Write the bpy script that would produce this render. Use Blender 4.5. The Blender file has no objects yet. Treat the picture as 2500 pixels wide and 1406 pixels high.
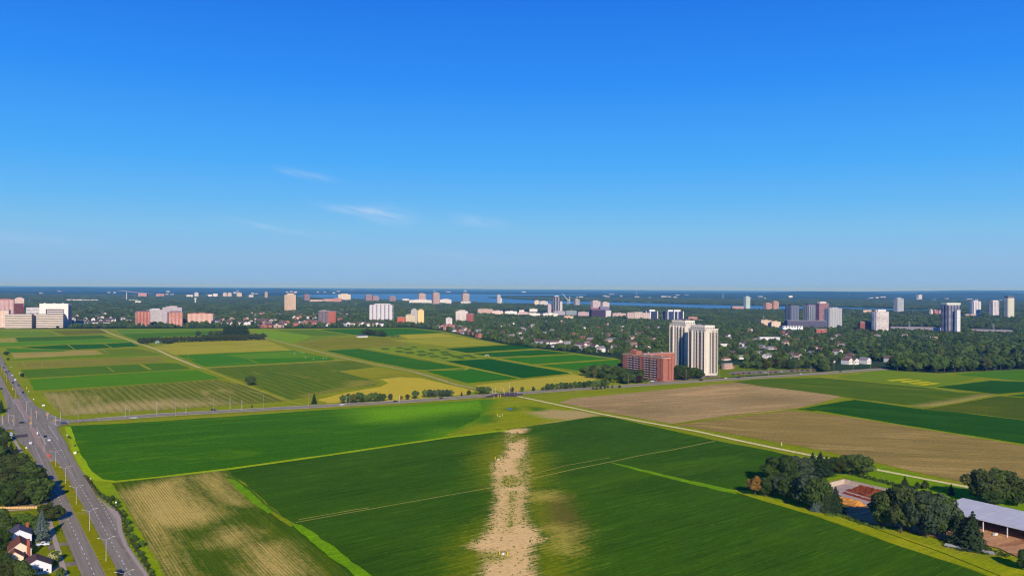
import bpy, bmesh, math, random
import numpy as np
from mathutils import Vector, Matrix, noise as mnoise
# ------------------------------------------------------------------ camera, sky, sun, exposure
F, H0, CH, ROLL = 2100.0, 702.0, 115.0, 0.0064
S = bpy.context.scene
col = S.collection
cam_d = bpy.data.cameras.new("camera"); cam = bpy.data.objects.new("camera", cam_d); col.objects.link(cam)
cam_d.sensor_width = 36; cam_d.lens = 36*F/2500; cam_d.clip_start = 1; cam_d.clip_end = 250000
CM = Matrix.Rotation(math.radians(90)-(703-H0)/F, 4, 'X') @ Matrix.Rotation(ROLL, 4, 'Z')
CM.translation = (0, 0, CH)
cam.matrix_world = CM
S.camera = cam
CR = CM.to_3x3()
SUN_EL = math.radians(25.5)
sh = Vector((-0.15, 1.0, 0)).normalized()            # where shadows fall
sun_dir = Vector((sh.x*math.cos(SUN_EL), sh.y*math.cos(SUN_EL), -math.sin(SUN_EL)))
sd = bpy.data.lights.new("sun", 'SUN'); sd.energy = 5.0; sd.angle = math.radians(0.5); sd.color = (1.0, 0.89, 0.72)
so = bpy.data.objects.new("sun", sd); col.objects.link(so)
so.rotation_euler = sun_dir.to_track_quat('-Z', 'Y').to_euler()
so.location = (0, -200, 400)
W = bpy.data.worlds.new("World"); S.world = W; W.use_nodes = True
def lin(c):
    c = c/255.0
    return c/12.92 if c <= 0.04045 else ((c+0.055)/1.055)**2.4
def L3(c, k=1.0):
    k = k if isinstance(k, tuple) else (k, k, k)
    return (min(lin(c[0])*k[0], 1), min(lin(c[1])*k[1], 1), min(lin(c[2])*k[2], 1), 1)
def nn(nt, t, **kw):
    n = nt.nodes.new(t)
    for k, v in kw.items():
        if k == 'loc': continue
        setattr(n, k, v)
    return n
def lk(nt, a, b): nt.links.new(a, b)
def mathn(nt, op, a, b=None, clamp=False):
    n = nn(nt, 'ShaderNodeMath', operation=op); n.use_clamp = clamp
    for i, v in enumerate((a, b)):
        if v is None: continue
        if isinstance(v, (int, float)): n.inputs[i].default_value = v
        else: lk(nt, v, n.inputs[i])
    return n.outputs[0]
def mixc(nt, f, a, b, mode='MIX'):
    n = nn(nt, 'ShaderNodeMix', data_type='RGBA', blend_type=mode)
    for s, v in ((n.inputs[0], f), (n.inputs[6], a), (n.inputs[7], b)):
        if isinstance(v, (int, float, tuple)): s.default_value = v
        else: lk(nt, v, s)
    return n.outputs[2]
def maprange(nt, v, a, b, c=0.0, d=1.0, smooth=False):
    n = nn(nt, 'ShaderNodeMapRange'); n.interpolation_type = 'SMOOTHSTEP' if smooth else 'LINEAR'
    lk(nt, v, n.inputs[0])
    for i, x in enumerate((a, b, c, d)): n.inputs[1+i].default_value = x
    return n.outputs[0]
def ramp(nt, v, stops, interp='LINEAR'):
    r = nn(nt, 'ShaderNodeValToRGB'); r.color_ramp.interpolation = interp
    while len(r.color_ramp.elements) < len(stops): r.color_ramp.elements.new(0.5)
    for e, (p, c) in zip(r.color_ramp.elements, stops): e.position = p; e.color = c
    lk(nt, v, r.inputs[0]); return r.outputs[0]
nt = W.node_tree; nt.nodes.clear()
sky = nn(nt, 'ShaderNodeTexSky', sky_type='NISHITA'); sky.sun_disc = False
sky.sun_elevation = SUN_EL; sky.sun_rotation = math.pi-0.15
sky.altitude = 100; sky.air_density = 1.0; sky.dust_density = 0.3; sky.ozone_density = 2.5
tc = nn(nt, 'ShaderNodeTexCoord'); sep = nn(nt, 'ShaderNodeSeparateXYZ'); lk(nt, tc.outputs['Generated'], sep.inputs[0])
el = sep.outputs[2]
SK = 1.0
# clear evening-blue air: the deep band overhead, paler towards the ground
grad = ramp(nt, maprange(nt, el, 0.0, 1.0), [
    (0.0, L3((136, 177, 224))), (0.03, L3((140, 184, 226))), (0.065, L3((124, 188, 233))), (0.096, L3((100, 180, 241))), (0.142, L3((71, 167, 246))),
    (0.232, L3((42, 139, 242))), (0.317, L3((31, 118, 230))), (0.6, L3((16, 70, 168))), (1.0, L3((9, 44, 118)))])
# faint cirrus wisps, each a soft streak at its own azimuth and elevation
az = mathn(nt, 'ARCTAN2', sep.outputs[0], sep.outputs[1])
nz = nn(nt, 'ShaderNodeTexNoise'); nz.inputs['Scale'].default_value = 1.0; nz.inputs['Detail'].default_value = 6
cmb = nn(nt, 'ShaderNodeCombineXYZ'); lk(nt, mathn(nt, 'MULTIPLY', az, 26), cmb.inputs[0])
lk(nt, mathn(nt, 'ADD', mathn(nt, 'MULTIPLY', el, 170), mathn(nt, 'MULTIPLY', az, 40)), cmb.inputs[1]); lk(nt, cmb.outputs[0], nz.inputs['Vector'])
tot = None
def skydir(px, py):
    d = CR @ Vector(((px-1250), -(py-703), -F)); d.normalize(); return math.atan2(d.x, d.y), d.z
for (px, py, lx, ly, tilt, st) in [(745, 427, 58, 8, -0.16, .55), (862, 514, 66, 9, -0.14, .75), (945, 525, 62, 20, -0.12, .75), (1170, 542, 62, 12, -0.12, .6),
                                   (655, 555, 95, 7, -0.17, .45), (60, 580, 140, 12, -0.06, .3), (1130, 625, 150, 10, -0.1, .18), (820, 570, 40, 5, -.1, .2)]:
    a0, e0 = skydir(px, py)
    da = mathn(nt, 'SUBTRACT', az, a0); de = mathn(nt, 'SUBTRACT', el, e0)
    de = mathn(nt, 'SUBTRACT', de, mathn(nt, 'MULTIPLY', da, tilt))
    q = mathn(nt, 'ADD', mathn(nt, 'POWER', mathn(nt, 'DIVIDE', da, lx/F), 2), mathn(nt, 'POWER', mathn(nt, 'DIVIDE', de, ly/F), 2))
    m = mathn(nt, 'MULTIPLY', mathn(nt, 'POWER', 2.718, mathn(nt, 'MULTIPLY', q, -1)), st)
    tot = m if tot is None else mathn(nt, 'ADD', tot, m)
cl = mathn(nt, 'MULTIPLY', tot, maprange(nt, nz.outputs[0], 0.25, 0.7), clamp=True)
skc = mixc(nt, mathn(nt, 'MULTIPLY', cl, 0.9), grad, L3((176, 206, 240)))
nish = nn(nt, 'ShaderNodeBackground'); lk(nt, sky.outputs[0], nish.inputs[0]); nish.inputs[1].default_value = 0.003
own = nn(nt, 'ShaderNodeBackground'); lk(nt, skc, own.inputs[0]); own.inputs[1].default_value = 1.0
add = nn(nt, 'ShaderNodeAddShader'); lk(nt, nish.outputs[0], add.inputs[0]); lk(nt, own.outputs[0], add.inputs[1])
wo = nn(nt, 'ShaderNodeOutputWorld'); lk(nt, add.outputs[0], wo.inputs[0])
S.view_settings.view_transform = 'Standard'; S.view_settings.look = 'None'; S.view_settings.exposure = 0.0; S.view_settings.gamma = 1
S.render.engine = 'CYCLES'; c_ = S.cycles
c_.max_bounces = 4; c_.diffuse_bounces = 2; c_.glossy_bounces = 2; c_.transmission_bounces = 2; c_.volume_bounces = 0; c_.transparent_max_bounces = 6
c_.use_denoising = True; c_.pixel_filter_type = 'BLACKMAN_HARRIS'; c_.filter_width = 1.15; c_.use_adaptive_sampling = True; c_.adaptive_threshold = 0.01

# ------------------------------------------------------------------ helpers
def P(px, py, h=0.0):
    """a picture position of the survey photo -> the place on the plane at height h"""
    d = CR @ Vector((px-1250, -(py-703), -F))
    t = (h-CH)/d.z
    return Vector((d.x*t, d.y*t, h))
def PX(p):
    q = CR.transposed() @ (Vector(p)-Vector((0, 0, CH)))
    return (1250+F*q.x/-q.z, 703-F*q.y/-q.z)
U = math.radians(31.0)
Ud = Vector((math.cos(U), math.sin(U), 0)); Vd = Vector((-math.sin(U), math.cos(U), 0))
def tag(o, label=None, cat=None, group=None, kind=None):
    if label: o['label'] = label
    if cat: o['category'] = cat
    if group: o['group'] = group
    if kind: o['kind'] = kind
    return o
def empty(name, loc, rz=0.0, label=None, cat=None, group=None):
    o = bpy.data.objects.new(name, None); col.objects.link(o); o.location = loc; o.rotation_euler = (0, 0, rz)
    o.empty_display_size = 0.5
    return tag(o, label, cat, group)
class MB:
    def __init__(s): s.v = []; s.f = []; s.m = []; s.slot = 0
    def quad(s, *pts):
        n = len(s.v); s.v += [tuple(p) for p in pts]; s.f.append(tuple(range(n, n+len(pts)))); s.m.append(s.slot); return s
    def box(s, c, d, rz=0.0):
        cx, cy, cz = c; hx, hy, hz = d[0]/2, d[1]/2, d[2]/2
        n = len(s.v); ca, sa = math.cos(rz), math.sin(rz)
        for z in (-hz, hz):
            for x, y in ((-hx, -hy), (hx, -hy), (hx, hy), (-hx, hy)):
                s.v.append((cx+x*ca-y*sa, cy+x*sa+y*ca, cz+z))
        for f in ((0, 3, 2, 1), (4, 5, 6, 7), (0, 1, 5, 4), (1, 2, 6, 5), (2, 3, 7, 6), (3, 0, 4, 7)):
            s.f.append(tuple(n+i for i in f)); s.m.append(s.slot)
        return s
    def tube(s, a, b, r0, r1=None, k=6):
        r1 = r0 if r1 is None else r1; a = Vector(a); b = Vector(b); ax = (b-a).normalized()
        t = ax.cross(Vector((0, 0, 1))); t = Vector((1, 0, 0)) if t.length < 1e-3 else t.normalized(); w = ax.cross(t)
        n = len(s.v)
        for p, r in ((a, r0), (b, r1)):
            for i in range(k):
                g = 2*math.pi*i/k; s.v.append(tuple(p+(t*math.cos(g)+w*math.sin(g))*r))
        for i in range(k):
            j = (i+1) % k; s.f.append((n+i, n+j, n+k+j, n+k+i)); s.m.append(s.slot)
        s.f.append(tuple(n+k-1-i for i in range(k))); s.m.append(s.slot); s.f.append(tuple(n+k+i for i in range(k))); s.m.append(s.slot); return s
    def prism(s, poly, z0, z1):
        n = len(s.v); k = len(poly)
        for z in (z0, z1):
            for p in poly: s.v.append((p[0], p[1], z))
        for i in range(k):
            j = (i+1) % k; s.f.append((n+i, n+j, n+k+j, n+k+i)); s.m.append(s.slot)
        s.f.append(tuple(n+k-1-i for i in range(k))); s.m.append(s.slot); s.f.append(tuple(n+k+i for i in range(k))); s.m.append(s.slot); return s
    def mesh(s, name, mats):
        me = bpy.data.meshes.new(name); me.from_pydata(s.v, [], s.f)
        for m in (mats if isinstance(mats, (list, tuple)) else [mats]): me.materials.append(m)
        if s.slot: me.polygons.foreach_set('material_index', s.m)
        me.update(); return me
    def build(s, name, mats, parent=None):
        return link(name, s.mesh(name, mats), parent)
def link(name, me, parent=None, loc=None, rz=None):
    o = bpy.data.objects.new(name, me); col.objects.link(o)
    if parent: o.parent = parent
    if loc is not None: o.location = loc
    if rz is not None: o.rotation_euler = (0, 0, rz)
    return o
def copy_tree(o, parent=None, loc=None, rz=None):
    c = o.copy(); col.objects.link(c)
    if parent: c.parent = parent
    if loc is not None: c.location = loc
    if rz is not None: c.rotation_euler = (0, 0, rz)
    for ch in list(o.children): copy_tree(ch, c)
    return c
_mats = {}
def pmat(name, rgb, rough=0.8, var=0.12, scale=0.6, metal=0.0, k=1.0, spec=0.3):
    """painted, stone or metal surface with slight weathering"""
    key = (name, rgb, rough, var, scale, metal, k)
    if key in _mats: return _mats[key]
    m = bpy.data.materials.new(name); m.use_nodes = True; n = m.node_tree; b = n.nodes['Principled BSDF']
    t = nn(n, 'ShaderNodeTexCoord'); z = nn(n, 'ShaderNodeTexNoise'); z.inputs['Scale'].default_value = scale; z.inputs['Detail'].default_value = 5
    lk(n, t.outputs['Object'], z.inputs['Vector'])
    c = L3(rgb, (k*.87, k*.88, k*.92)); d = tuple(x*(1-var*1.6) for x in c[:3])+(1,)
    lk(n, mixc(n, maprange(n, z.outputs[0], 0.3, 0.7), d, c), b.inputs['Base Color'])
    b.inputs['Roughness'].default_value = rough; b.inputs['Metallic'].default_value = metal; b.inputs['Specular IOR Level'].default_value = spec
    _mats[key] = m; return m
def G3(c, m=1.0):
    """cover colour: how it looks in the sun -> albedo under this warm sun and blue sky"""
    t = max(0.0, min(1.0, (c[0]-c[1]+6)/22.0)); c = (c[0]+max(0, c[1]-c[0])*0.12, c[1], c[2])
    return L3(c, (1.50*m, (1.38+.16*t)*m, (.28+.86*t)*m))
def rotmap(n, src, ang, sx, sy):
    mp = nn(n, 'ShaderNodeMapping'); mp.vector_type = 'TEXTURE'
    mp.inputs['Rotation'].default_value = (0, 0, ang); mp.inputs['Scale'].default_value = (sx, sy, 1)
    lk(n, src, mp.inputs['Vector']); return mp.outputs[0]
def noise_(n, vec, scale=1.0, detail=4, rough=0.55, dist=0.0):
    z = nn(n, 'ShaderNodeTexNoise'); z.inputs['Scale'].default_value = scale; z.inputs['Detail'].default_value = detail
    z.inputs['Roughness'].default_value = rough; z.inputs['Distortion'].default_value = dist; lk(n, vec, z.inputs['Vector']); return z.outputs[0]
V_ANG = U+math.pi/2
def field_mat(name, a, b, c=None, ang=U, streak=(140, 4.0), contrast=1.0, blotch=55, fine=0.7, rows=0.0, rowp=4.0, layers=(), finek=0.35, thin=0.5):
    """crop cover: large blotches, streaks along the drilling direction, optional visible rows, then bare or weedy layers"""
    m = bpy.data.materials.new(name); m.use_nodes = True; n = m.node_tree; B = n.nodes['Principled BSDF']
    t = nn(n, 'ShaderNodeTexCoord').outputs['Object']
    A, Bc = G3(a), G3(b)
    st = noise_(n, rotmap(n, t, ang, streak[0], streak[1]), 1, 5, 0.6)
    bl = noise_(n, rotmap(n, t, ang, blotch*2.6, blotch), 1, 4, 0.55, 0.6)
    f = mathn(n, 'ADD', mathn(n, 'MULTIPLY', maprange(n, st, 0.5-0.2/contrast, 0.5+0.2/contrast), 0.5), mathn(n, 'MULTIPLY', maprange(n, bl, 0.3, 0.7), 0.5))
    fc = mixc(n, f, A, Bc)
    if c:
        pb = noise_(n, rotmap(n, t, ang, blotch*3.2, blotch*0.7), 1.0, 5, 0.62, 0.8)
        fc = mixc(n, maprange(n, pb, 0.53, 0.72), fc, G3(c))
    if rows:
        ln = rotmap(n, t, ang, 1, 1); sp = nn(n, 'ShaderNodeSeparateXYZ'); lk(n, ln, sp.inputs[0])
        jit = noise_(n, rotmap(n, t, ang, 60, 9), 1, 2)
        w = mathn(n, 'SINE', mathn(n, 'ADD', mathn(n, 'MULTIPLY', sp.outputs[1], 2*math.pi/rowp), mathn(n, 'MULTIPLY', jit, 5)))
        w = mathn(n, 'MULTIPLY', maprange(n, w, -1, 1), rows)
        rn = noise_(n, rotmap(n, t, ang, 90, 1.6), 1, 3, 0.6)
        w = mathn(n, 'MULTIPLY', w, maprange(n, rn, 0.35, 0.6))
        fc = mixc(n, w, fc, G3(c or b, 1.1))
    ts = noise_(n, rotmap(n, t, ang, streak[0]*.35, max(.8, streak[1]*.4)), 1, 4, 0.65)
    fc = mixc(n, mathn(n, 'MULTIPLY', maprange(n, ts, 0.56, 0.76), thin), fc, G3(tuple(min(255, v*1.35+14) for v in b[:2])+(b[2]*1.3+12,)))
    for i, (lc, amp, lrow, soft) in enumerate(layers):
        at = nn(n, 'ShaderNodeAttribute', attribute_name='m%d' % i).outputs['Fac']
        n1 = noise_(n, rotmap(n, t, ang, 26, 1.7), 1, 6, 0.7); n2 = noise_(n, t, 0.30, 7, 0.75)
        nz2 = mathn(n, 'ADD', mathn(n, 'MULTIPLY', mathn(n, 'SUBTRACT', n1, 0.5), amp), mathn(n, 'MULTIPLY', mathn(n, 'SUBTRACT', n2, 0.5), amp*0.8))
        fac = maprange(n, mathn(n, 'ADD', at, nz2), 0.5-soft, 0.5+soft, smooth=True)
        l1 = G3(lc); l0 = tuple(x*0.88 for x in l1[:3])+(1,)
        lcol = mixc(n, noise_(n, t, 0.16, 6, 0.7), l0, tuple(min(1, x*1.12) for x in l1[:3])+(1,))
        if lrow:
            ln = rotmap(n, t, ang, 1, 1); sp = nn(n, 'ShaderNodeSeparateXYZ'); lk(n, ln, sp.inputs[0])
            w = maprange(n, mathn(n, 'SINE', mathn(n, 'MULTIPLY', sp.outputs[1], 2*math.pi/rowp)), -0.2, 1)
            w = mathn(n, 'MULTIPLY', w, maprange(n, noise_(n, rotmap(n, t, ang, 40, 5), 1, 3, 0.6), 0.3, 0.6))
            lcol = mixc(n, mathn(n, 'MULTIPLY', w, lrow), lcol, fc)
        fc = mixc(n, fac, fc, lcol)
    fn = noise_(n, t, fine, 6, 0.75)
    fc = mixc(n, 1.0, fc, mixc(n, maprange(n, fn, 0.3, 0.7), (1-finek,)*3+(1,), (1+finek*0.7,)*3+(1,)), 'MULTIPLY')
    lk(n, fc, B.inputs['Base Color']); B.inputs['Roughness'].default_value = 0.95; B.inputs['Specular IOR Level'].default_value = 0.0
    return m
def densify(pts, step=12, jit=0.35, rnd=None):
    rnd = rnd or random.Random(5); out = []
    for i in range(len(pts)):
        a, b = Vector(pts[i]), Vector(pts[(i+1) % len(pts)]); k = max(1, min(60, int((b-a).length/step)))
        for j in range(k):
            p = a.lerp(b, j/k)
            if j: p = p+Vector((rnd.uniform(-jit, jit), rnd.uniform(-jit, jit), 0))
            out.append(p)
    return out
def sdist(pts, poly):
    """signed distance, positive inside"""
    x, y = pts[:, 0], pts[:, 1]; best = np.full(len(pts), 1e18); inside = np.zeros(len(pts), bool)
    for i in range(len(poly)):
        ax, ay = poly[i][0], poly[i][1]; bx, by = poly[(i+1) % len(poly)][0], poly[(i+1) % len(poly)][1]
        dx, dy = bx-ax, by-ay; t = np.clip(((x-ax)*dx+(y-ay)*dy)/(dx*dx+dy*dy+1e-9), 0, 1)
        best = np.minimum(best, (x-ax-t*dx)**2+(y-ay-t*dy)**2)
        c = ((ay > y) != (by > y)); xx = (bx-ax)*(y-ay)/(by-ay+1e-12)+ax; inside ^= c & (x < xx)
    d = np.sqrt(best); return np.where(inside, d, -d)
ZN = [0]
def zz(z):
    ZN[0] += 1; return z+0.002*ZN[0]      # no two sheets share a plane
def sheet(name, px, mat, z, layers=(), cell=5.0, world=False, step=9, jit=0.7):
    z = zz(z)
    pts = [Vector(p) if world else P(*p) for p in px]
    pts = densify(pts, step, jit)
    bm = bmesh.new(); vs = [bm.verts.new((p.x, p.y, z)) for p in pts]; f = bm.faces.new(vs)
    bm.normal_update()
    if f.normal.z < 0: f.normal_flip()
    bmesh.ops.triangulate(bm, faces=bm.faces[:])
    if layers:
        xs = [p.x for p in pts]; ys = [p.y for p in pts]
        for ax, lo, hi in (((1, 0, 0), min(xs), max(xs)), ((0, 1, 0), min(ys), max(ys))):
            g = lo+cell
            while g < hi:
                co = (g, 0, 0) if ax[0] else (0, g, 0)
                bmesh.ops.bisect_plane(bm, geom=bm.verts[:]+bm.edges[:]+bm.faces[:], plane_co=co, plane_no=ax); g += cell
    me = bpy.data.meshes.new(name); bm.to_mesh(me); bm.free(); me.materials.append(mat)
    if layers:
        co = np.zeros(len(me.vertices)*3); me.vertices.foreach_get('co', co); co = co.reshape(-1, 3)
        for i, (polys, feather) in enumerate(layers):
            v = np.zeros(len(co))
            for pl in polys:
                wp = [P(*p) for p in pl]; v = np.maximum(v, np.clip(0.5+sdist(co, wp)/(2*feather), 0, 1))
            at = me.attributes.new('m%d' % i, 'FLOAT', 'POINT'); at.data.foreach_set('value', v.astype(np.float32))
    o = link(name, me); o['kind'] = 'structure'; return o
def strip(name, px, width, mat, z, world=False, wj=0.0):
    """a band of constant width along a centre line"""
    z = zz(z)
    pts = [Vector(p) if world else P(*p) for p in px]; q = []
    for i in range(len(pts)-1):
        k = max(1, min(40, int((pts[i+1]-pts[i]).length/15)))
        q += [pts[i].lerp(pts[i+1], j/k) for j in range(k)]
    q.append(pts[-1]); rnd = random.Random(3); mb = MB(); L = []; R = []
    for i, p in enumerate(q):
        d = (q[min(i+1, len(q)-1)]-q[max(i-1, 0)]); d.z = 0; d.normalize(); nrm = Vector((-d.y, d.x, 0))
        w = width/2+rnd.uniform(-wj, wj); L.append(p+nrm*w); R.append(p-nrm*w)
    for i in range(len(q)-1):
        mb.quad(*[(v.x, v.y, z) for v in (R[i], R[i+1], L[i+1], L[i])])
    o = mb.build(name, mat); o['kind'] = 'structure'; return o
rnd = random.Random(11)

# ------------------------------------------------------------------ the ground
def ground_mat():
    m = bpy.data.materials.new("wooded_ground"); m.use_nodes = True; n = m.node_tree; B = n.nodes['Principled BSDF']
    t = nn(n, 'ShaderNodeTexCoord').outputs['Object']
    a = noise_(n, rotmap(n, t, 0, 900, 300), 1, 6, 0.6); b = noise_(n, rotmap(n, t, 0, 2600, 1300), 1, 4, 0.6); c = noise_(n, t, 0.02, 6, 0.7)
    col1 = mixc(n, maprange(n, a, 0.35, 0.65), (0.022, 0.050, 0.020, 1), (0.055, 0.098, 0.034, 1))
    col1 = mixc(n, maprange(n, b, 0.60, 0.68), col1, (0.10, 0.13, 0.06, 1))
    col1 = mixc(n, maprange(n, c, 0.35, 0.7), col1, (0.045, 0.08, 0.03, 1))
    lk(n, col1, B.inputs['Base Color']); B.inputs['Roughness'].default_value = 1; B.inputs['Specular IOR Level'].default_value = 0.0
    return m
mb = MB(); R_ = 62000
ring = [(-70000, -3000), (70000, -3000), (70000, R_), (-70000, R_)]
xs = np.linspace(-70000, 70000, 36); ys = np.concatenate([np.linspace(-3000, 8000, 12), np.linspace(11000, R_, 14)])
for j in range(len(ys)-1):
    for i in range(len(xs)-1):
        mb.quad((xs[i], ys[j], 0), (xs[i+1], ys[j], 0), (xs[i+1], ys[j+1], 0), (xs[i], ys[j+1], 0))
g = mb.build('ground', ground_mat()); g['kind'] = 'structure'
# farm: everything this side of the tree line
TL = [(-60, 803), (130, 803), (500, 801.5), (700, 802), (1000, 800), (1080, 808), (1200, 834), (1260, 845), (1400, 861), (1500, 874), (1520, 880), (1530, 930)]
TR = [(2140, 899), (2165, 903), (2200, 906), (2290, 911), (2400, 906), (2600, 899)]
gm = field_mat('verge_grass', (104, 124, 34), (126, 140, 40), (132, 134, 60), blotch=40, fine=0.5, streak=(90, 3.0))
FARM = [P(*p) for p in TL+[(1650, 931), (2000, 908)]+TR]+[Vector((500, 250, 0)), Vector((60, 250, 0)), Vector((-60, 250, 0)), Vector((-400, 250, 0)), Vector((-900, 900, 0))]
sheet('grassland', FARM, gm, 0.03, world=True, step=40, jit=0.8)
# colour families, as the sunlit cover looks
DK = ((24, 66, 24), (42, 88, 30)); DK2 = ((22, 72, 26), (34, 88, 30)); MG = ((42, 98, 20), (62, 118, 22)); BG = ((66, 128, 8), (88, 146, 12))
fn_ = 0
def fld(px, pair, c=None, z=0.07, name='crop_field', **kw):
    lay = kw.pop('lay', ()); cell = kw.pop('cell', 6.0)
    m = field_mat('crop_cover', pair[0], pair[1], c, layers=[(l[1], l[2], l[3], l[5] if len(l) > 5 else .1) for l in lay], **kw)
    return sheet(name, px, m, z, layers=[(l[0], l[4]) for l in lay], cell=cell)
TAN = (172, 142, 92); OLV = ((98, 108, 44), (116, 120, 52))
# --- west block, left of the gravel track
fld([(103, 958), (330, 941), (534, 927), (620, 946), (707, 979), (560, 990), (430, 998), (260, 1009), (150, 1015), (130, 992)], ((74, 96, 42), (92, 108, 50)), (150, 136, 84), ang=V_ANG, streak=(120, 3.2), rows=0.5, rowp=7.5, contrast=1.3, blotch=40,
    lay=[([[(140, 1000), (250, 985), (420, 975), (560, 985), (430, 997), (260, 1008), (150, 1014)], [(108, 962), (150, 962), (170, 990), (140, 1005)]], (160, 140, 96), 0.9, 0.5, 46, .35)])
fld([(70, 926), (420, 905), (482, 903), (538, 924), (420, 934), (84, 953)], ((62, 118, 6), (72, 128, 10)), streak=(160, 5))
fld([(50, 903), (400, 886), (434, 887), (468, 900), (420, 903), (67, 923)], ((56, 104, 30), (70, 112, 36)), (96, 122, 48), streak=(120, 4), rows=0.3, rowp=9)
fld([(34, 885), (403, 870), (393, 884), (49, 900)], ((112, 114, 56), (128, 124, 66)), (152, 136, 84), streak=(160, 4), contrast=1.4)
fld([(32, 880), (230, 872), (398, 867), (330, 858), (250, 866), (30, 877)], ((76, 120, 20), (90, 130, 26)))
fld([(27, 860), (232, 855), (249, 864), (35, 875)], ((140, 126, 72), (160, 138, 80)), (128, 128, 66), streak=(140, 4), contrast=1.5)
fld([(240, 855), (330, 850), (400, 866), (255, 864)], ((84, 112, 38), (100, 122, 44)), c=(116, 124, 56))
for q in ([(47, 848), (165, 841.5), (181, 853), (107, 852)], [(168, 841.5), (252, 839.5), (272, 849), (183, 853)], [(255, 839), (319, 836), (341, 845), (275, 848.5)]):
    fld(q, ((26, 86, 44), (34, 94, 46)), ang=U, streak=(80, 4))
fld([(15, 850), (107, 853.5), (178, 854.5), (150, 858), (22, 861)], ((52, 116, 40), (64, 122, 44)))
fld([(-30, 838), (134, 831), (275, 827), (329, 834), (160, 840), (-30, 848)], ((66, 124, 16), (84, 134, 24)))
fld([(37, 824), (249, 818.5), (274, 826), (131, 831.5), (45, 834)], ((52, 98, 34), (62, 108, 36)))
fld([(-30, 829), (34, 825), (44, 835), (-30, 838)], ((128, 128, 70), (150, 140, 88)), ang=V_ANG, rows=0.6, rowp=14)
fld([(126, 808), (252, 804.5), (262, 813.5), (160, 818.5)], ((88, 100, 40), (104, 108, 50)), c=(126, 116, 66))
fld([(-30, 808), (121, 809), (143, 818.5), (-30, 824)], ((84, 124, 34), (98, 132, 42)))
# --- middle block
fld([(285, 804), (530, 802.5), (540, 806), (420, 810), (293, 814.5)], ((78, 124, 40), (92, 132, 46)))
fld([(294, 815.5), (420, 811), (540, 807), (550, 818), (400, 822), (338, 832)], ((58, 106, 34), (68, 114, 36)))
fld([(370, 848), (427, 837), (618, 828), (649, 830), (711, 855), (568, 860), (427, 866), (395, 854)], ((142, 140, 54), (158, 150, 62)), c=(112, 124, 48), streak=(190, 5), contrast=1.4)
fld([(432, 867.5), (716, 855.5), (820, 876), (803, 879.5), (501, 895.5)], ((46, 112, 20), (58, 120, 22)), (80, 130, 34), streak=(150, 6),
    lay=[([[(560, 866), (716, 857), (790, 872), (600, 876)]], (84, 132, 34), 0.5, 0.2, 25, .3)])
fld([(508, 899.5), (851, 880.5), (890, 887), (916, 896), (827, 906), (904, 927), (928, 934), (915, 941), (868, 947), (736, 972), (709, 976), (600, 935)], ((64, 98, 36), (80, 108, 42)), (124, 126, 66), ang=V_ANG, streak=(150, 4), rows=0.35, rowp=11, contrast=1.5,
    lay=[([[(850, 930), (905, 928), (928, 934), (868, 947), (740, 971), (730, 966), (840, 945)]], (128, 126, 70), 0.6, 0.4, 20, .3)])
fld([(827, 906), (916, 897), (985, 909), (1120, 941), (1028, 921), (978, 918.5), (925, 924.5), (904, 926)], ((124, 128, 36), (140, 138, 42)), c=(112, 124, 44))
fld([(925, 926), (977, 920), (1028, 923), (1160, 954), (1136, 963), (944, 980), (800, 984), (774, 976), (856, 956), (928, 944), (948, 935), (938, 929)], ((170, 150, 46), (180, 158, 54)), c=(160, 146, 60), streak=(90, 5), z=0.08)
# --- east block, right of the path
fld([(610, 804), (662, 806), (763, 819.5), (719, 836), (697, 836), (650, 826)], ((96, 140, 24), (110, 148, 32)))
fld([(669, 806), (770, 805), (850, 818), (763, 820)], ((72, 114, 42), (86, 120, 46)))
fld([(722, 837), (763, 821), (850, 819), (800, 823)], ((92, 128, 40), (104, 134, 44)), z=0.072)
fld([(780, 804), (998, 801.5), (1090, 812), (975, 816.5), (940, 822), (870, 818), (800, 808)], ((34, 96, 34), (48, 108, 38)))
fld([(722, 838.5), (800, 824), (945, 825), (1002, 843), (905, 850), (800, 852), (770, 850)], ((104, 114, 46), (124, 126, 52)), (144, 134, 68), contrast=1.4)
fld([(795, 856), (876, 851), (918, 858.5), (1128, 897), (1040, 903), (1010, 901), (900, 880)], ((36, 96, 28), (46, 104, 30)), c=(74, 116, 40), streak=(150, 6))
fld([(880, 850), (1008, 844), (1200, 872), (1092, 884), (1000, 866)], ((104, 134, 48), (118, 142, 56)), z=0.07)
dkp = field_mat('plot_cover', (62, 96, 42), (72, 104, 48))
pr = random.Random(4)
for (x, y, w, h) in [(940, 852, 20, 2.4), (975, 849, 16, 2), (995, 852.5, 22, 2.4), (1010, 847.5, 15, 2), (975, 858, 20, 2.4), (1000, 861, 22, 2.6), (1028, 858.5, 20, 2.4), (1060, 854.5, 26, 2.6), (1085, 860, 22, 2.4), (1050, 863, 18, 2.2),
                     (1030, 866.5, 24, 2.8), (1060, 870, 26, 2.4), (1092, 866, 28, 2.6), (1115, 870.5, 26, 2.6), (1140, 868.5, 26, 2.6), (1085, 874.5, 18, 2.2), (1125, 874.5, 18, 2.4), (1155, 872.5, 16, 2)]:
    sheet('research_plot', [(x-w/2-h, y-h*.7), (x+w/2-h*2, y-h), (x+w/2+h*1.5, y+h*.8), (x-w/2+h*2, y+h)], dkp, 0.11, step=6, jit=.8)
fld([(975, 818.5), (1077, 814), (1119, 822), (998, 828)], ((148, 146, 42), (162, 154, 50)))
fld([(958, 831), (1128, 823.5), (1220, 841), (1099, 847)], ((132, 140, 54), (148, 150, 60)), c=(160, 154, 62))
fld([(1076, 852), (1220, 843.5), (1276, 841), (1314, 850), (1200, 857), (1140, 862)], DK2[0:1]+((30, 92, 30),))
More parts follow.
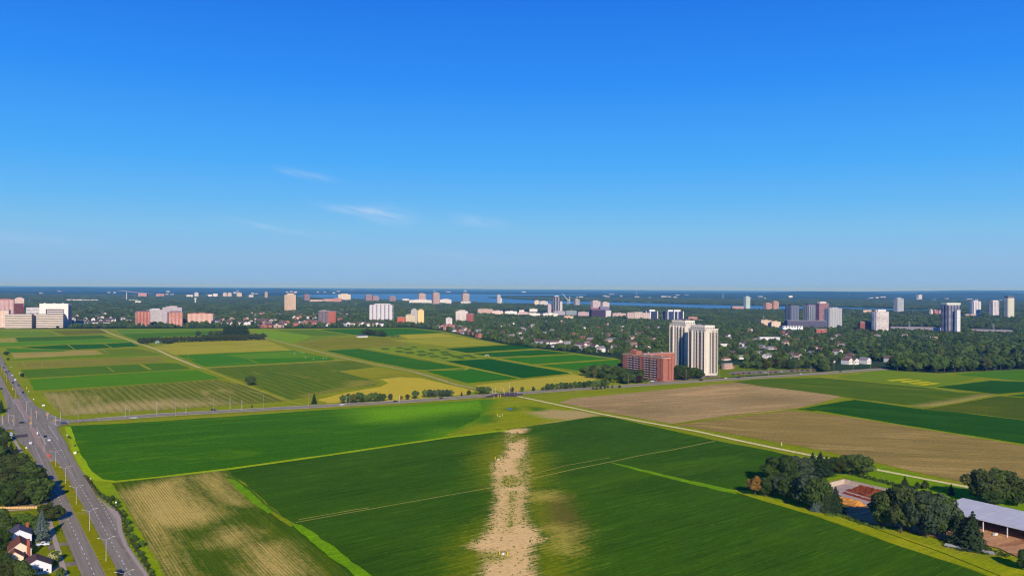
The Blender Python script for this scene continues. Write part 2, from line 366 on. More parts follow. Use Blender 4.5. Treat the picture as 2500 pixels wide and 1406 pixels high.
fld([(1147, 864), (1318, 854), (1400, 863), (1213, 871.5)], ((26, 88, 26), (36, 96, 30)))
fld([(1222, 875), (1407, 866), (1494, 876), (1302, 889)], ((40, 108, 18), (50, 116, 22)))
fld([(1316, 892), (1510, 878), (1514, 898), (1413, 905)], ((38, 108, 18), (48, 114, 20)))
fld([(1088, 881.5), (1196, 876), (1395, 911), (1275, 923), (1208, 908)], ((18, 78, 28), (24, 86, 30)))
fld([(1040, 906), (1146, 899.5), (1266, 924), (1141, 935)], ((34, 102, 22), (44, 110, 24)))
fld([(1155, 941), (1280, 927), (1395, 914.5), (1430, 914), (1462, 922), (1425, 941), (1290, 953), (1225, 957)], ((158, 146, 52), (170, 154, 58)), c=(140, 140, 56))
# --- south of the cross road
fld([(165, 1040), (300, 1034), (600, 1014), (800, 1000), (1000, 988), (1190, 975), (1230, 1000), (1240, 1047), (1160, 1058), (1100, 1065), (800, 1110), (560, 1143), (380, 1164), (280, 1174), (240, 1170), (210, 1150), (185, 1100)],
    ((36, 88, 12), (54, 108, 14)), (76, 120, 14), streak=(90, 5), blotch=40, fine=0.35,
    lay=[([[(860, 1000), (1190, 976), (1190, 1000), (1100, 1010), (960, 1030), (890, 1030)], [(1090, 1050), (1180, 1050), (1240, 1045), (1160, 1058), (1080, 1067)]], (92, 150, 12), 0.6, 0, 45, .35)])
OLY = (128, 132, 18)
fld([(1170, 976), (1270, 972), (1310, 980), (1468, 1015), (1400, 1025), (1240, 1048), (1165, 1058), (1080, 1066), (1110, 1050), (1170, 1020), (1178, 1000)], ((104, 128, 18), (132, 142, 22)), (140, 130, 30), z=0.1, name='meadow', blotch=14, streak=(24, 3), fine=0.5, contrast=1.3, cell=4,
    lay=[([[(1290, 1007), (1340, 1000), (1440, 1005), (1468, 1015), (1390, 1026), (1330, 1020)], [(1330, 1036), (1410, 1019), (1468, 1013), (1460, 1017), (1380, 1029)]], (162, 140, 98), 0.9, 0, 14, .3),
         ([[(1225, 1000), (1258, 994), (1270, 1000), (1250, 1004)], [(1285, 992), (1330, 996), (1330, 1003), (1300, 1004)], [(1150, 1015), (1205, 1012), (1210, 1030), (1170, 1036)]], (62, 108, 36), 0.9, 0, 12, .3),
         ([[(1150, 970), (1215, 975), (1196, 1000), (1180, 1024), (1120, 1052), (1060, 1070), (1100, 1040)]], (66, 122, 16), 0.9, 0, 16, .3)])
SOIL = (204, 158, 112); WEED = (120, 138, 34)
STRIP = [[(1216, 1049), (1290, 1045), (1286, 1056), (1254, 1060), (1250, 1080), (1284, 1068), (1284, 1090), (1284, 1110), (1288, 1150), (1286, 1195), (1279, 1235), (1284, 1268), (1310, 1300), (1330, 1318), (1298, 1334), (1306, 1430), (1172, 1430), (1188, 1352), (1142, 1336), (1190, 1300), (1204, 1262), (1212, 1215), (1205, 1185), (1206, 1145), (1203, 1128), (1226, 1116), (1240, 1095), (1240, 1058)]]
INW = [[(1242, 1200), (1262, 1200), (1258, 1240), (1252, 1285), (1238, 1300), (1244, 1245)], [(1225, 1165), (1250, 1160), (1286, 1176), (1262, 1190), (1220, 1192)], [(1262, 1120), (1286, 1118), (1288, 1170), (1266, 1165)], [(1180, 1350), (1215, 1346), (1245, 1362), (1200, 1374)], [(1242, 1058), (1262, 1062), (1262, 1078), (1244, 1076)]]
WD = [[(1195, 1085), (1240, 1060), (1300, 1070), (1290, 1110), (1330, 1110), (1330, 1180), (1285, 1200), (1200, 1190), (1170, 1120)], [(1240, 1190), (1268, 1190), (1258, 1300), (1236, 1300)],
      [(1285, 1208), (1350, 1200), (1355, 1240), (1392, 1320), (1385, 1420), (1300, 1420), (1320, 1330)], [(1135, 1320), (1200, 1270), (1200, 1350), (1185, 1420), (1130, 1420)]]
BRN = [[(1345, 1215), (1372, 1210), (1400, 1280), (1398, 1320), (1362, 1290), (1350, 1250)]]
SO2 = [[(1352, 1285), (1395, 1290), (1395, 1350), (1350, 1340)], [(1292, 1206), (1350, 1200), (1350, 1218), (1300, 1222)]]
CM_ = ((34, 70, 18), (50, 92, 22))
fld([(1240, 1050), (1410, 1022), (1468, 1016), (1500, 1020), (1620, 1047), (1760, 1078), (1880, 1100), (1960, 1120), (2010, 1140), (2000, 1190), (1930, 1215), (1800, 1195), (1790, 1192), (2390, 1398), (2560, 1470), (2500, 1530), (660, 1530), (560, 1420), (720, 1278), (690, 1262), (600, 1180), (548, 1145), (800, 1112), (1100, 1067), (1165, 1060)],
    CM_[0:2], (60, 98, 26), name='crop_field', z=0.07, ang=math.radians(40), streak=(55, 2.2), blotch=40, fine=0.55, contrast=1.4, cell=4.0, finek=0.28, rows=0.16, rowp=8.0, thin=0.75,
    lay=[(WD, (112, 124, 34), 0.9, 0, 30, .3), (BRN, (96, 80, 44), 0.8, 0, 22, .3), (SO2, (160, 144, 70), 0.9, 0.2, 20, .28), (STRIP, (208, 168, 126), 0.8, 0, 9, .2), (INW, (150, 138, 72), 1.5, 0, 9, .30)])
ROWC = (178, 152, 92)
fld([(272, 1180), (400, 1165), (545, 1147), (580, 1180), (640, 1236), (700, 1280), (780, 1345), (850, 1402), (920, 1480), (440, 1475), (320, 1258)], ((44, 78, 26), (62, 92, 30)), (104, 112, 46), z=0.09, ang=V_ANG, streak=(90, 1.6), rows=0.32, rowp=1.35, fine=0.8, blotch=26, contrast=1.4, cell=4, finek=0.4,
    lay=[([[(300, 1205), (350, 1185), (430, 1168), (470, 1210), (540, 1255), (500, 1275), (440, 1290), (400, 1290), (420, 1370), (450, 1440), (400, 1380), (340, 1280)], [(480, 1165), (520, 1155), (600, 1230), (560, 1230)], [(560, 1290), (610, 1300), (590, 1330), (520, 1330)], [(610, 1330), (680, 1330), (740, 1400), (700, 1420), (620, 1400)]], ROWC, 0.6, 0.6, 24, .26)])
fld([(548, 1146), (600, 1185), (690, 1262), (600, 1215), (557, 1170)], ((46, 86, 28), (64, 100, 34)), (110, 124, 54), z=0.092, ang=V_ANG, streak=(90, 1.4), rows=0.4, rowp=4.5)
# bright grass waterways and headlands
bgm = field_mat('lush_grass', (78, 132, 12), (98, 148, 16), blotch=20, fine=0.6)
sheet('grass_strip', [(556, 1168), (572, 1172), (620, 1208), (665, 1250), (655, 1254), (610, 1222), (575, 1192)], bgm, 0.11, step=6)
sheet('grass_strip', [(705, 1276), (735, 1282), (800, 1325), (905, 1404), (990, 1470), (930, 1470), (860, 1400), (770, 1330)], bgm, 0.11, step=6)
sheet('grass_strip', [(1485, 1128), (1520, 1135), (1640, 1163), (1790, 1196), (1800, 1207), (1700, 1185), (1600, 1160)], bgm, 0.11, step=6)
lg = field_mat('headland_grass', (122, 158, 20), (136, 168, 30), blotch=15, fine=0.6)
strip('grass_strip', [(165, 1042), (186, 1105), (213, 1152), (242, 1172), (280, 1176), (380, 1166), (560, 1145), (800, 1111.5), (1100, 1067), (1160, 1060), (1240, 1050)], 4.5, lg, 0.12, wj=0.5)
rg = field_mat('yellow_grass', (132, 146, 22), (118, 138, 24), c=(148, 150, 30), blotch=22, fine=0.55)
sheet('grass_strip', [(1780, 1196), (1835, 1198), (1870, 1215), (1960, 1245), (2050, 1262), (2130, 1288), (2250, 1325), (2400, 1370), (2520, 1395), (2560, 1480), (2400, 1400), (2200, 1335), (2000, 1262), (1880, 1228)], rg, 0.13)
sheet('grass_strip', [(1870, 1160), (1990, 1132), (2115, 1128), (2380, 1195), (2500, 1225), (2520, 1300), (2330, 1225), (2160, 1200), (2060, 1165), (1960, 1190), (1900, 1225)], field_mat('yard_grass', (88, 130, 18), (104, 140, 22), blotch=15), 0.12)
sheet('grass_strip', [(215, 1165), (240, 1175), (272, 1182), (320, 1260), (440, 1480), (380, 1480), (300, 1330), (250, 1215)], field_mat('verge_green', (106, 138, 16), (120, 148, 22), blotch=9), 0.10)
# right block south of the road
fld([(1365, 983), (1395, 973), (1640, 950), (1810, 932), (1900, 945), (2060, 967), (1950, 997), (1760, 1020), (1640, 1035), (1500, 1010)], ((138, 114, 84), (162, 134, 100)), (190, 152, 110), ang=math.radians(25), streak=(90, 9), blotch=50, contrast=1.3, fine=0.4,
    lay=[([[(1480, 995), (1560, 995), (1620, 1005), (1560, 1012)], [(1830, 965), (1890, 968), (1930, 980), (1800, 978)], [(1740, 935), (1800, 934), (1790, 940)]], (122, 104, 70), 0.7, 0, 60, .45)])
fld([(1650, 1037), (1760, 1024), (1930, 1002), (2060, 1016), (2500, 1086), (2620, 1108), (2620, 1240), (2380, 1185), (2120, 1125), (2000, 1098), (1800, 1062)], ((116, 100, 58), (142, 118, 72)), (164, 136, 88), ang=math.radians(-14)+math.pi, streak=(110, 5), blotch=30, contrast=1.5, fine=0.5)
fld([(1790, 932), (1850, 926), (2000, 922), (2250, 945), (2340, 958), (2455, 962), (2330, 985), (2260, 995), (2080, 972), (1960, 955), (1850, 942)], ((58, 92, 26), (76, 104, 30)), (96, 112, 40), ang=math.radians(-30), streak=(170, 9), contrast=1.2,
    lay=[([[(2330, 978), (2400, 965), (2455, 962), (2330, 992), (2230, 992)]], (164, 142, 90), 0.8, 0, 26, .3)])
fld([(2040, 920), (2160, 903), (2290, 914), (2400, 920), (2300, 945), (2270, 945), (2120, 930)], ((90, 122, 42), (102, 132, 48)), z=0.07)
ylw = field_mat('flowering_plot', (162, 160, 22), (176, 172, 26), c=(96, 134, 28))
for q in ([(2165, 928), (2218, 924), (2228, 926), (2175, 931)], [(2195, 931), (2242, 927.5), (2255, 929.5), (2206, 934.5)], [(2215, 936), (2262, 931), (2275, 933), (2232, 938.5)], [(2235, 939.5), (2282, 934), (2296, 936), (2255, 941.5)]):
    sheet('research_plot', q, ylw, 0.11, step=8)
fld([(2285, 945), (2418, 929), (2560, 934), (2560, 955), (2435, 962)], ((24, 74, 30), (32, 84, 32)))
fld([(2325, 914), (2400, 907), (2600, 900), (2600, 938), (2500, 930), (2420, 923)], ((54, 108, 28), (66, 118, 32)))
fld([(1938, 999), (2085, 976), (2180, 988), (2380, 1012), (2620, 1040), (2620, 1108), (2500, 1085), (2200, 1038), (2040, 1012)], ((22, 70, 20), (32, 84, 24)), (48, 94, 26), ang=math.radians(-25), streak=(120, 5), fine=0.4)
fld([(2250, 1000), (2335, 985), (2440, 967), (2620, 980), (2620, 1038), (2500, 1025), (2380, 1010)], ((58, 84, 22), (74, 94, 28)), (92, 102, 36), ang=math.radians(-25), fine=0.4)
fld([(2455, 966), (2560, 957), (2620, 960), (2620, 975)], ((28, 84, 28), (36, 92, 30)))
strip('grass_strip', [(2200, 1038), (2040, 1011), (1940, 999), (2080, 974), (2250, 998), (2350, 982), (2440, 963), (2560, 953)], 5, field_mat('green_headland', (110, 126, 24), (120, 134, 30)), 0.10, wj=0.6)
strip('grass_strip', [(1990, 1003), (2200, 1038), (2500, 1086), (2620, 1108)], 6, field_mat('green_headland', (110, 138, 24), (120, 144, 30)), 0.105, wj=0.6)
# tracks
trk = field_mat('track_gravel', (168, 154, 116), (184, 168, 128), blotch=8, fine=0.8); pth = field_mat('path_gravel', (142, 132, 98), (160, 148, 112), blotch=8)
strip('farm_track', [(245, 803), (279, 818), (320, 832), (361, 846), (386, 855), (420, 871), (487, 898), (496, 899)], 5, trk, 0.14, wj=.4)
strip('farm_track', [(496, 899), (592, 938), (707, 981), (740, 988)], 3, field_mat('grassy_track', (142, 140, 68), (156, 150, 80)), 0.14, wj=.6)
strip('farm_track', [(492, 899), (853, 878)], 3.2, pth, 0.145, wj=.4)
strip('farm_track', [(640, 824), (697, 838), (760, 854), (848, 876), (930, 892), (1011, 908), (1060, 922), (1112, 939), (1196, 956), (1215, 961)], 6.5, pth, 0.15, wj=.4)
trl = field_mat('pale_lane', (186, 172, 138), (204, 188, 152), blotch=8)
strip('farm_track', [(1255, 966), (1284, 972), (1340, 984), (1400, 996.5), (1468, 1011), (1560, 1028), (1700, 1053), (1800, 1075), (1900, 1096), (2010, 1118), (2130, 1145), (2260, 1170), (2390, 1195), (2520, 1222)], 4.6, trl, 0.15, wj=.25)
gtk = field_mat('pale_green_track', (132, 146, 66), (146, 156, 78))
for l, w in (([(958, 831), (1060, 848), (1200, 873), (1300, 892), (1390, 909), (1400, 914), (1330, 922)], 5), ([(905, 851), (1000, 868), (1128, 893), (1146, 898), (1135, 903), (1040, 905), (1000, 903)], 4.5), ([(1146, 898), (1270, 924)], 4),
             ([(1130, 863), (1320, 852)], 5), ([(1205, 873), (1405, 864)], 4.5), ([(1300, 890), (1505, 877)], 4.5), ([(1090, 880), (1200, 875)], 4)):
    strip('farm_track', l, w, gtk, 0.14, wj=.5)
wt = field_mat('wheel_track', (150, 140, 84), (164, 152, 96), blotch=5)
strip('wheel_track', [(722, 1276), (860, 1251), (1000, 1226), (1120, 1205), (1206, 1190)], 0.7, wt, 0.12); strip('wheel_track', [(730, 1269), (860, 1246), (900, 1240)], 0.6, wt, 0.12)
strip('wheel_track', [(1285, 1172), (1400, 1146), (1490, 1128), (1560, 1113), (1640, 1099), (1745, 1077)], 0.9, wt, 0.12)
strip('wheel_track', [(1294, 1160), (1380, 1137), (1488, 1118)], 0.6, wt, 0.12)
strip('wheel_track', [(1640, 1036), (1760, 1018), (1880, 1002), (1950, 997)], 3, field_mat('olive_track', (122, 120, 40), (130, 126, 46)), 0.12)
strip('wheel_track', [(1945, 1225), (2100, 1278), (2300, 1350), (2450, 1410)], 0.8, field_mat('dark_furrow', (36, 62, 22), (46, 72, 26)), 0.135)
pl_ = field_mat('pale_margin', (124, 134, 72), (138, 144, 80), blotch=5)
for q, w in (([(101, 966), (112, 976), (134, 999), (146, 1009)], 1.6), ([(53, 883), (64, 899)], 2), ([(366, 875), (394, 884)], 1.6), ([(262, 896), (279, 908)], 2), ([(342, 889.5), (368, 903)], 5), ([(120, 809), (147, 820)], 2.5), ([(165, 841.5), (183, 853.5)], 2.5), ([(252, 839), (273, 849.5)], 2.5),
             ([(246, 853), (270, 863.5)], 2), ([(70, 924.5), (240, 915), (420, 903.5)], 2.2), ([(84, 954), (250, 944), (440, 932), (538, 925)], 2.2), ([(50, 901.5), (200, 893), (400, 885)], 1.8), ([(34, 884), (200, 876), (402, 869)], 1.8), ([(605, 877), (633, 888)], 2), ([(448, 871), (470, 881)], 1.5), ([(456, 870.5), (478, 880)], 1), ([(560, 866), (600, 874)], 1),
             ([(120, 958), (330, 946), (375, 944)], 1.6), ([(102, 882), (103, 899)], 1.5), ([(1075, 851), (1000, 838), (955, 829)], 2.2), ([(905, 851), (1010, 846), (1075, 851)], 2), ([(1155, 941), (1280, 927), (1395, 914)], 2), ([(930, 888), (1140, 935)], 1.5), ([(720, 837), (850, 821), (945, 824)], 2)):
    strip('grass_margin', q, w, pl_, 0.135, wj=.4)
# pond
wm = bpy.data.materials.new('water'); wm.use_nodes = True; n = wm.node_tree; B = n.nodes['Principled BSDF']
B.inputs['Base Color'].default_value = (0.06, 0.13, 0.23, 1); B.inputs['Roughness'].default_value = 0.3; B.inputs['IOR'].default_value = 1.33
bp = nn(n, 'ShaderNodeBump'); bp.inputs['Strength'].default_value = 0.5; bp.inputs['Distance'].default_value = 2
lk(n, noise_(n, nn(n, 'ShaderNodeTexCoord').outputs['Object'], 0.05, 4), bp.inputs['Height']); lk(n, bp.outputs[0], B.inputs['Normal'])
sheet('pond', [(1240, 997.6), (1246, 996), (1251, 999), (1246, 1001.5), (1241, 1001)], wm, 0.15, step=2, jit=.6)
sheet('river', [(700, 723), (760, 719), (850, 718), (1000, 717.5), (1150, 718.3), (1220, 719), (1430, 719.3), (1430, 720.6), (1230, 722), (1190, 727), (1330, 734.5), (1500, 738), (1600, 741), (1700, 744), (1870, 747), (2050, 750), (2200, 755), (2350, 759), (2600, 764), (2600, 767), (2350, 763), (2200, 762), (2050, 757.5), (1870, 760), (1700, 756), (1550, 751), (1400, 746), (1250, 744), (1130, 740), (1000, 737), (900, 733), (780, 730)], wm, 0.5, step=400, jit=25)

# ------------------------------------------------------------------ roads
def asphalt(name, c, var=0.15):
    m = bpy.data.materials.new(name); m.use_nodes = True; n = m.node_tree; B = n.nodes['Principled BSDF']
    t = nn(n, 'ShaderNodeTexCoord').outputs['Object']
    w = noise_(n, rotmap(n, t, math.radians(122), 60, 0.9), 1, 4, 0.6); g = noise_(n, t, 0.9, 6, 0.7); pt = noise_(n, t, 0.09, 3)
    cc = L3(c, (1.15, 1.08, .8)); d = tuple(x*(1-var*2.4) for x in cc[:3])+(1,)
    c1 = mixc(n, maprange(n, w, 0.35, 0.65), d, cc); c1 = mixc(n, maprange(n, pt, 0.58, 0.62), c1, tuple(x*0.86 for x in cc[:3])+(1,))
    c1 = mixc(n, 1.0, c1, mixc(n, g, (0.88,)*3+(1,), (1.12,)*3+(1,)), 'MULTIPLY')
    lk(n, c1, B.inputs['Base Color']); B.inputs['Roughness'].default_value = 0.85; B.inputs['Specular IOR Level'].default_value = 0.2; return m
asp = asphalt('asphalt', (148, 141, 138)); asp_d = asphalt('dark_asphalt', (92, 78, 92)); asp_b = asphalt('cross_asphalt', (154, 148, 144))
conc = pmat('concrete', (196, 176, 156), 0.9, 0.1, 0.4, k=1.0); conc2 = pmat('median_paving', (190, 158, 134), 0.9, 0.12, 0.3)
paint = pmat('road_paint', (232, 230, 232), 0.7, 0.05, 2)
EO_L = [(-40, 870), (-12, 925), (0, 941), (8, 966), (17, 996), (14, 1015), (-40, 1030), (-60, 1075), (10, 1052), (33, 1050), (46, 1082), (66, 1092), (86, 1128), (100, 1165), (116, 1204), (120, 1218), (135, 1255), (150, 1289), (163, 1323), (176, 1354), (199, 1406), (225, 1465)]
EO_R = [(395, 1465), (360, 1410), (330, 1370), (309, 1334), (297, 1305), (290, 1290), (284, 1270), (266, 1246), (238, 1219), (206, 1162), (167, 1098), (164, 1085), (142, 1052), (140, 1044), (150, 1039), (170, 1036), (170, 1025), (144, 1021), (107, 1002), (89, 993), (72, 973), (42, 931), (18, 899), (0, 863), (-10, 840)]
sheet('road', EO_L+EO_R, asp, 0.16, step=8, jit=.05)
sheet('sidewalk', [(238, 1214), (266, 1239), (283, 1246), (295, 1262), (298, 1296), (312, 1333), (337, 1370), (375, 1425), (395, 1465), (385, 1465), (352, 1406), (326, 1370), (302, 1334), (288, 1300), (284, 1270), (266, 1246)], conc, 0.20, step=9, jit=.05)
bl = [(150, 1031), (235, 1025), (400, 1013), (600, 1002), (800, 991), (1000, 980), (1220, 963.5), (1400, 951), (1675, 933), (2000, 912.5), (2164, 900.5)]
bp_ = [P(*p) for p in bl]
# straighten along the real line
a_, b_ = bp_[1], bp_[-1]; dirB = (b_-a_).normalized()
strip('road', [p for p in bp_], 15.5, asp_b, 0.17, world=True)
shm = field_mat('gravel_shoulder', (158, 146, 128), (174, 160, 140), blotch=6)
strip('road_shoulder', bp_[1:], 21, shm, 0.145, world=True, wj=.3)
def dash(p0, p1, on, off, w, z, name='lane_marking', mat=None):
    a, b = Vector(p0), Vector(p1); d = (b-a); L = d.length; d.normalize(); q = Vector((-d.y, d.x, 0))*w/2; mb = MB(); s = 0
    while s < L:
        e = min(s+on, L); A, Bb = a+d*s, a+d*e
        mb.quad(*[(v.x, v.y, z) for v in (A-q, Bb-q, Bb+q, A+q)]); s += on+off
    return mb
def marks(name, lines, on, off, w, z, mat=paint):
    z += 0.235; tot = MB()
    for ln in lines:
        for i in range(len(ln)-1):
            m_ = dash(ln[i], ln[i+1], on, off, w, z); k = len(tot.v); tot.v += m_.v; tot.f += [tuple(k+j for j in f) for f in m_.f]; tot.m += m_.m
    o = tot.build(name, mat); o['kind'] = 'structure'; return o
def pp(*a): return [P(*q) for q in a]
marks('lane_marking', [pp((84, 1090), (115, 1155), (136, 1200), (166, 1268), (200, 1340), (240, 1425)), pp((106, 1050), (141, 1105), (176, 1160), (210, 1212), (250, 1285), (300, 1375), (335, 1435)), pp((120, 1060), (150, 1100), (160, 1120)),
                       pp((240, 1218), (262, 1255), (285, 1300)), pp((0, 925), (20, 958), (40, 1000)), pp((10, 899), (40, 945), (60, 975), (78, 1000))], 3.0, 4.5, 0.32, 0.19)
marks('lane_marking', [pp((235, 1025), (400, 1013), (600, 1002), (800, 991), (1000, 980), (1210, 964.5)), pp((1290, 958.5), (1400, 951), (1675, 933), (2000, 912.5))], 60, 0.01, 0.25, 0.19, pmat('yellow_paint', (214, 178, 110), 0.8, 0.1))
marks('lane_marking', [pp((32, 976), (66, 1030)), pp((88, 1042), (112, 1086)), pp((118, 1040), (142, 1075))], 60, 0.01, 0.3, 0.191)
# stop lines, crosswalk bars
marks('crosswalk_marking', [pp((100, 1035), (128, 1031)), pp((128, 1033), (142, 1040)), pp((16, 1046), (42, 1046)), pp((40, 1046), (66, 1042))], 60, .01, 0.5, 0.19)
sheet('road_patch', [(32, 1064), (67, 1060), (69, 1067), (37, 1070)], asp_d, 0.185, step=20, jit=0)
sheet('road_patch', [(1175, 972.5), (1195, 966), (1215, 961), (1255, 958.5), (1280, 963), (1262, 968), (1225, 968)], asp_d, 0.18, step=10, jit=.2)
for nm, q, m_, z1 in (('road_median', [(45, 974), (32, 974), (18, 951), (0, 914), (-12, 892), (-2, 888), (0, 892), (10, 907), (28, 940), (47, 972)], field_mat('median_grass', (112, 116, 14), (124, 126, 20)), .28),
                      ('road_median', [(121, 1128), (131, 1127), (137, 1128), (150, 1143), (160, 1160), (184, 1204), (212, 1254), (250, 1325), (287, 1396), (320, 1465), (292, 1465), (258, 1406), (222, 1333), (180, 1250), (158, 1204), (136, 1158)], field_mat('median_grass', (112, 116, 14), (126, 128, 22), blotch=8), .28),
                      ('median_paving', [(35, 976), (47, 975), (58, 1000), (76, 1022), (68, 1024), (50, 1005)], conc2, .26),
                      ('median_paving', [(70, 1045), (84, 1043), (106, 1088), (119, 1110), (130, 1126), (121, 1127), (111, 1110), (90, 1080)], conc2, .26)):
    pts = [P(*p) for p in q]; area = sum(pts[i].x*pts[(i+1) % len(pts)].y-pts[(i+1) % len(pts)].x*pts[i].y for i in range(len(pts)))
    if area < 0: pts = pts[::-1]
    mbb = MB(); k = len(pts); mbb.v = [(p.x, p.y, .1) for p in pts]+[(p.x, p.y, z1+.26) for p in pts]
    mbb.f = [(i, (i+1) % k, k+(i+1) % k, k+i) for i in range(k)]+[tuple(range(k, 2*k))]; mbb.m = [1]*k+[0]; mbb.slot = 1
    o = mbb.build(nm, [m_, conc]); o['kind'] = 'structure'
# median cross strip, driveways, verge at bottom left
strip('sidewalk', [(184, 1257), (210, 1253)], 0.6, conc, 0.30)
sheet('lawn', [(-200, 1060), (30, 1054), (60, 1095), (85, 1135), (112, 1204), (118, 1240), (150, 1292), (165, 1328), (198, 1410), (222, 1470), (-260, 1470)], field_mat('lawn', (96, 112, 20), (112, 124, 24), blotch=8, fine=0.6), 0.09)
for q in ([(116, 1334), (140, 1326), (172, 1325), (173, 1334), (148, 1333), (120, 1346)], [(120, 1392), (150, 1377), (184, 1372), (188, 1381), (160, 1385), (125, 1400)], [(0, 1238), (60, 1234), (118, 1215), (119, 1224), (70, 1247), (0, 1251)], [(-40, 1060), (25, 1056), (30, 1064), (-40, 1080)]):
    sheet('driveway', q, asphalt('drive_asphalt', (140, 130, 122)), 0.14, step=9, jit=.05)
strip('sidewalk', [(30, 1066), (52, 1105), (70, 1140), (110, 1225), (130, 1308), (142, 1345), (158, 1398), (175, 1450)], 2.0, conc, 0.15)
strip('sidewalk', [(-10, 1249), (30, 1247), (70, 1243)], 1.6, pmat('pale_slab', (226, 196, 140), 0.9, 0.1), 0.16)
sheet('lawn', [(1640, 936), (1652, 905), (1760, 890), (1850, 893), (1990, 900), (1995, 908), (1830, 917), (1740, 925)], field_mat('lawn', (84, 108, 26), (100, 122, 32), blotch=12), 0.09)
sheet('parking_lot', [(1775, 914), (1790, 907), (1990, 902), (1992, 906), (1830, 915)], asphalt('drive_asphalt', (140, 130, 122)), 0.14)
sheet('parking_lot', [(1585, 938), (1590, 930), (1650, 925), (1700, 919), (1745, 915), (1760, 920), (1700, 926)], asphalt('drive_asphalt', (140, 130, 122)), 0.14)
# pale strips among the far trees: car parks and a freeway
for q in ([(2172, 797), (2285, 799), (2290, 808), (2230, 808), (2172, 804)], [(2360, 803), (2470, 806), (2480, 813), (2400, 812)], [(1560, 776), (1720, 780), (1720, 784), (1600, 783)], [(1800, 783), (1860, 785), (1870, 789), (1800, 787)], [(1200, 762), (1330, 766), (1330, 770), (1200, 768)]):
    sheet('parking_lot', q, pmat('far_paving', (196, 178, 162), 0.9, 0.15, 0.05, k=1.1), 0.3, step=60, jit=4)
strip('freeway', [(286, 709), (300, 710.5), (330, 714), (370, 717.5)], 110, pmat('far_paving', (196, 178, 162), 0.9, 0.15, 0.05, k=1.1), 2)

# ------------------------------------------------------------------ buildings
WHITE = (236, 228, 218); CREAM = (232, 214, 190); BEIGE = (206, 180, 158); BRICK = (176, 98, 76); ORANGE = (206, 122, 84); PINK = (200, 148, 136)
DGLASS = (40, 48, 72); GREY = (150, 150, 158); BROWN = (116, 82, 70); DROOF = (92, 80, 80); LROOF = (176, 168, 164)
def facade(wall, glass=DGLASS, fl=3.0, cw=3.6, style='grid', band=0.45, colf=0.5, k=1.0):
    """wall with its window pattern in the wall's own coordinates"""
    key = ('fac', wall, glass, fl, cw, style, band, colf)
    if key in _mats: return _mats[key]
    m = bpy.data.materials.new('facade'); m.use_nodes = True; n = m.node_tree; B = n.nodes['Principled BSDF']
    t = nn(n, 'ShaderNodeTexCoord'); s3 = nn(n, 'ShaderNodeSeparateXYZ'); lk(n, t.outputs['Object'], s3.inputs[0])
    nr = nn(n, 'ShaderNodeSeparateXYZ'); lk(n, t.outputs['Normal'], nr.inputs[0])
    isy = mathn(n, 'GREATER_THAN', mathn(n, 'ABSOLUTE', nr.outputs[1]), 0.5)
    h = mathn(n, 'ADD', mathn(n, 'MULTIPLY', s3.outputs[0], isy), mathn(n, 'MULTIPLY', s3.outputs[1], mathn(n, 'SUBTRACT', 1, isy)))
    fz = mathn(n, 'FRACT', mathn(n, 'DIVIDE', s3.outputs[2], fl)); fh = mathn(n, 'FRACT', mathn(n, 'DIVIDE', mathn(n, 'ADD', h, 500.0), cw))
    wz = mathn(n, 'LESS_THAN', fz, band); wh = mathn(n, 'LESS_THAN', fh, colf)
    notroof = mathn(n, 'LESS_THAN', mathn(n, 'ABSOLUTE', nr.outputs[2]), 0.5)
    w = wz if style == 'bands' else (wh if style == 'cols' else mathn(n, 'MULTIPLY', wz, wh))
    w = mathn(n, 'MULTIPLY', w, notroof)
    cell = nn(n, 'ShaderNodeTexWhiteNoise', noise_dimensions='2D'); cb = nn(n, 'ShaderNodeCombineXYZ')
    lk(n, mathn(n, 'FLOOR', mathn(n, 'DIVIDE', s3.outputs[2], fl)), cb.inputs[0]); lk(n, mathn(n, 'FLOOR', mathn(n, 'DIVIDE', mathn(n, 'ADD', h, 500.0), cw)), cb.inputs[1])
    lk(n, cb.outputs[0], cell.inputs['Vector'])
    gl = L3(glass); g2 = tuple(min(1, x*2.4+0.02) for x in gl[:3])+(1,)
    gc = mixc(n, mathn(n, 'POWER', cell.outputs[0], 2.5), gl, g2)
    wc = mixc(n, maprange(n, noise_(n, t.outputs['Object'], 0.12, 5), 0.3, 0.7), L3(wall, (.74, .77, .82)), L3(wall, (.85, .87, .93)))
    lk(n, mixc(n, w, wc, gc), B.inputs['Base Color']); B.inputs['Roughness'].default_value = 0.75; B.inputs['Specular IOR Level'].default_value = 0.25
    _mats[key] = m; return m
OCC = []      # footprints kept free of trees: (x, y, radius, clear distance in front)
def roofm(c=LROOF): return pmat('roof_membrane', c, 0.9, 0.15, 0.2)
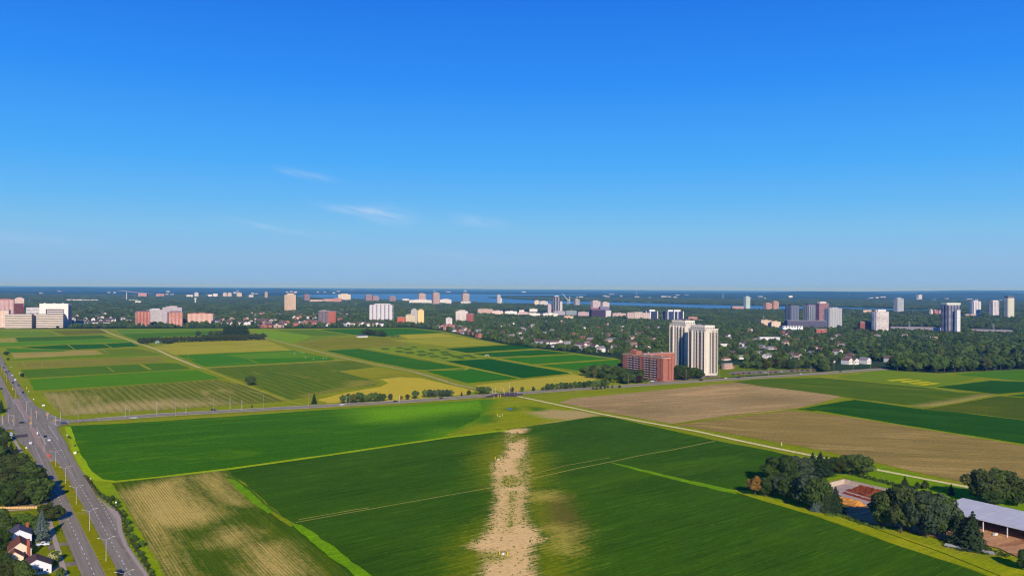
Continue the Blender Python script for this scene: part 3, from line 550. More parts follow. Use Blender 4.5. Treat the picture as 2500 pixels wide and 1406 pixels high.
def tower(label, cat, x0, x1, yt, yb, wall=BEIGE, glass=DGLASS, style='grid', name='apartment_tower', rot=U, ratio=0.7, fl=3.0, cw=3.6, band=0.45, colf=0.5,
          pent=(0.35, 0.5, 4), pc=None, stacks=0, sc=WHITE, group=None, clear=60, side=None, roof=LROOF, hmin=None):
    xm = (x0+x1)/2; B = P(xm, yb); D = B.y; W_ = (x1-x0)/F*D; H = (yb-yt)/F*D
    k = W_/(abs(math.cos(rot))+ratio*abs(math.sin(rot))); w, d = k, k*ratio
    B = B+Vector((0, d*0.4, 0)); t = empty(name, B, rot, label, cat, group)
    mb = MB(); mb.box((0, 0, H/2), (w, d, H)); mb.build('wall', facade(wall, glass, fl, cw, style, band, colf), t)
    mb = MB(); mb.box((0, 0, H+0.45), (w+0.3, d+0.3, 0.9)); mb.build('roof', roofm(roof), t)
    if pent: mb = MB(); mb.box((w*0.04, 0, H+0.9+pent[2]/2), (w*pent[0]*1.3, d*pent[1], pent[2])); mb.box((-w*.25, d*.1, H+0.9+pent[2]*.3), (w*.15, d*.3, pent[2]*.6)); mb.build('penthouse', pmat('penthouse_wall', pc or wall, 0.8), t)
    for i in range(stacks):
        for face in (0, 1):
            if face and i >= max(1, int(stacks*ratio)): continue
            n_ = stacks if not face else max(1, int(stacks*ratio)); L = w if not face else d
            c = -L/2+L*(i+0.5)/n_; mb = MB(); nf = max(2, int(H/fl)); bw = L/n_*0.5
            for f in range(nf):
                z = f*fl+fl*0.4+0.5
                if not face: mb.box((c, -d/2-0.7, z), (bw, 1.4, fl*.42))
                else: mb.box((-w/2-0.7, c, z), (1.4, bw, fl*.42))
            mb.build('balcony_stack', pmat('balcony_front', sc, 0.7), t)
    OCC.append((B.x, B.y, max(w, d)*0.75+4, clear)); return t
def slab(label, cat, x0, x1, yt, yb, wall=WHITE, name='low_building', **kw):
    kw.setdefault('pent', (0.2, 0.4, 2)); kw.setdefault('ratio', 0.35); kw.setdefault('clear', 130); kw.setdefault('rot', 0.12)
    return tower(label, cat, x0, x1, yt, yb, wall, name=name, **kw)
T = tower
# left edge
T('tall pink red apartment tower cut by the left picture edge', 'apartment block', -18, 29, 732, 777, (188, 108, 104), WHITE, stacks=4, fl=3, pent=(.4, .5, 3))
T('pale box topped tower behind the dark brown brick block', 'apartment block', 33, 56, 728.5, 755, (226, 200, 186), (170, 140, 130), ratio=.6)
T('dark brown brick block right of the tall pink red tower', 'apartment block', 29, 55, 741, 779, (110, 58, 48), (90, 48, 44), style='bands', pent=None, ratio=.8)
OFF = dict(style='bands', fl=4.6, band=.42, pent=None, ratio=.55, rot=0.35)
T('plain blank pinkish office wing at the left picture edge', 'office building', -20, 19, 758, 800, (222, 190, 170), (222, 190, 170), name='office_building', pent=None, ratio=.5, rot=.3)
T('cream office block with five window bands, leftmost beside tan field', 'office building', 8, 73, 768, 802, (230, 216, 200), (84, 66, 56), name='office_building', **OFF)
T('narrow blank cream link between the two low office blocks', 'office building', 68, 88, 766, 800, (226, 200, 172), (214, 190, 164), name='office_building', style='cols', colf=.05, pent=None, ratio=.9, rot=.3)
T('cream office block with window bands in front of tall white one', 'office building', 84, 150, 768, 801, (232, 218, 202), (84, 66, 56), name='office_building', **OFF)
T('small pale office block with ribbon windows behind the cream offices', 'office building', 62, 96, 751, 796, (226, 220, 214), (120, 116, 122), name='office_building', style='bands', fl=4, band=.4, pent=None, rot=.2)
# the tall white office block with a recessed window field
def big_office():
    x0, x1, yt, yb = 95, 167, 742, 799
    B = P(131, yb); D = B.y; W_ = (x1-x0)/F*D*.93; H = (yb-yt)/F*D; B += Vector((0, 10, 0))
    t = empty('office_building', B, 0.10, 'tall white office block with one large recessed field of window bands', 'office building')
    d = 24; wm_ = pmat('cream_cladding', (240, 232, 222), .8, .05, .2); dk = pmat('dark_window_band', (84, 76, 74), .5)
    mb = MB(); a, b = -W_*.28, W_*.36; z0, z1 = H*.14, H*.78
    mb.box((-W_/2+(a+W_/2)/2, 0, H/2), (a+W_/2, d, H)); mb.box((b+(W_/2-b)/2, 0, H/2), (W_/2-b, d, H))
    mb.box(((a+b)/2, 0.6, H/2), (b-a-.01, d-3, H-.01)); mb.box(((a+b)/2, 0, (H+z1)/2+.01), (b-a-.02, d, H-z1)); mb.build('wall', wm_, t)
    for i in range(8):
        z = z0+(z1-z0)*(i+.5)/8; mb = MB(); mb.box(((a+b)/2, -d/2+.75, z), ((b-a)*.86, .5, (z1-z0)/8*.42)); mb.build('window', dk, t)
    for s in (-1, 1): mb = MB(); mb.box(((a+b)/2+s*(b-a)*.47, -d/2+.8, (z0+z1)/2), ((b-a)*.04, .6, z1-z0)); mb.build('window', dk, t)
    for i in range(6): mb = MB(); mb.box((W_/2+.2, -d/2+3+i*3.4, H*.5), (.5, 1.2, H*.86)); mb.build('window', dk, t)
    mb = MB(); mb.box((0, 0, H+.4), (W_+.4, d+.4, .8)); mb.build('roof', wm_, t)
    for i, x in enumerate((-W_*.38, -W_*.05, W_*.25)): mb = MB(); mb.box((x, 0, H+1.8), (3, 3, 2)); mb.build('roof_vent', wm_, t)
    OCC.append((B.x, B.y, 30, 60))
big_office()
T('red brick apartment block with white balcony strips, left of its pair', 'apartment block', 325, 364, 761, 797, (184, 102, 84), (140, 76, 66), ratio=.8, stacks=4, sc=(226, 190, 172), pent=(.6, .6, 3), pc=(96, 78, 92))
T('red brick apartment block with pale window rows, right of its pair', 'apartment block', 403, 443, 763, 797, (188, 112, 88), (236, 206, 186), ratio=.8, stacks=0, pent=(.6, .6, 3), pc=(150, 110, 110), band=.5, colf=.35)
T('white gridded apartment slab between the two red brick blocks', 'apartment block', 357, 397, 757, 788, (214, 206, 204), (96, 92, 104), ratio=.35, rot=.25, cw=3, colf=.6, band=.6)
T('grey white slab with roof boxes behind right hand red brick block', 'apartment block', 395, 443, 751, 790, (196, 184, 188), (104, 92, 104), ratio=.4, rot=.2, pent=(.3, .6, 4))
slab('long orange red brick building of five storeys with terracotta roof', 'apartment block', 456, 519, 766, 789, (196, 138, 118), name='apartment_block', glass=(236, 214, 200), rot=.2, ratio=.4, roof=(206, 104, 78), clear=50)
slab('smaller orange roofed end wing right of the long orange block', 'apartment block', 487, 521, 768, 787, (204, 156, 136), name='apartment_block', glass=(236, 214, 200), rot=-.3, ratio=.6, roof=(206, 104, 78), clear=50)
T('beige apartment tower with dark vertical stripes and rooftop aerials, standing alone', 'apartment block', 694, 722, 720, 762, (222, 196, 164), (134, 108, 96), style='cols', cw=4.6, colf=.42, rot=.1, ratio=.5, pent=(.4, .6, 6), clear=20)
T('nine storey block with grey balconies and a blank red end wall', 'apartment block', 776, 803, 759.5, 791, (142, 124, 128), (64, 58, 70), rot=.25, ratio=.5, style='bands', band=.5, stacks=3, sc=(150, 140, 146), pent=(.3, .4, 3))
T('blank bright red brick wing beside grey balconies near pink terraces', 'apartment block', 800, 819, 760.5, 793, (172, 94, 76), (160, 86, 70), rot=.2, ratio=.7, style='cols', colf=.1, cw=5, pent=None)
T('wide white apartment slab with dark vertical recesses above the white terraces', 'apartment block', 901, 960, 744.5, 786, (222, 216, 220), (88, 78, 94), rot=.15, ratio=.3, style='cols', cw=13, colf=.38, stacks=6, sc=(240, 238, 240), pent=(.5, .6, 3), clear=45)
T('yellow sided apartment block with blank yellow end wall', 'apartment block', 1018, 1035, 758, 793, (236, 208, 140), (222, 192, 124), rot=.15, ratio=.7, style='cols', colf=.08, cw=6, pent=(.4, .4, 3))
T('dark and white gridded wing left of the blank yellow wall', 'apartment block', 1002, 1019, 757, 792, (206, 198, 196), (70, 60, 76), rot=.15, ratio=.7, cw=4, colf=.6, pent=(.4, .5, 3), clear=30)
slab('low cream block with dark balconies joined below yellow sided block', 'apartment block', 989, 1013, 769, 792, (232, 214, 176), name='apartment_block', glass=(90, 76, 70), rot=.15, ratio=.5, cw=3, colf=.6, clear=30)
slab('low orange red brick building left of the yellow sided block', 'low building', 969, 989, 775, 792, (196, 104, 70), glass=(150, 80, 60), rot=.2, clear=30)
T('brick block with bright white balconies in front, among trees', 'apartment block', 1112, 1142, 760, 788, (232, 222, 216), (120, 80, 74), rot=.1, ratio=.5, cw=4, colf=.45, stacks=4, pent=(.4, .4, 3), clear=30)
T('plain brown brick end wing right of the bright white balconies', 'apartment block', 1138, 1156, 766, 790, (160, 88, 72), (120, 70, 66), rot=.1, ratio=.6, pent=None, clear=30)
T('small white four storey block by red roofed terraces', 'apartment block', 1087, 1104, 777, 800, (228, 220, 214), (130, 110, 110), rot=.2, ratio=.6, pent=(.3, .3, 2), clear=25)
slab('long pink brick low building among trees right of brown brick block', 'low building', 1165, 1203, 755, 768, (184, 146, 130), glass=(226, 190, 170))
slab('dark red roofed terrace below the small white block', 'low building', 1080, 1110, 793, 806, (150, 80, 74), glass=(200, 170, 160), roof=(130, 60, 58), clear=30)
# far skyline, left to right
far = [(330, 344, 735, 740.5, 'low white building far out beyond the red brick pair', WHITE, .4), (337, 358, 716, 725, 'pink grey slab far out below the pale freeway', PINK, .5), (381, 401, 717.5, 724, 'pinkish far slab right of the pale freeway end', PINK, .5), (163, 200, 731, 735.5, 'long white low hall above the white row houses, left part', WHITE, .3),
       (200, 238, 731.5, 735.5, 'long white low hall above the white row houses, right part', WHITE, .3), (314, 336, 731.5, 735, 'pale green roofed hall left of the far pink slab', (190, 214, 206), .3), (455, 471, 720, 726, 'small white far slab left of the white stepped tower', WHITE, .5), (473, 484, 715, 725.5, 'white stepped far tower above the white water tower', WHITE, .7),
       (508, 518, 719, 725, 'white far slab, left of a pair above dense suburb', WHITE, .5), (520, 531, 717, 725, 'white far slab, right of a pair above dense suburb', WHITE, .5), (543, 553, 715.5, 725, 'tan far tower, left of touching pair', CREAM, .6), (554, 565, 715.5, 725, 'tan far tower, right of touching pair', CREAM, .6), (576, 590, 715.5, 725, 'pale tan far tower with saw tooth balconies', CREAM, .6),
       (605, 618, 720, 727, 'bright white far office block standing alone', WHITE, .8), (645, 653, 713.5, 728, 'slender tan far tower left of the beige striped tower', BEIGE, .8), (740, 756, 719.5, 736, 'brown grey far tower with white left edge', (160, 130, 130), .7), (757, 790, 732, 738, 'long pinkish white low block, nearest the brown grey tower', (226, 190, 176), .3), (790, 815, 730, 738, 'pinkish apartment block right of the long pinkish low one', (216, 164, 146), .4),
       (812, 834, 729, 739, 'salmon brick far block below the wide beige slab', (200, 142, 126), .5), (825, 856, 718.5, 734, 'wide beige far slab with even bays', CREAM, .4), (890, 908, 720, 736, 'pink brown far tower, left half of a joined pair', (176, 142, 140), .6), (907, 925, 723.5, 736, 'pink brown far tower, right half of a joined pair', (180, 150, 146), .6), (948, 966, 724, 737, 'lone brown pink far slab by the near river bank', (170, 140, 140), .6),
       (982, 998, 729.5, 736, 'small white far block left of the long white one', WHITE, .5), (998, 1056, 732.5, 742, 'long bright white low apartment block below two pink towers', WHITE, .25), (1019, 1039, 717.5, 741, 'pink tan tower rising behind the long white block', (214, 184, 172), .6), (1053, 1073, 715.5, 745, 'slim tall tan tower against the river, tallest of three', (212, 180, 164), .8), (1073, 1102, 731.5, 742, 'white stepped low cluster right of the slim tan tower', WHITE, .4),
       (1126, 1146, 717.5, 741, 'tan tower with white base standing right against the river', (212, 186, 174), .6), (1124, 1149, 736.5, 743, 'white base building under the right hand tan tower', WHITE, .4), (1212, 1222, 720.5, 743, 'slim grey white tower at the water left of centre', (206, 206, 210), .8), (1220, 1226, 729, 743, 'lower white annex at the slim grey white tower', WHITE, .8), (1304, 1317, 734.5, 745, 'beige far slab, left of the pair by the river', CREAM, .5), (1317, 1338, 736, 746, 'beige far slab, right of the pair by the river', (216, 206, 196), .4),
       (1401, 1415, 731, 748, 'grey beige far tower with stepped pointed top', (196, 184, 178), .8), (1442, 1466, 735.5, 756, 'white tower with pink stripes above the dark block, left', (232, 212, 208), .6), (1466, 1488, 739, 757, 'white tower with pink stripes above the dark block, right', (232, 214, 208), .6), (1817, 1832, 725, 757, 'pale mint green tower standing alone by the river', (206, 226, 214), .7), (1786, 1816, 748, 757, 'low pink block left of the mint green tower', (196, 148, 144), .3),
       (1865, 1886, 741, 758, 'orange tan stepped far block by river, lower part', (206, 156, 134), .6), (1884, 1902, 736.5, 758, 'orange tan stepped far block by river, taller part', (206, 160, 134), .6), (2106, 2128, 757, 764, 'low pink far block with flat white roof edge', (222, 188, 170), .3), (2184, 2208, 729, 764, 'pale blue grey tower standing alone right of centre river', (196, 202, 208), .6), (2270, 2278, 757, 771, 'white stub of the small pink and white block', WHITE, .8), (2277, 2291, 758, 771, 'pink stub of the small pink and white block', (196, 136, 130), .8),
       (2239, 2252, 719.5, 727, 'small white tower far off in the wooded hills', WHITE, .6), (1925, 1935, 722, 725, 'tiny white hall in the far woods above orange block', WHITE, .5), (2290, 2304, 759, 769, 'low pink brown slab just left of the dark white tower', (180, 140, 136), .5), (1267, 1280, 757, 763, 'small white shop block left of the long commercial strip', WHITE, .5), (1087, 1100, 738, 743, 'tiny white block right of the stepped white cluster', WHITE, .5)]
for (a, b, yt, yb, lb, c, rt) in far:
    T(lb, 'far building', a, b, yt, yb+1.5, c, tuple(int(v*.55) for v in c), name='far_building', rot=.12 if rt < .6 else .4, ratio=rt, pent=(.35, .4, 3.5) if yb-yt > 9 else None, cw=6, fl=3.2, colf=.45, style='cols' if rt > .5 else 'grid', clear=30)
# commercial centre
T('tall dark glass tower with white centre strip, beside the crane', 'tower', 1349, 1367, 724.5, 765, (60, 66, 86), (36, 44, 66), name='glass_tower', rot=.35, ratio=.7, style='cols', cw=9, colf=.7, pent=(.5, .5, 4), pc=(220, 214, 210), stacks=2, sc=(226, 214, 206))
T('stepped lower shoulder on the right of the tall dark glass tower', 'tower', 1366, 1373, 736, 765, (220, 212, 210), (120, 110, 124), name='glass_tower', rot=.3, pent=None)
T('thin pale unfinished tower left of the tall dark glass tower', 'tower', 1336, 1346, 744, 766, (196, 182, 186), (150, 132, 140), rot=.3, pent=(.4, .4, 4))
T('broad dark purple glass office block below the pink striped towers', 'office building', 1441, 1478, 756, 778, (64, 50, 74), (50, 40, 66), name='office_building', rot=.15, ratio=.5, pent=None)
T('red topped corner box left above the dark purple block', 'office building', 1441, 1462, 752, 770, (156, 72, 76), (96, 60, 76), name='office_building', rot=.1, ratio=.3, pent=None)
T('blue grey glass block behind the dark purple block, right', 'office building', 1463, 1488, 749, 775, (130, 124, 150), (84, 84, 120), name='office_building', rot=.2, ratio=.5, pent=None)
T('white office block at the right of the dark purple one', 'office building', 1477, 1492, 758.5, 776, (230, 222, 220), (120, 110, 120), name='office_building', rot=.2, ratio=.6, pent=None)
for (a, b, yt, yb, c, lb) in [(1200, 1228, 759, 766, (226, 200, 190), 'pinkish white commercial hall at the left of the long strip'), (1232, 1262, 760, 766.5, WHITE, 'long white roofed hall, second on the commercial strip'), (1262, 1300, 763, 769, (214, 184, 176), 'tan pink hall in the middle of the commercial strip'), (1292, 1312, 754.5, 760, WHITE, 'small white block behind the tan pink hall'),
                              (1290, 1318, 765, 770, WHITE, 'white flat roofed store before the tan pink hall'), (1324, 1362, 765, 774, WHITE, 'large bright white store with tall entrance block'), (1350, 1380, 760, 768, (176, 166, 176), 'grey podium below the tall dark glass tower'), (1380, 1408, 759, 768, (140, 156, 160), 'grey green hall right of the tall dark glass tower'),
                              (1376, 1400, 772, 782, (226, 186, 150), 'tan flat block in front of the grey green hall'), (1410, 1438, 762, 770, (196, 166, 166), 'pink brown halls left of the dark purple block'), (1494, 1528, 765, 776, (204, 174, 168), 'pink low halls between purple block and tall flats'), (1588, 1600, 770, 778, WHITE, 'small white annex by the dark glass office pair')]:
    slab(lb, 'commercial hall', a, b, yt, yb+1, c, glass=tuple(int(v*.7) for v in c), name='commercial_hall', clear=90)
T('beige new flats with white vertical bays, left section', 'apartment block', 1530, 1548, 763, 783, (196, 164, 158), (110, 90, 104), name='apartment_block', rot=.15, ratio=.5, stacks=3, sc=(236, 222, 210), pent=None)
T('beige new flats with white vertical bays, middle section', 'apartment block', 1547, 1569, 762, 783, (210, 186, 172), (110, 90, 104), name='apartment_block', rot=.15, ratio=.5, stacks=4, sc=(240, 228, 216), pent=None)
T('beige new flats with white vertical bays, right section', 'apartment block', 1568, 1587, 764, 783, (206, 184, 174), (110, 90, 104), name='apartment_block', rot=.15, ratio=.5, stacks=3, sc=(240, 228, 216), pent=None)
def framed(x0, x1, yt, yb, label, tall):
    B = P((x0+x1)/2, yb); D = B.y; W_ = (x1-x0)/F*D; H = (yb-yt)/F*D
    t = empty('office_building', B+Vector((0, 14, 0)), .12, label, 'office building'); g_ = facade((52, 60, 90), (34, 40, 66), 3.6, 5, 'bands', .5); w = pmat('white_frame', (236, 236, 236), .7)
    mb = MB(); mb.box((0, 0, H*.44), (W_, 26, H*.88)); mb.build('wall', g_, t)
    for x in ((-W_/2, -W_*.12, W_/2) if len(tall) == 1 else (-W_/2+W_*.16, -W_*.0, W_*.2, W_/2)): mb = MB(); mb.box((x, -13.2, H*.46), (2.6, 1.6, H*.92)); mb.build('frame', w, t)
    for a, b in tall: mb = MB(); mb.box(((a+b)/2*W_, 0, H*.97), ((b-a)*W_, 20, H*.18)); mb.build('penthouse', w, t)
    OCC.append((B.x, B.y, 30, 90))
framed(1576, 1605, 757.5, 781, 'dark glass office block in white frames, left of two', [(-.2, .3)])
framed(1622, 1668, 758, 781, 'wide dark glass office block in white frames, right of two', [(-.32, -.05), (0.0, .36)])
slab('low brick block right of the wide framed dark office', 'low building', 1679, 1703, 774.5, 785, (178, 130, 114), glass=(150, 96, 86), clear=60)
# Carling side cluster
T('dark blue grey tower, leftmost of the tower cluster right of centre', 'apartment block', 1921, 1952, 747.5, 800, (108, 116, 136), (58, 66, 92), rot=.4, ratio=.8, stacks=3, sc=(140, 146, 158), pent=(.6, .6, 3), pc=(56, 60, 84))
T('dark glass tower with white balconies, second in the tower cluster', 'apartment block', 1964, 1992, 745, 798, (92, 100, 118), (44, 50, 76), rot=.4, ratio=.8, stacks=4, sc=(206, 210, 212), pent=(.7, .6, 3), pc=(56, 60, 84))
T('reddish brown brick tower with white cap, rear of the cluster', 'apartment block', 1992, 2024, 741, 794, (156, 116, 116), (116, 84, 90), rot=.3, ratio=.7, style='cols', cw=4, pent=(.5, .5, 5), pc=(224, 206, 206))
T('grey tower with pale concrete grid at the right of the cluster', 'apartment block', 2016, 2057, 753.5, 800, (184, 184, 186), (86, 88, 104), rot=.3, ratio=.6, stacks=5, sc=(214, 214, 212), pent=(.4, .5, 3), cw=4)
slab('long dark podium of flats below the tower cluster', 'apartment block', 1919, 2018, 783, 803, (92, 90, 108), name='apartment_block', glass=(56, 54, 76), rot=.08, ratio=.2, clear=70, pent=None)
slab('beige low flats stepping towards the dark podium, nearer part', 'apartment block', 1882, 1906, 785.5, 799, (232, 204, 178), name='apartment_block', glass=(180, 150, 130), clear=60)
slab('beige low flats among trees, farther part left of white arches', 'apartment block', 1856, 1884, 782, 795, (222, 192, 168), name='apartment_block', glass=(170, 140, 124), clear=60)
slab('bright white building with dark arched openings in front of podium', 'low building', 1907, 1961, 796, 810, (240, 240, 242), glass=(60, 72, 76), cw=8, colf=.5, band=.6, fl=12, clear=60, pent=None)
slab('red brick hall with gable below the tower cluster', 'low building', 1991, 2019, 804, 818, (166, 98, 82), glass=(150, 84, 72), clear=60, pent=None)
T('white gridded apartment slab with blank white right end', 'apartment block', 2130, 2172, 761, 812, (226, 218, 216), (150, 136, 142), rot=.35, ratio=.45, cw=4, colf=.55, style='bands', band=.5, pent=(.5, .6, 5), pc=WHITE, stacks=1, clear=40)
slab('low dark brown brick block left of white gridded slab', 'low building', 2096, 2131, 786, 810, (146, 92, 82), glass=(104, 68, 68), rot=.2, clear=40, fl=3.2)
T('tall dark navy tower with stepped white right side and cream cap', 'apartment block', 2304, 2345, 745, 816, (92, 92, 116), (46, 48, 80), rot=.3, ratio=.6, stacks=4, sc=(196, 196, 206), pent=(.9, .8, 5), pc=(222, 226, 206), clear=35)
T('white balcony edge tower attached right of the tall navy tower', 'apartment block', 2333, 2345, 757, 817, (230, 230, 230), (150, 150, 164), rot=.3, ratio=.7, pent=None, clear=35)
slab('low white terrace with dark openings at foot of navy tower', 'low building', 2282, 2314, 800.5, 812, (236, 236, 238), glass=(70, 72, 84), cw=6, colf=.5, fl=7, clear=50, pent=None)
T('white striped tower, left one of three at the right edge', 'apartment block', 2371, 2396, 736, 772, (232, 230, 232), (104, 102, 124), rot=.3, ratio=.6, style='cols', cw=9, colf=.4, stacks=2, pent=(.4, .4, 4))
T('white tower with brown base, middle one of three at right edge', 'apartment block', 2419, 2440, 736, 774, (226, 220, 218), (130, 110, 116), rot=.3, ratio=.6, style='cols', cw=8, colf=.4, pent=(.7, .6, 4), pc=WHITE)
T('tallest cream tower with dark domed top at the right edge', 'apartment block', 2455, 2477, 728, 780, (222, 218, 196), (160, 158, 146), rot=.3, ratio=.7, pent=(.8, .8, 8), pc=(110, 106, 110), stacks=3, sc=(226, 224, 208))
slab('pink brown low flats between the white towers at right', 'low building', 2352, 2400, 768, 776, (190, 164, 156), glass=(150, 120, 120), clear=60)
slab('long yellow cream school building alone in the dark trees', 'school building', 2250, 2290, 823, 834, (240, 216, 158), name='school_building', glass=(200, 170, 120), rot=.12, clear=90, roof=(200, 184, 160), pent=None, cw=6)
slab('pink long bungalow in the trees below the yellow school', 'low building', 2220, 2246, 847, 855, (222, 184, 166), glass=(190, 140, 130), roof=(176, 120, 100), clear=70, pent=None)
slab('white long roof amid trees right of the twin towers', 'low building', 1855, 1905, 824, 832, (240, 236, 232), glass=(150, 150, 150), rot=-.1, clear=90, pent=None, roof=(240, 236, 232))
slab('narrow white flat roof just right of twin towers', 'low building', 1758, 1782, 840, 846, (232, 226, 222), glass=(150, 140, 140), clear=70, pent=None, roof=(236, 232, 228))
slab('grey roofed bungalow and lawn right of the twin towers', 'bungalow', 1762, 1790, 888, 902, (206, 170, 150), name='bungalow', glass=(90, 84, 90), roof=(150, 150, 158), clear=80, pent=None, rot=U)

# --- twin white towers beside the cross road
wt_w = facade((234, 222, 204), (200, 190, 184), 2.75, 3.2, 'bands', .1); wt_p = pmat('tower_panel', (236, 224, 206), .8, .06, .3); wt_d = pmat('tower_glazing', (108, 102, 106), .45, .3, 1.2); wt_b = pmat('balcony_rail', (170, 160, 158), .5, .3, .8)
def near_tower(px, yb, label, H=60.7):
    C0 = P(px, yb); t = empty('apartment_tower', C0, U, label, 'apartment tower', 'white twin towers')
    w, L = 22.0, 33.0            # along the cross road, and away from it
    mb = MB(); mb.box((w/2, L/2, H/2), (w, L, H)); mb.build('wall', wt_w, t)
    fl = 2.75; nf = 22
    # left long face: three recessed glazing bays with balconies, ribs between
    def face_pt(face, s, out):   # s along the face, out from the wall
        return (-out, s) if face == 0 else (s, -out)
    bays0 = [(1.2, 5.2, 'balc'), (7.4, 12.4, 'balc'), (14.6, 18.6, 'glaz'), (25.5, 31.5, 'balc')]; bays1 = [(6.4, 9.0, 'win'), (10.4, 14.6, 'balc'), (16.8, 20.6, 'balc')]
    for face, bays, LL in ((0, bays0, L), (1, bays1, w)):
        for a, b, kind in bays:
            mb = MB(); c = face_pt(face, (a+b)/2, .06)
            dims = (.12, b-a, H-7) if face == 0 else (b-a, .12, H-7); mb.box((c[0], c[1], H/2-.5), dims); mb.build('window', wt_d, t)
            for s in (a-.35, b+.35):
                mb = MB(); c = face_pt(face, s, .7); dims = (1.4, .5, H-4) if face == 0 else (.5, 1.4, H-4); mb.box((c[0], c[1], H/2), dims); mb.build('rib', wt_p, t)
            step = 1 if kind == 'balc' else 2
            if kind == 'win': continue
            for f in range(0, nf-1, step):
                mb = MB(); z = 3.4+f*fl*(1 if step == 1 else 1); c = face_pt(face, (a+b)/2, .75); dp = 1.15
                dims = (dp, (b-a)-.35, .22) if face == 0 else ((b-a)-.35, dp, .22); mb.box((c[0], c[1], z), dims)
                c = face_pt(face, (a+b)/2 + (0.5 if f % 2 else -.5), 1.27); dims = (.08, (b-a)*.55, .95) if face == 0 else ((b-a)*.55, .08, .95); mb.box((c[0], c[1], z+.58), dims)
                mb.build('balcony', wt_b, t)
    mb = MB(); mb.box((w/2, L/2, H+.5), (w+1.2, L+1.2, 1.0)); mb.build('parapet', wt_p, t)
    mb = MB(); mb.box((w/2, L/2+1, H+3.3), (w*.8, L*.84, 4.6)); mb.build('penthouse', wt_p, t)
    for i in range(7):
        mb = MB(); mb.box((w*.1-.06, 5.5+i*4.0, H+2.0), (.3, 1.8, 1.6)); mb.build('window', wt_d, t)
    for i in range(4):
        mb = MB(); mb.box((w*.22+i*4.2, L/2+1-L*.42-.06, H+2.0), (1.8, .3, 1.6)); mb.build('window', wt_d, t)
    for i, (x, y) in enumerate(((6, 9), (12, 18), (9, 26))): mb = MB(); mb.box((x, y, H+6.2), (2.4, 3, 1.4)); mb.build('roof_vent', wt_d, t)
    OCC.append((C0.x+3, C0.y+20, 24, 12)); return t
near_tower(1722, 917.5, 'nearer front tower of the white twin pair beside the road')
B2 = P(1722, 917.5); 
z2 = 1190.0; x2 = (1675-1250)/F*z2
pb = PX((x2, z2, 0)); near_tower(pb[0], pb[1], 'rear tower of the white twin pair, partly shaded', H=65.0)
# --- brick block with balconies, two wings
def brick_block():
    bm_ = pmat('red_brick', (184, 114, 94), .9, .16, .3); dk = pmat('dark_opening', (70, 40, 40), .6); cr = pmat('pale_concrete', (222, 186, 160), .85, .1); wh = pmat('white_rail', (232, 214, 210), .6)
    C0 = P(1619, 931.5); t = empty('apartment_block', C0, U, 'long red brick apartment block with four columns of dark balconies', 'apartment block')
    H, L, w = 28.6, 80.0, 17.0; nf = 9; fl = 2.95
    mb = MB(); mb.box((w/2, L/2, H/2), (w, L, H)); mb.box((w+29, L-8.5+.01, H/2-.01), (58, 17, H-.02)); mb.build('wall', bm_, t)
    mb = MB(); mb.box((w/2, L/2, H+.35), (w+.8, L+.8, .7)); mb.box((w+29.5, L-8.5, H+.33), (58.5, 17.8, .64)); mb.build('parapet', cr, t)
    mb = MB(); mb.box((w/2, L/2, H+.72), (w-1, L-1, .1)); mb.box((w+29, L-8.5, H+.70), (57, 16, .1)); mb.build('roof', pmat('gravel_roof', (150, 124, 104), .95), t)
    mb = MB(); mb.box((w*.5, L-16, H+3), (9, 14, 4.8)); mb.box((w*.5+1, L-11, H+6), (4, 4, 2)); mb.build('penthouse', bm_, t)
    mb = MB(); mb.box((w-3, -.6, H/2+1.2), (3, 1.2, H+2.4)); mb.build('chimney', bm_, t)
    for (a, b) in ((L*.135, L*.275), (L*.30, L*.43), (L*.555, L*.68), (L*.71, L*.86)):
        a, b = L-b, L-a
        a, b = b if a > b else a, a if a > b else b
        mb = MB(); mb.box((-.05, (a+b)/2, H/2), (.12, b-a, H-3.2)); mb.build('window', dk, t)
        for f in range(nf):
            for hh in (0, 1):
                c = a+(b-a)*(.26 if hh == 0 else .74); mb = MB(); z = 2.0+f*fl
                mb.slot = 0; mb.box((-.75, c, z), (1.5, (b-a)*.44, .2)); mb.slot = 1; mb.box((-1.5, c, z+.6), (.1, (b-a)*.34, .8)); 
                mb.build('balcony', [cr, wh], t)
    def winrow(face, s, wd):
        for f in range(nf):
            mb = MB(); z = 2.8+f*fl
            if face == 0: mb.box((-.06, s, z), (.14, wd, 1.3))
            else: mb.box((s, -.06, z), (wd, .14, 1.3))
            mb.build('window', dk, t)
    for s in (L*.965, L*.50, L*.07): winrow(0, s, 1.8)
    winrow(1, 8.5, 2.4)
    for k_, (x, y) in enumerate(((w*.5, 12), (w*.4, 30), (w*.6, 48), (w+20, L-8), (w+42, L-9))): mb = MB(); mb.box((x, y, H+1.4), (1.4, 1.4, 1.4)); mb.build('roof_vent', cr, t)
    OCC.append((C0.x-15, C0.y+35, 20, 5)); OCC.append((C0.x-35, C0.y+75, 20, 5)); OCC.append((C0.x, C0.y+90, 24, 10)); OCC.append((C0.x+10, C0.y+100, 20, 10)); OCC.append((C0.x+5, C0.y+8, 22, 10))
brick_block()
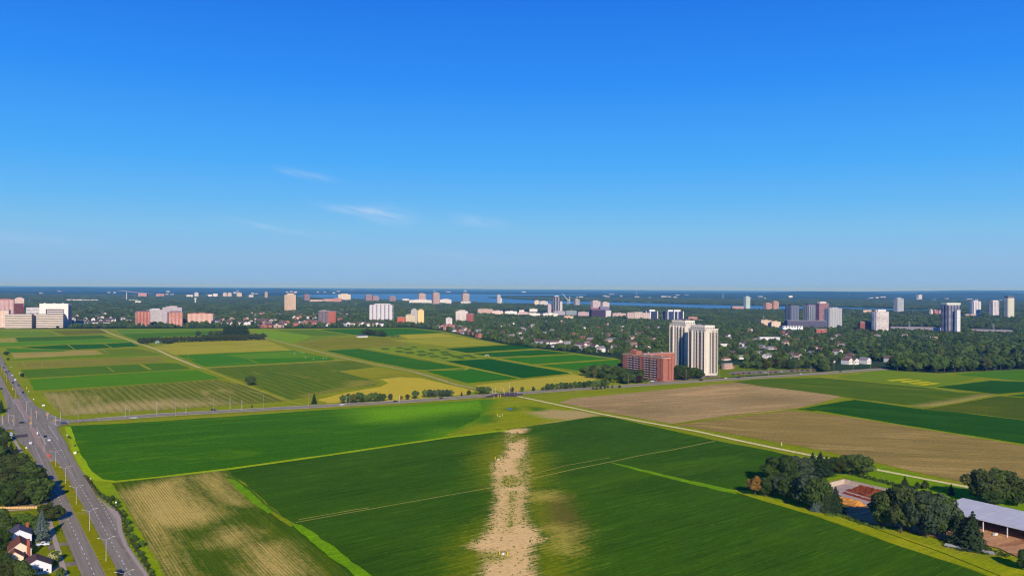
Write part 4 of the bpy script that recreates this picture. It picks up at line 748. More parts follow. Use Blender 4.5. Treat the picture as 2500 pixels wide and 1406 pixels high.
# --- far masts, water tower, crane
def mast(px, yb, yt, label, w=1.2, c=(226, 226, 230), name='radio_mast', cat='mast'):
    B = P(px, yb); H = (yb-yt)/F*B.y; o = empty(name, B, 0, label, cat); mb = MB(); mb.tube((0, 0, 0), (0, 0, H), w, w*.7, 8); mb.build('shaft', pmat('mast_paint', c, .6), o); return o, H
o, H = mast(477, 742, 727.5, 'white column water tower among trees right of orange block', 5, name='water_tower', cat='water tower'); mb = MB(); mb.tube((0, 0, H-8), (0, 0, H), 7, 7, 12); mb.build('tank', pmat('mast_paint', (236, 236, 240), .6), o)
o, H = mast(1386.5, 748, 733, 'white tower crane with raised jib right of glass tower', 2.2, name='tower_crane', cat='crane'); mb = MB(); mb.tube((0, 0, H), (-34, 0, H+42), 2, 1.4, 5); mb.build('jib', pmat('mast_paint', (226, 226, 230), .6), o); mb = MB(); mb.tube((0, 0, H), (9, 0, H+4), 2.2, 2.2, 5); mb.build('counterweight', pmat('mast_paint', (226, 226, 230), .6), o)
for px, yb, yt, lb in [(1391, 741, 723, 'second slim crane mast just right of the raised jib'), (1765, 727, 717, 'white mast in far woods left of the mint green tower'), (2072, 724, 716.5, 'thin white mast in the far hills, right one of two'), (2057, 716, 709, 'thin white mast in the far hills, left one of two'), (309, 735, 713, 'grey aerial mast beside the far pinkish slab'), (1554, 720, 712, 'mast on the far ridge beyond the river')]:
    mast(px, yb, yt, lb, 2.6)
def pylon(px, yb, yt, label):
    B = P(px, yb); H = (yb-yt)/F*B.y; o = empty('power_pylon', B, 0, label, 'pylon', 'steel pylons among the trees'); m_ = pmat('galvanised_steel', (150, 156, 164), .5); mb = MB(); w = H*.14
    for a, b in ((-1, -1), (1, -1), (1, 1), (-1, 1)): mb.tube((a*w, b*w, 0), (a*w*.12, b*w*.12, H), .32, .2, 4)
    for i in range(6):
        z0, z1 = H*i/7, H*(i+1)/7; a, b = w*(1-.88*i/7), w*(1-.88*(i+1)/7); mb.tube((-a, -a, z0), (b, -b, z1), .18, .18, 4); mb.tube((a, -a, z0), (-b, -b, z1), .18, .18, 4)
    mb.build('lattice', m_, o); mb = MB()
    for z in (.72, .84, .95): mb.tube((-H*.15, 0, H*z), (H*.15, 0, H*z), .25, .25, 4)
    mb.build('crossarm', m_, o)
for q in [(870, 751, 738, 'lattice pylon left of wide white slab'), (1864, 786, 770, 'lattice pylon in trees right of framed dark offices'), (2425, 812, 790, 'lattice pylon beside the pale freeway at right'), (2220, 800, 784, 'lattice pylon left of the tall navy tower'), (2445, 815, 803, 'small lattice pylon at right of the pale freeway'), (71, 742, 730, 'lattice pylon above the cream offices')]: pylon(*q)
# --- far specks: small halls and houses beyond the near suburbs, each its own little building
sp = random.Random(21)
def speck(px, yb, wpx, hpx, c, label):
    B = P(px, yb); D = B.y; w = wpx/F*D; h = hpx/F*D
    mb = MB(); mb.slot = 0; mb.box((0, 0, h/2), (w, w*.35, h)); mb.slot = 1; mb.box((0, 0, h+.3), (w+.5, w*.35+.5, .6))
    o = mb.build('far_hall', [pmat('hall_wall', c, .8), roofm((226, 222, 220))]); o.location = B; o.rotation_euler = (0, 0, sp.uniform(-.3, .5)); tag(o, label, 'far building', 'pale halls far out in the woods')
regs = [('above the cream offices at left', 0, 300, 706, 728, 11), ('beyond the suburb left of the beige striped tower', 400, 690, 708, 728, 15), ('on the near shore beyond beige striped tower', 690, 860, 709, 716, 9), ('on the shore past the river', 900, 1300, 710, 715, 4), ('in the woods across the river', 1400, 1900, 718, 734, 22), ('in the hills at the right', 2050, 2480, 720, 735, 15),
        ('in the trees left of the tower cluster', 1650, 1900, 760, 785, 16), ('in the trees by the wide white slab', 640, 900, 738, 756, 12), ('among trees on the right', 2350, 2500, 745, 765, 8)]
for lb, a, b, c, d, k in regs:
    for i in range(k):
        speck(sp.uniform(a, b), sp.uniform(c, d), sp.uniform(4, 13), sp.uniform(1.2, 2.6), sp.choice([(216, 210, 204), (200, 196, 192), (206, 190, 182), (196, 178, 170), (186, 196, 202)]), 'small pale flat hall '+lb)
# --- houses
HW = [(238, 232, 226), (226, 206, 190), (190, 122, 98), (214, 184, 164), (170, 150, 140)]; HWN = ['white walled', 'cream walled', 'red brick', 'tan walled', 'grey walled']
HR = [(104, 90, 90), (128, 96, 84), (150, 146, 150), (128, 98, 90), (84, 80, 92)]; HRN = ['dark grey gable roof', 'brown gable roof', 'pale grey gable roof', 'rusty red gable roof', 'slate gable roof']
def gable_meshes(w, l, hw, hr, wall, roof, hip=0.0, win=True):
    """meshes for wall, roof and windows; ridge along y"""
    a = MB(); a.prism([(-w/2, -l/2), (w/2, -l/2), (w/2, l/2), (-w/2, l/2)], 0, hw)
    if hip == 0:
        for s in (-1, 1): 
            q = [(-w/2, s*l/2, hw), (w/2, s*l/2, hw), (0, s*l/2, hw+hr)]; a.quad(*(q if s < 0 else q[::-1]))
    o = .4; r = MB(); e = hw-.12; e2 = hw+.14; y0 = l/2+o; yr = y0-hip
    for s in (-1, 1):
        A = [(s*(w/2+o), -y0, e), (s*(w/2+o), y0, e), (0, yr, hw+hr+.1), (0, -yr, hw+hr+.1)]
        Bq = [(x, y, z+.25) for x, y, z in A]; r.quad(*(A if s < 0 else A[::-1])); r.quad(*(Bq[::-1] if s < 0 else Bq)); 
        for i in range(4): r.quad(A[i], A[(i+1) % 4], Bq[(i+1) % 4], Bq[i])
    if hip:
        for s in (-1, 1):
            q = [(-(w/2+o), s*y0, e), (w/2+o, s*y0, e), (0, s*yr, hw+hr+.34)]; r.quad(*(q if s < 0 else q[::-1]))
    ws = []
    if win:
        for s in (-1, 1):
            for x in (-w*.25, w*.25):
                m_ = MB(); m_.box((x, s*(l/2+.03), hw*.55), (w*.16, .1, hw*.28)); ws.append(m_)
        for s in (-1, 1):
            for y in (-l*.28, l*.1):
                m_ = MB(); m_.box((s*(w/2+.03), y, hw*.55), (.1, l*.14, hw*.28)); ws.append(m_)
    return a, r, ws
winm = pmat('window_glass', (70, 78, 92), .3, .1)
house_t = {}
def house_proto(iw, ir, kind):
    key = (iw, ir, kind)
    if key in house_t: return house_t[key]
    w, l, hw, hr = [(8.5, 12, 5.6, 2.8), (9.5, 15, 3.2, 2.4), (9, 26, 6.2, 2.8)][kind]
    a, r, ws = gable_meshes(w, l, hw, hr, 0, 0, hip=(3.0 if kind == 1 else 0))
    house_t[key] = (a.mesh('wall', pmat('house_wall', HW[iw], .85, .08, .4)), r.mesh('roof', pmat('shingles', HR[ir], .95, .2, .8)), [x.mesh('window', winm) for x in ws[:4]]); return house_t[key]
HOUSES = []
def add_house(x, y, rz, iw, ir, kind, where, parts=True, sc=1.0, group='houses of the suburbs among the trees'):
    wn = ['house', 'bungalow', 'terrace'][kind]
    lb = '%s %s with %s %s' % (HWN[iw], wn, HRN[ir], where)
    t = empty(['house', 'bungalow', 'row_house'][kind], (x, y, 0), rz, lb, wn if kind < 2 else 'row house', group); t.scale = (sc, sc, sc)
    a, r, ws = house_proto(iw, ir, kind); link('wall', a, t); link('roof', r, t)
    for w_ in (ws if parts else []): link('window', w_, t)
    HOUSES.append((x, y)); return t
hr_ = random.Random(77)
def inpoly(x, y, poly):
    c = False
    for i in range(len(poly)):
        a, b = poly[i], poly[(i+1) % len(poly)]
        if (a[1] > y) != (b[1] > y) and x < (b[0]-a[0])*(y-a[1])/(b[1]-a[1])+a[0]: c = not c
    return c
def scatter_houses(poly, n_, where, pal, kinds, mind=20, parts=False, sc=1.0):
    xs = [p[0] for p in poly]; ys = [p[1] for p in poly]; k = 0; tries = 0
    while k < n_ and tries < n_*60:
        tries += 1; px, py = hr_.uniform(min(xs), max(xs)), hr_.uniform(min(ys), max(ys))
        if not inpoly(px, py, poly): continue
        p = P(px, py)
        if any((p.x-a)**2+(p.y-b)**2 < mind**2 for a, b in HOUSES): continue
        if any((p.x-o[0])**2+(p.y-o[1])**2 < (o[2]+8)**2 for o in OCC): continue
        iw, ir = hr_.choice(pal); add_house(p.x, p.y, U+hr_.choice((0, math.pi/2))+hr_.uniform(-.15, .15), iw, ir, hr_.choice(kinds), where, parts, sc*hr_.uniform(.9, 1.15)); k += 1
scatter_houses([(520, 790), (560, 768), (850, 764), (860, 778), (770, 796), (560, 797)], 96, 'in the dense suburb', [(0, 0), (0, 1), (3, 1), (2, 1), (1, 0), (3, 0), (0, 0)], (0, 0, 1), 20, sc=1.25)
scatter_houses([(170, 768), (330, 765), (320, 792), (160, 792)], 30, 'beside the cream offices', [(0, 0), (0, 4), (1, 0)], (0, 2), 26, sc=1.2)
scatter_houses([(560, 788), (640, 786), (780, 790), (840, 797), (560, 799)], 9, 'above the far field edge', [(0, 1), (2, 3), (0, 0)], (0, 2), 24, parts=True, sc=1.2)
scatter_houses([(1060, 800), (1110, 796), (1220, 826), (1210, 832), (1120, 815)], 20, 'beside the curved field edge', [(0, 1), (2, 1), (1, 2), (0, 2)], (0, 1), 22, parts=True, sc=1.15)
scatter_houses([(1200, 795), (1400, 775), (1500, 790), (1500, 866), (1300, 846), (1215, 828)], 58, 'left of brick block', [(0, 2), (1, 1), (2, 1), (0, 0), (3, 2)], (0, 1), 30, sc=1.0)
scatter_houses([(1500, 790), (1640, 795), (1640, 850), (1510, 865)], 14, 'behind brick block', [(0, 2), (1, 1), (3, 1), (2, 3)], (0, 1), 30, sc=1.0)
scatter_houses([(1520, 800), (1640, 795), (1640, 850), (1520, 865)], 6, 'behind brick block', [(0, 4), (3, 0)], (0, 1), 26)
scatter_houses([(1760, 800), (2000, 815), (2150, 840), (2080, 893), (1770, 885)], 46, 'right of twin towers', [(0, 2), (1, 1), (2, 3), (0, 0), (3, 2)], (0, 1), 34, sc=1.05)
scatter_houses([(2030, 800), (2240, 812), (2380, 850), (2180, 870)], 14, 'in the woods at the right', [(0, 2), (1, 1), (0, 1)], (0, 1), 40, sc=1.0)
for px, py, iw, ir, kd, wh in [(2068, 889, 0, 1, 0, 'at the end of the cross road, left of a row'), (2082, 889, 0, 0, 0, 'at the end of the cross road, behind parked cars'), (2112, 888, 0, 2, 0, 'with bright pale roof at the road end'), (2172, 884, 0, 1, 0, 'at the wood corner where the road ends'), (2045, 866, 0, 1, 0, 'showing one bright gable in the wood'),
                               (1775, 900, 2, 3, 1, 'on the drive right of the twin towers')]:
    p = P(px, py); add_house(p.x, p.y, U+(math.pi/2 if kd else 0), iw, ir, kd, wh, True, 1.2)
for i, px in enumerate((845, 862, 880, 897, 915, 932)):
    p = P(px, 796.5-(0 if i > 2 else 1)); add_house(p.x, p.y, (U+math.pi/2) if i % 2 else U, 0, (4, 0, 3, 1, 3, 4)[i], (2, 0, 2, 0, 2, 2)[i], 'in the white gabled terrace', True, 1.35, 'white gabled terraces')
for i, px in enumerate((640, 655, 671, 686)):
    p = P(px, 799.5); add_house(p.x, p.y, U+(math.pi/2 if i % 2 else 0), 2 if i < 2 else 3, 4, (2, 0, 2, 0)[i], 'in the pink gabled terrace', True, 1.35, 'pink gabled terraces')
for i, px in enumerate((1322, 1340, 1364, 1385, 1418, 1436, 1452, 1466)):
    p = P(px, (842, 844, 841, 845, 850, 850, 853, 859)[i]); add_house(p.x, p.y, U+(math.pi/2 if i % 2 else 0), 0, (1, 0, 1, 2, 1, 1, 0, 2)[i], (2, 2, 0, 0, 2, 0, 0, 0)[i], 'close behind the green fields', True, 1.2)
for i, px in enumerate((163, 182, 205, 230, 255)):
    p = P(px, 794); add_house(p.x, p.y, .15+math.pi/2, 0, (0, 4)[i % 2], 2, 'in the front office-side row', True, 1.35, 'white row houses by the offices')

# ------------------------------------------------------------------ trees
def leaf_mat(name, c0, c1, warm=(0.09, 0.10, 0.02, 1), hue=0.0):
    m = bpy.data.materials.new(name); m.use_nodes = True; n = m.node_tree; B = n.nodes['Principled BSDF']
    oi = nn(n, 'ShaderNodeObjectInfo'); t = nn(n, 'ShaderNodeTexCoord').outputs['Object']
    f = mathn(n, 'ADD', mathn(n, 'MULTIPLY', oi.outputs['Random'], 0.6), mathn(n, 'MULTIPLY', noise_(n, t, 0.55, 4, 0.6), 0.4))
    cc = mixc(n, f, c0, c1)
    r2 = mathn(n, 'FRACT', mathn(n, 'MULTIPLY', oi.outputs['Random'], 7.31)); cc = mixc(n, maprange(n, r2, 0.86, 0.93), cc, warm)
    lk(n, cc, B.inputs['Base Color']); B.inputs['Roughness'].default_value = 0.75; B.inputs['Specular IOR Level'].default_value = 0.05
    return m
LM = leaf_mat('foliage', (0.030, 0.066, 0.014, 1), (0.135, 0.195, 0.040, 1))
LM_D = leaf_mat('dark_foliage', (0.024, 0.050, 0.010, 1), (0.088, 0.128, 0.026, 1), warm=(0.045, 0.055, 0.012, 1))
LM_C = leaf_mat('needle_foliage', (0.020, 0.044, 0.016, 1), (0.048, 0.076, 0.028, 1), warm=(0.045, 0.050, 0.018, 1))
LM_B = leaf_mat('blue_needles', (0.075, 0.115, 0.095, 1), (0.12, 0.16, 0.14, 1), warm=(0.1, 0.14, 0.12, 1))
LM_G = leaf_mat('silver_foliage', (0.040, 0.062, 0.030, 1), (0.068, 0.095, 0.048, 1), warm=(0.08, 0.11, 0.06, 1))
LM_O = leaf_mat('copper_foliage', (0.19, 0.10, 0.02, 1), (0.24, 0.15, 0.03, 1), warm=(0.2, 0.12, 0.03, 1))
LM_L = leaf_mat('light_foliage', (0.060, 0.115, 0.015, 1), (0.10, 0.165, 0.02, 1))
LM_H = leaf_mat('olive_foliage', (0.045, 0.062, 0.016, 1), (0.062, 0.082, 0.022, 1), warm=(0.06, 0.07, 0.02, 1))
LM_F = leaf_mat('blossom', (0.55, 0.52, 0.20, 1), (0.72, 0.68, 0.34, 1), warm=(0.5, 0.48, 0.2, 1))
LM_P = leaf_mat('purple_foliage', (0.030, 0.016, 0.018, 1), (0.05, 0.026, 0.026, 1), warm=(0.04, 0.02, 0.02, 1))
bark = pmat('bark', (96, 82, 70), .95, .25, 2)
def mesh_np(name, V, Q, mat):
    me = bpy.data.meshes.new(name); me.vertices.add(len(V)); me.vertices.foreach_set('co', V.astype(np.float32).ravel())
    k = Q.shape[1]; me.loops.add(Q.size); me.polygons.add(len(Q)); me.loops.foreach_set('vertex_index', Q.astype(np.int32).ravel())
    me.polygons.foreach_set('loop_start', np.arange(0, Q.size, k, dtype=np.int32)); me.polygons.foreach_set('loop_total', np.full(len(Q), k, np.int32))
    me.materials.append(mat); me.update(calc_edges=True); return me
def cards(pos, nrm, size, rs):
    n = len(pos); a = rs.normal(size=(n, 3)); t = np.cross(nrm, a); t /= np.linalg.norm(t, axis=1)[:, None]+1e-9; b = np.cross(nrm, t)
    s = size[:, None]; f = rs.uniform(.6, 1.0, (n, 1))
    q = np.stack([pos-t*s-b*s*f, pos+t*s-b*s*f*.7, pos+t*s*.8+b*s*f, pos-t*s*.7+b*s*f*.9], 1)
    return q.reshape(-1, 3), np.arange(4*n).reshape(n, 4)
def crown_round(seed, h=10.0, r=4.2, lobes=26, leaves=2400, leaf=0.34, low=0.22, top=1.0, squash=1.0, spread=.62, gap=0.0):
    """leaf cards on a cloud of boughs set round an uneven crown"""
    rs = np.random.RandomState(seed); P_, N_, S_ = [], [], []
    zc, zr = h*(low+top)/2, h*(top-low)/2; cs = []
    for i in range(lobes):
        u = rs.uniform(-.95, 1); ph = i*2.399+rs.uniform(-.4, .4); rr = math.sqrt(max(0, 1-u*u))*rs.uniform(.55, 1.05)
        lr = r*rs.uniform(.26, .44)*(1-.25*abs(u)); cs.append((r*spread*rr*math.cos(ph)*1.05, r*spread*rr*math.sin(ph)*1.05, zc+u*zr*.72*squash+rs.uniform(-.3, .3), lr))
    cs.append((0, 0, zc, r*.5)); cs.append((0, 0, zc+zr*.35, r*.42))
    cs = np.array(cs); w = cs[:, 3]**2; w /= w.sum(); idx = rs.choice(len(cs), leaves, p=w)
    d = rs.normal(size=(leaves, 3)); d[:, 2] += .25; d /= np.linalg.norm(d, axis=1)[:, None]
    rad = cs[idx, 3]*rs.uniform(.72, 1.08, leaves)
    pos = cs[idx, :3]+d*rad[:, None]*np.array([1, 1, .82]); pos[:, 2] = np.maximum(pos[:, 2], h*low*.7)
    nrm = d+rs.normal(size=d.shape)*.38; nrm /= np.linalg.norm(nrm, axis=1)[:, None]
    return cards(pos, nrm, leaf*rs.uniform(.6, 1.35, leaves), rs)
def crown_cone(seed, h=12.0, r=2.9, tiers=13, leaves=1900, leaf=.32):
    rs = np.random.RandomState(seed); P_, N_ = [], []
    per = leaves//tiers
    for k in range(tiers):
        f = k/(tiers-1); z = h*(.08+.90*f); R = r*(1-f)**.85*rs.uniform(.85, 1.1)+.15; nb = max(5, int(11*(1-f)+4)); cnt = int(leaves*((1-f)**1.1+.12)/ (tiers*.62))
        b = rs.randint(nb, size=cnt); ang = b*2*math.pi/nb+k*1.3+rs.normal(size=cnt)*.11; q = np.sqrt(rs.uniform(.05, 1, cnt)); bl = 1+.22*np.sin(b*5.1+k)
        x, y = R*q*bl*np.cos(ang), R*q*bl*np.sin(ang); zz = z-q*R*.38+rs.normal(size=cnt)*.12
        P_.append(np.stack([x, y, zz], 1)); nn_ = np.stack([np.cos(ang)*.55, np.sin(ang)*.55, np.full(cnt, .75)], 1)+rs.normal(size=(cnt, 3))*.35; N_.append(nn_/np.linalg.norm(nn_, axis=1)[:, None])
    pos = np.concatenate(P_); nrm = np.concatenate(N_); return cards(pos, nrm, leaf*rs.uniform(.6, 1.3, len(pos)), rs)
def trunk_mesh(h, r, seed, limbs=5, top=.6, name='trunk'):
    q = random.Random(seed); mb = MB(); mb.tube((0, 0, -.3), (q.uniform(-.1, .1), 0, h*top*.55), r*1.15, r*.7, 7); mb.tube((0, 0, h*top*.52), (q.uniform(-.4, .4), q.uniform(-.4, .4), h*top), r*.72, r*.3, 6)
    for i in range(limbs):
        a = i*2*math.pi/max(1, limbs)+q.uniform(-.4, .4); z = h*q.uniform(.22, .45); e = (math.cos(a)*h*.22, math.sin(a)*h*.22, z+h*q.uniform(.15, .28)); mb.tube((0, 0, z), e, r*.4, r*.12, 5)
    return mb.mesh(name, bark)
KIND = {}
def reg(k, crown, mat, trunk): KIND.setdefault(k, []).append((mesh_np('crown', crown[0], crown[1], mat), trunk))
for s in range(5): reg('broad', crown_round(s), LM, trunk_mesh(10, .28, s))
for s in range(4): reg('bigbroad', crown_round(40+s, 10, 4.6, 36, 6400, .215, low=.08), LM_D, trunk_mesh(10, .2, s))
for s in range(3): reg('hedge', crown_round(20+s, 10, 5.2, 26, 1900, .40, low=.02, squash=1.1), LM_H, trunk_mesh(10, .25, s, 2))
for s in range(3): reg('conifer', crown_cone(s), LM_C, trunk_mesh(12, .2, s, 0, .9))
for s in range(2): reg('nearconifer', crown_cone(10+s, 12, 3.1, 17, 5200, .20), LM_C, trunk_mesh(12, .2, s, 0, .9))
reg('bluespruce', crown_cone(30, 12, 3.6, 18, 7000, .20), LM_B, trunk_mesh(12, .2, 3, 0, .9))
for s in range(2): reg('silver', crown_round(60+s, 10, 4.6, 32, 5800, .23, low=.07), LM_G, trunk_mesh(10, .18, s))
reg('copper', crown_round(70, 10, 3.9, 24, 4200, .24, low=.25), LM_O, trunk_mesh(10, .2, 1))
for s in range(2): reg('light', crown_round(80+s, 10, 4.4, 26, 4200, .24, low=.12), LM_L, trunk_mesh(10, .25, s))
reg('purple', crown_round(90, 10, 4.2, 24, 2400, .33), LM_P, trunk_mesh(10, .25, 1))
for s in range(3): reg('shrub', crown_round(100+s, 10, 6.2, 16, 1500, .62, low=.0, squash=1.1), LM_D, trunk_mesh(10, .3, s, 3))
for s in range(2): reg('lightshrub', crown_round(110+s, 10, 6.2, 16, 1500, .62, low=.0, squash=1.1), LM_L, trunk_mesh(10, .3, s, 3))
for s in range(3): reg('open', crown_round(120+s, 10, 4.4, 22, 4200, .25, low=.12, spread=.8), LM_H, trunk_mesh(10, .22, s, 8, .75))
bz = crown_round(130, 10, 5.2, 22, 2600, .34, low=.02); reg('blossomtree', bz, LM_D, trunk_mesh(10, .25, 2))
BLOS = mesh_np('blossom', *crown_round(131, 10, 5.45, 22, 1500, .26, low=.12), LM_F)
TREEN = {'conifer': 'conifer_tree', 'nearconifer': 'conifer_tree', 'bluespruce': 'conifer_tree', 'shrub': 'shrub', 'lightshrub': 'shrub', 'hedge': 'hedgerow_tree'}
TREES = []
def tree(x, y, h, kind, label, cat='tree', group=None, wide=1.0, seed=None, z=0):
    q = random.Random(int(x*7+y*13) if seed is None else seed); lst = KIND[kind]; cr, tr = lst[q.randrange(len(lst))]
    bh = 12.0 if 'con' in kind or kind == 'bluespruce' else 10.0
    t = empty(TREEN.get(kind, 'broadleaf_tree'), (x, y, z), q.uniform(0, 6.28), label, cat, group); s = h/bh
    t.scale = (s*wide*q.uniform(.92, 1.08), s*wide*q.uniform(.92, 1.08), s)
    link('crown', cr, t); link('trunk', tr, t)
    TREES.append((x, y, max(2.5, h*.3))); return t
def tpx(px, yb, yt, kind, label, **kw):
    B = P(px, yb); H = (yb-yt)/F*B.y; return tree(B.x, B.y, H*1.03, kind, label, **kw)
# lone field trees and the planting along the cross road
tpx(612, 941, 917, 'bigbroad', 'lone spreading dark oak in the striped field', wide=1.25)
tpx(767, 986, 960, 'nearconifer', 'lone upright dark conifer beside the cross road', wide=1.1)
RG = 'trees along the cross road'
for i, (px, yb, yt) in enumerate([(838, 986, 964), (851, 985, 961), (863, 985, 962), (877, 984, 957), (890, 983, 963), (902, 982, 961), (914, 982, 957), (926, 981, 960), (936, 980, 961)]):
    tpx(px, yb, yt, 'broad', 'full green tree in the long clump left along the cross road', group=RG, wide=1.15)
tpx(953, 977, 961, 'open', 'thin young tree right of the long left clump', group=RG); tpx(980, 977, 965, 'copper', 'small reddish tree between thin tree and round dark one', group=RG); tpx(995, 976, 962, 'open', 'small sparse tree just left of the round dark one', group=RG)
tpx(1014, 974, 953, 'broad', 'round dark tree standing left of the pale green clump', group=RG, wide=1.3)
for i, px in enumerate((1038, 1049, 1060, 1071, 1081, 1092, 1101)): tpx(px, 970.5-i*.4, 951-(i % 2), 'silver' if i % 3 else 'broad', 'tree in the grey green clump beside the yellow field tip', group=RG, wide=1.25)
tpx(1127, 967, 955, 'nearconifer', 'small pointed tree left of the second road crossing', group=RG); tpx(1145, 965, 952, 'open', 'small sparse tree left of the bushy crossing tree', group=RG)
for px in (1172, 1182, 1190): tpx(px, 963, 943.5, 'broad', 'bushy tree at the left of the second crossing', group=RG, wide=1.5)
tpx(1250, 958, 944, 'open', 'thin tree behind the yellow signals', group=RG); tpx(1275, 957, 944, 'broad', 'small tree right of the yellow signals', group=RG); tpx(1302, 955, 944, 'shrub', 'low round bush on the roadside', group=RG, wide=.8, cat='shrub'); tpx(1325, 954, 944, 'shrub', 'low round bush right of a sparse one', cat='shrub', group=RG, wide=.8)
for i in range(14): px = 1337+i*11.2; tpx(px, 953.5-(px-1337)*.068, 935-(px-1337)*.068+(i % 3)*1.2, 'broad' if i % 4 else 'bigbroad', 'tree in the dark row before the brick block', group=RG, wide=1.15)
for px, yb in ((1449, 951), (1457, 951), (1466, 950), (1477, 949), (1484, 948), (1495, 947.5), (1513, 947)): tpx(px, yb, yb-7.5, 'shrub', 'clipped round bush on the near roadside', cat='shrub', group='clipped round bushes by the road', wide=.85)
BG = 'trees around the brick block'
for px, yb, yt in [(1424, 918, 897), (1436, 919, 893), (1450, 920, 890), (1464, 921, 891), (1478, 922, 889), (1492, 924, 891), (1505, 926, 893), (1515, 929, 905), (1470, 925, 903), (1452, 924, 903), (1440, 923, 905), (1486, 930, 910), (1500, 934, 914), (1522, 936, 915), (1536, 936, 918), (1552, 936, 920), (1566, 935, 922), (1580, 935, 925)]:
    tpx(px, yb, yt, 'bigbroad' if px % 4 else 'broad', 'dense dark tree left of the brick block', group=BG, wide=1.25)
for px, yb, yt in [(1655, 921, 892), (1668, 922, 890), (1682, 923, 893), (1695, 925, 896), (1707, 926, 900), (1660, 928, 903), (1676, 929, 905)]:
    tpx(px, yb, yt, 'bigbroad', 'dark tree between the brick block and twin towers', group=BG, wide=1.25)
# windbreak in the middle of the fields
HG = 'windbreak in the west fields'
for i in range(34):
    f = i/33; px = 342+f*300; yb = 838-f*8.5; tpx(px, yb, yb-13-(2 if i > 16 else 0)-(i % 2), 'hedge', 'brown green tree in the long clipped windbreak', group=HG, wide=1.15)
for px, yb, yt in ((346, 840, 828), (358, 840, 829), (400, 839, 826), (410, 839.5, 827), (418, 838, 827)): tpx(px, yb, yt, 'hedge', 'low round tree at the near side of the windbreak', group=HG, wide=1.2)
for i, px in enumerate((548, 554, 560, 567, 573, 580, 586, 592, 598, 604)): tpx(px, 822, (795, 797, 790, 797, 793, 798, 792, 796, 794, 800)[i], 'conifer', 'tall dark spruce rising behind the windbreak', group='tall spruces behind the windbreak', wide=1.5)
for px in (515, 530, 484, 538): tpx(px, 821, 808, 'hedge', 'small tree behind the windbreak, left of the spruces', group=HG)
for px, yb, yt in ((889, 818, 803), (896, 818, 801.5), (904, 819, 803), (914, 820, 805), (923, 820.5, 806), (932, 822, 806), (938, 822.5, 810)): tpx(px, yb, yt, 'bigbroad', 'dark tree in the clump beside the field shed', group='clump by the field shed', wide=1.25)
for px, yb, yt in ((957, 825, 819), (963, 825, 817.5), (971, 825.5, 817)): tpx(px, yb, yt, 'broad', 'small tree right of the clump at the field shed', group='small trees right of the field shed', wide=1.2)
for px, yb, yt in ((15, 868, 857), (19.5, 880, 872), (54, 921, 910)): tpx(px, yb, yt, 'bigbroad', 'small dark tree on the verge right of the main road', group='verge trees on the main road', wide=1.3)
tpx(896/1*1, 992, 992-6, 'shrub', 'dark bush beside the cross road left of the conifer', cat='shrub') if False else None
tpx(615, 996, 988.5, 'shrub', 'small dark bush on the far side of the cross road', cat='shrub', wide=.7)
# left foreground wood
LG = 'wood beside the main road'
for px, yb, yt, k in [(12, 1135, 1072, 'nearconifer'), (27, 1140, 1080, 'nearconifer'), (40, 1152, 1092, 'nearconifer'), (52, 1160, 1105, 'bigbroad'), (-8, 1150, 1085, 'bigbroad'), (8, 1175, 1112, 'open'), (28, 1185, 1112, 'open'), (50, 1190, 1122, 'open'), (68, 1195, 1128, 'bigbroad'), (84, 1208, 1136, 'bigbroad'), (98, 1218, 1150, 'bigbroad'),
                      (-5, 1210, 1140, 'bigbroad'), (18, 1215, 1142, 'bigbroad'), (40, 1220, 1148, 'open'), (62, 1228, 1155, 'bigbroad'), (82, 1232, 1165, 'bigbroad'), (0, 1236, 1172, 'bigbroad'), (24, 1240, 1175, 'bigbroad'), (46, 1238, 1180, 'bigbroad'), (-14, 1120, 1062, 'bigbroad'), (100, 1228, 1172, 'shrub')]:
    tpx(px, yb, yt, k, {'nearconifer': 'dark spruce at the top of the wood left of main road', 'open': 'olive toned tree in the wood left of main road', 'bigbroad': 'dense dark tree in the wood left of main road', 'shrub': 'low bush at the foot of the roadside wood'}[k], group=LG, wide=1.12 if k != 'nearconifer' else 1.25)
tpx(118, 1276, 1224, 'bigbroad', 'rounded dark tree overhanging the road behind the blue spruce', wide=1.25); tpx(140, 1272, 1232, 'open', 'olive tree at the edge of road by the blue spruce', wide=1.0)
tpx(101, 1318, 1246, 'bluespruce', 'blue grey spruce in the front garden beside the road', cat='spruce tree', wide=1.05)
for i, (px, yb, yt) in enumerate(((42, 1292, 1254), (62, 1296, 1252), (78, 1300, 1258), (30, 1296, 1262))): tpx(px, yb, yt, 'light', 'bright yellow green tree behind the white house', group='bright trees behind the white house', wide=1.2)
for px, yb, yt, k in [(2, 1300, 1240, 'bigbroad'), (14, 1318, 1262, 'bigbroad'), (-2, 1350, 1290, 'bigbroad'), (8, 1392, 1345, 'bigbroad'), (22, 1425, 1362, 'bigbroad'), (45, 1432, 1368, 'bigbroad'), (60, 1442, 1376, 'bigbroad'), (5, 1440, 1372, 'bigbroad')]: tpx(px, yb, yt, k, 'dark tree crowding the houses at the lower left corner', group='garden trees at the lower left', wide=1.15)
b_ = tpx(134, 1374, 1343, 'blossomtree', 'rounded tree covered in pale yellow blossom by the driveway', wide=1.12); link('blossom', BLOS, b_)
tpx(148, 1410, 1386, 'shrub', 'brownish garden shrub at the bottom edge beside sidewalk', cat='shrub', wide=.9)
tpx(2, 1064, 1040, 'bigbroad', 'dark tree at the left edge beside the first crossing'); tpx(14, 1080, 1052, 'bigbroad', 'dark tree below the white van at first crossing'); tpx(-6, 1010, 985, 'bigbroad', 'dark tree at the left edge above the first crossing'); tpx(3, 1003, 975, 'nearconifer', 'dark spruce at the left edge above the first crossing')
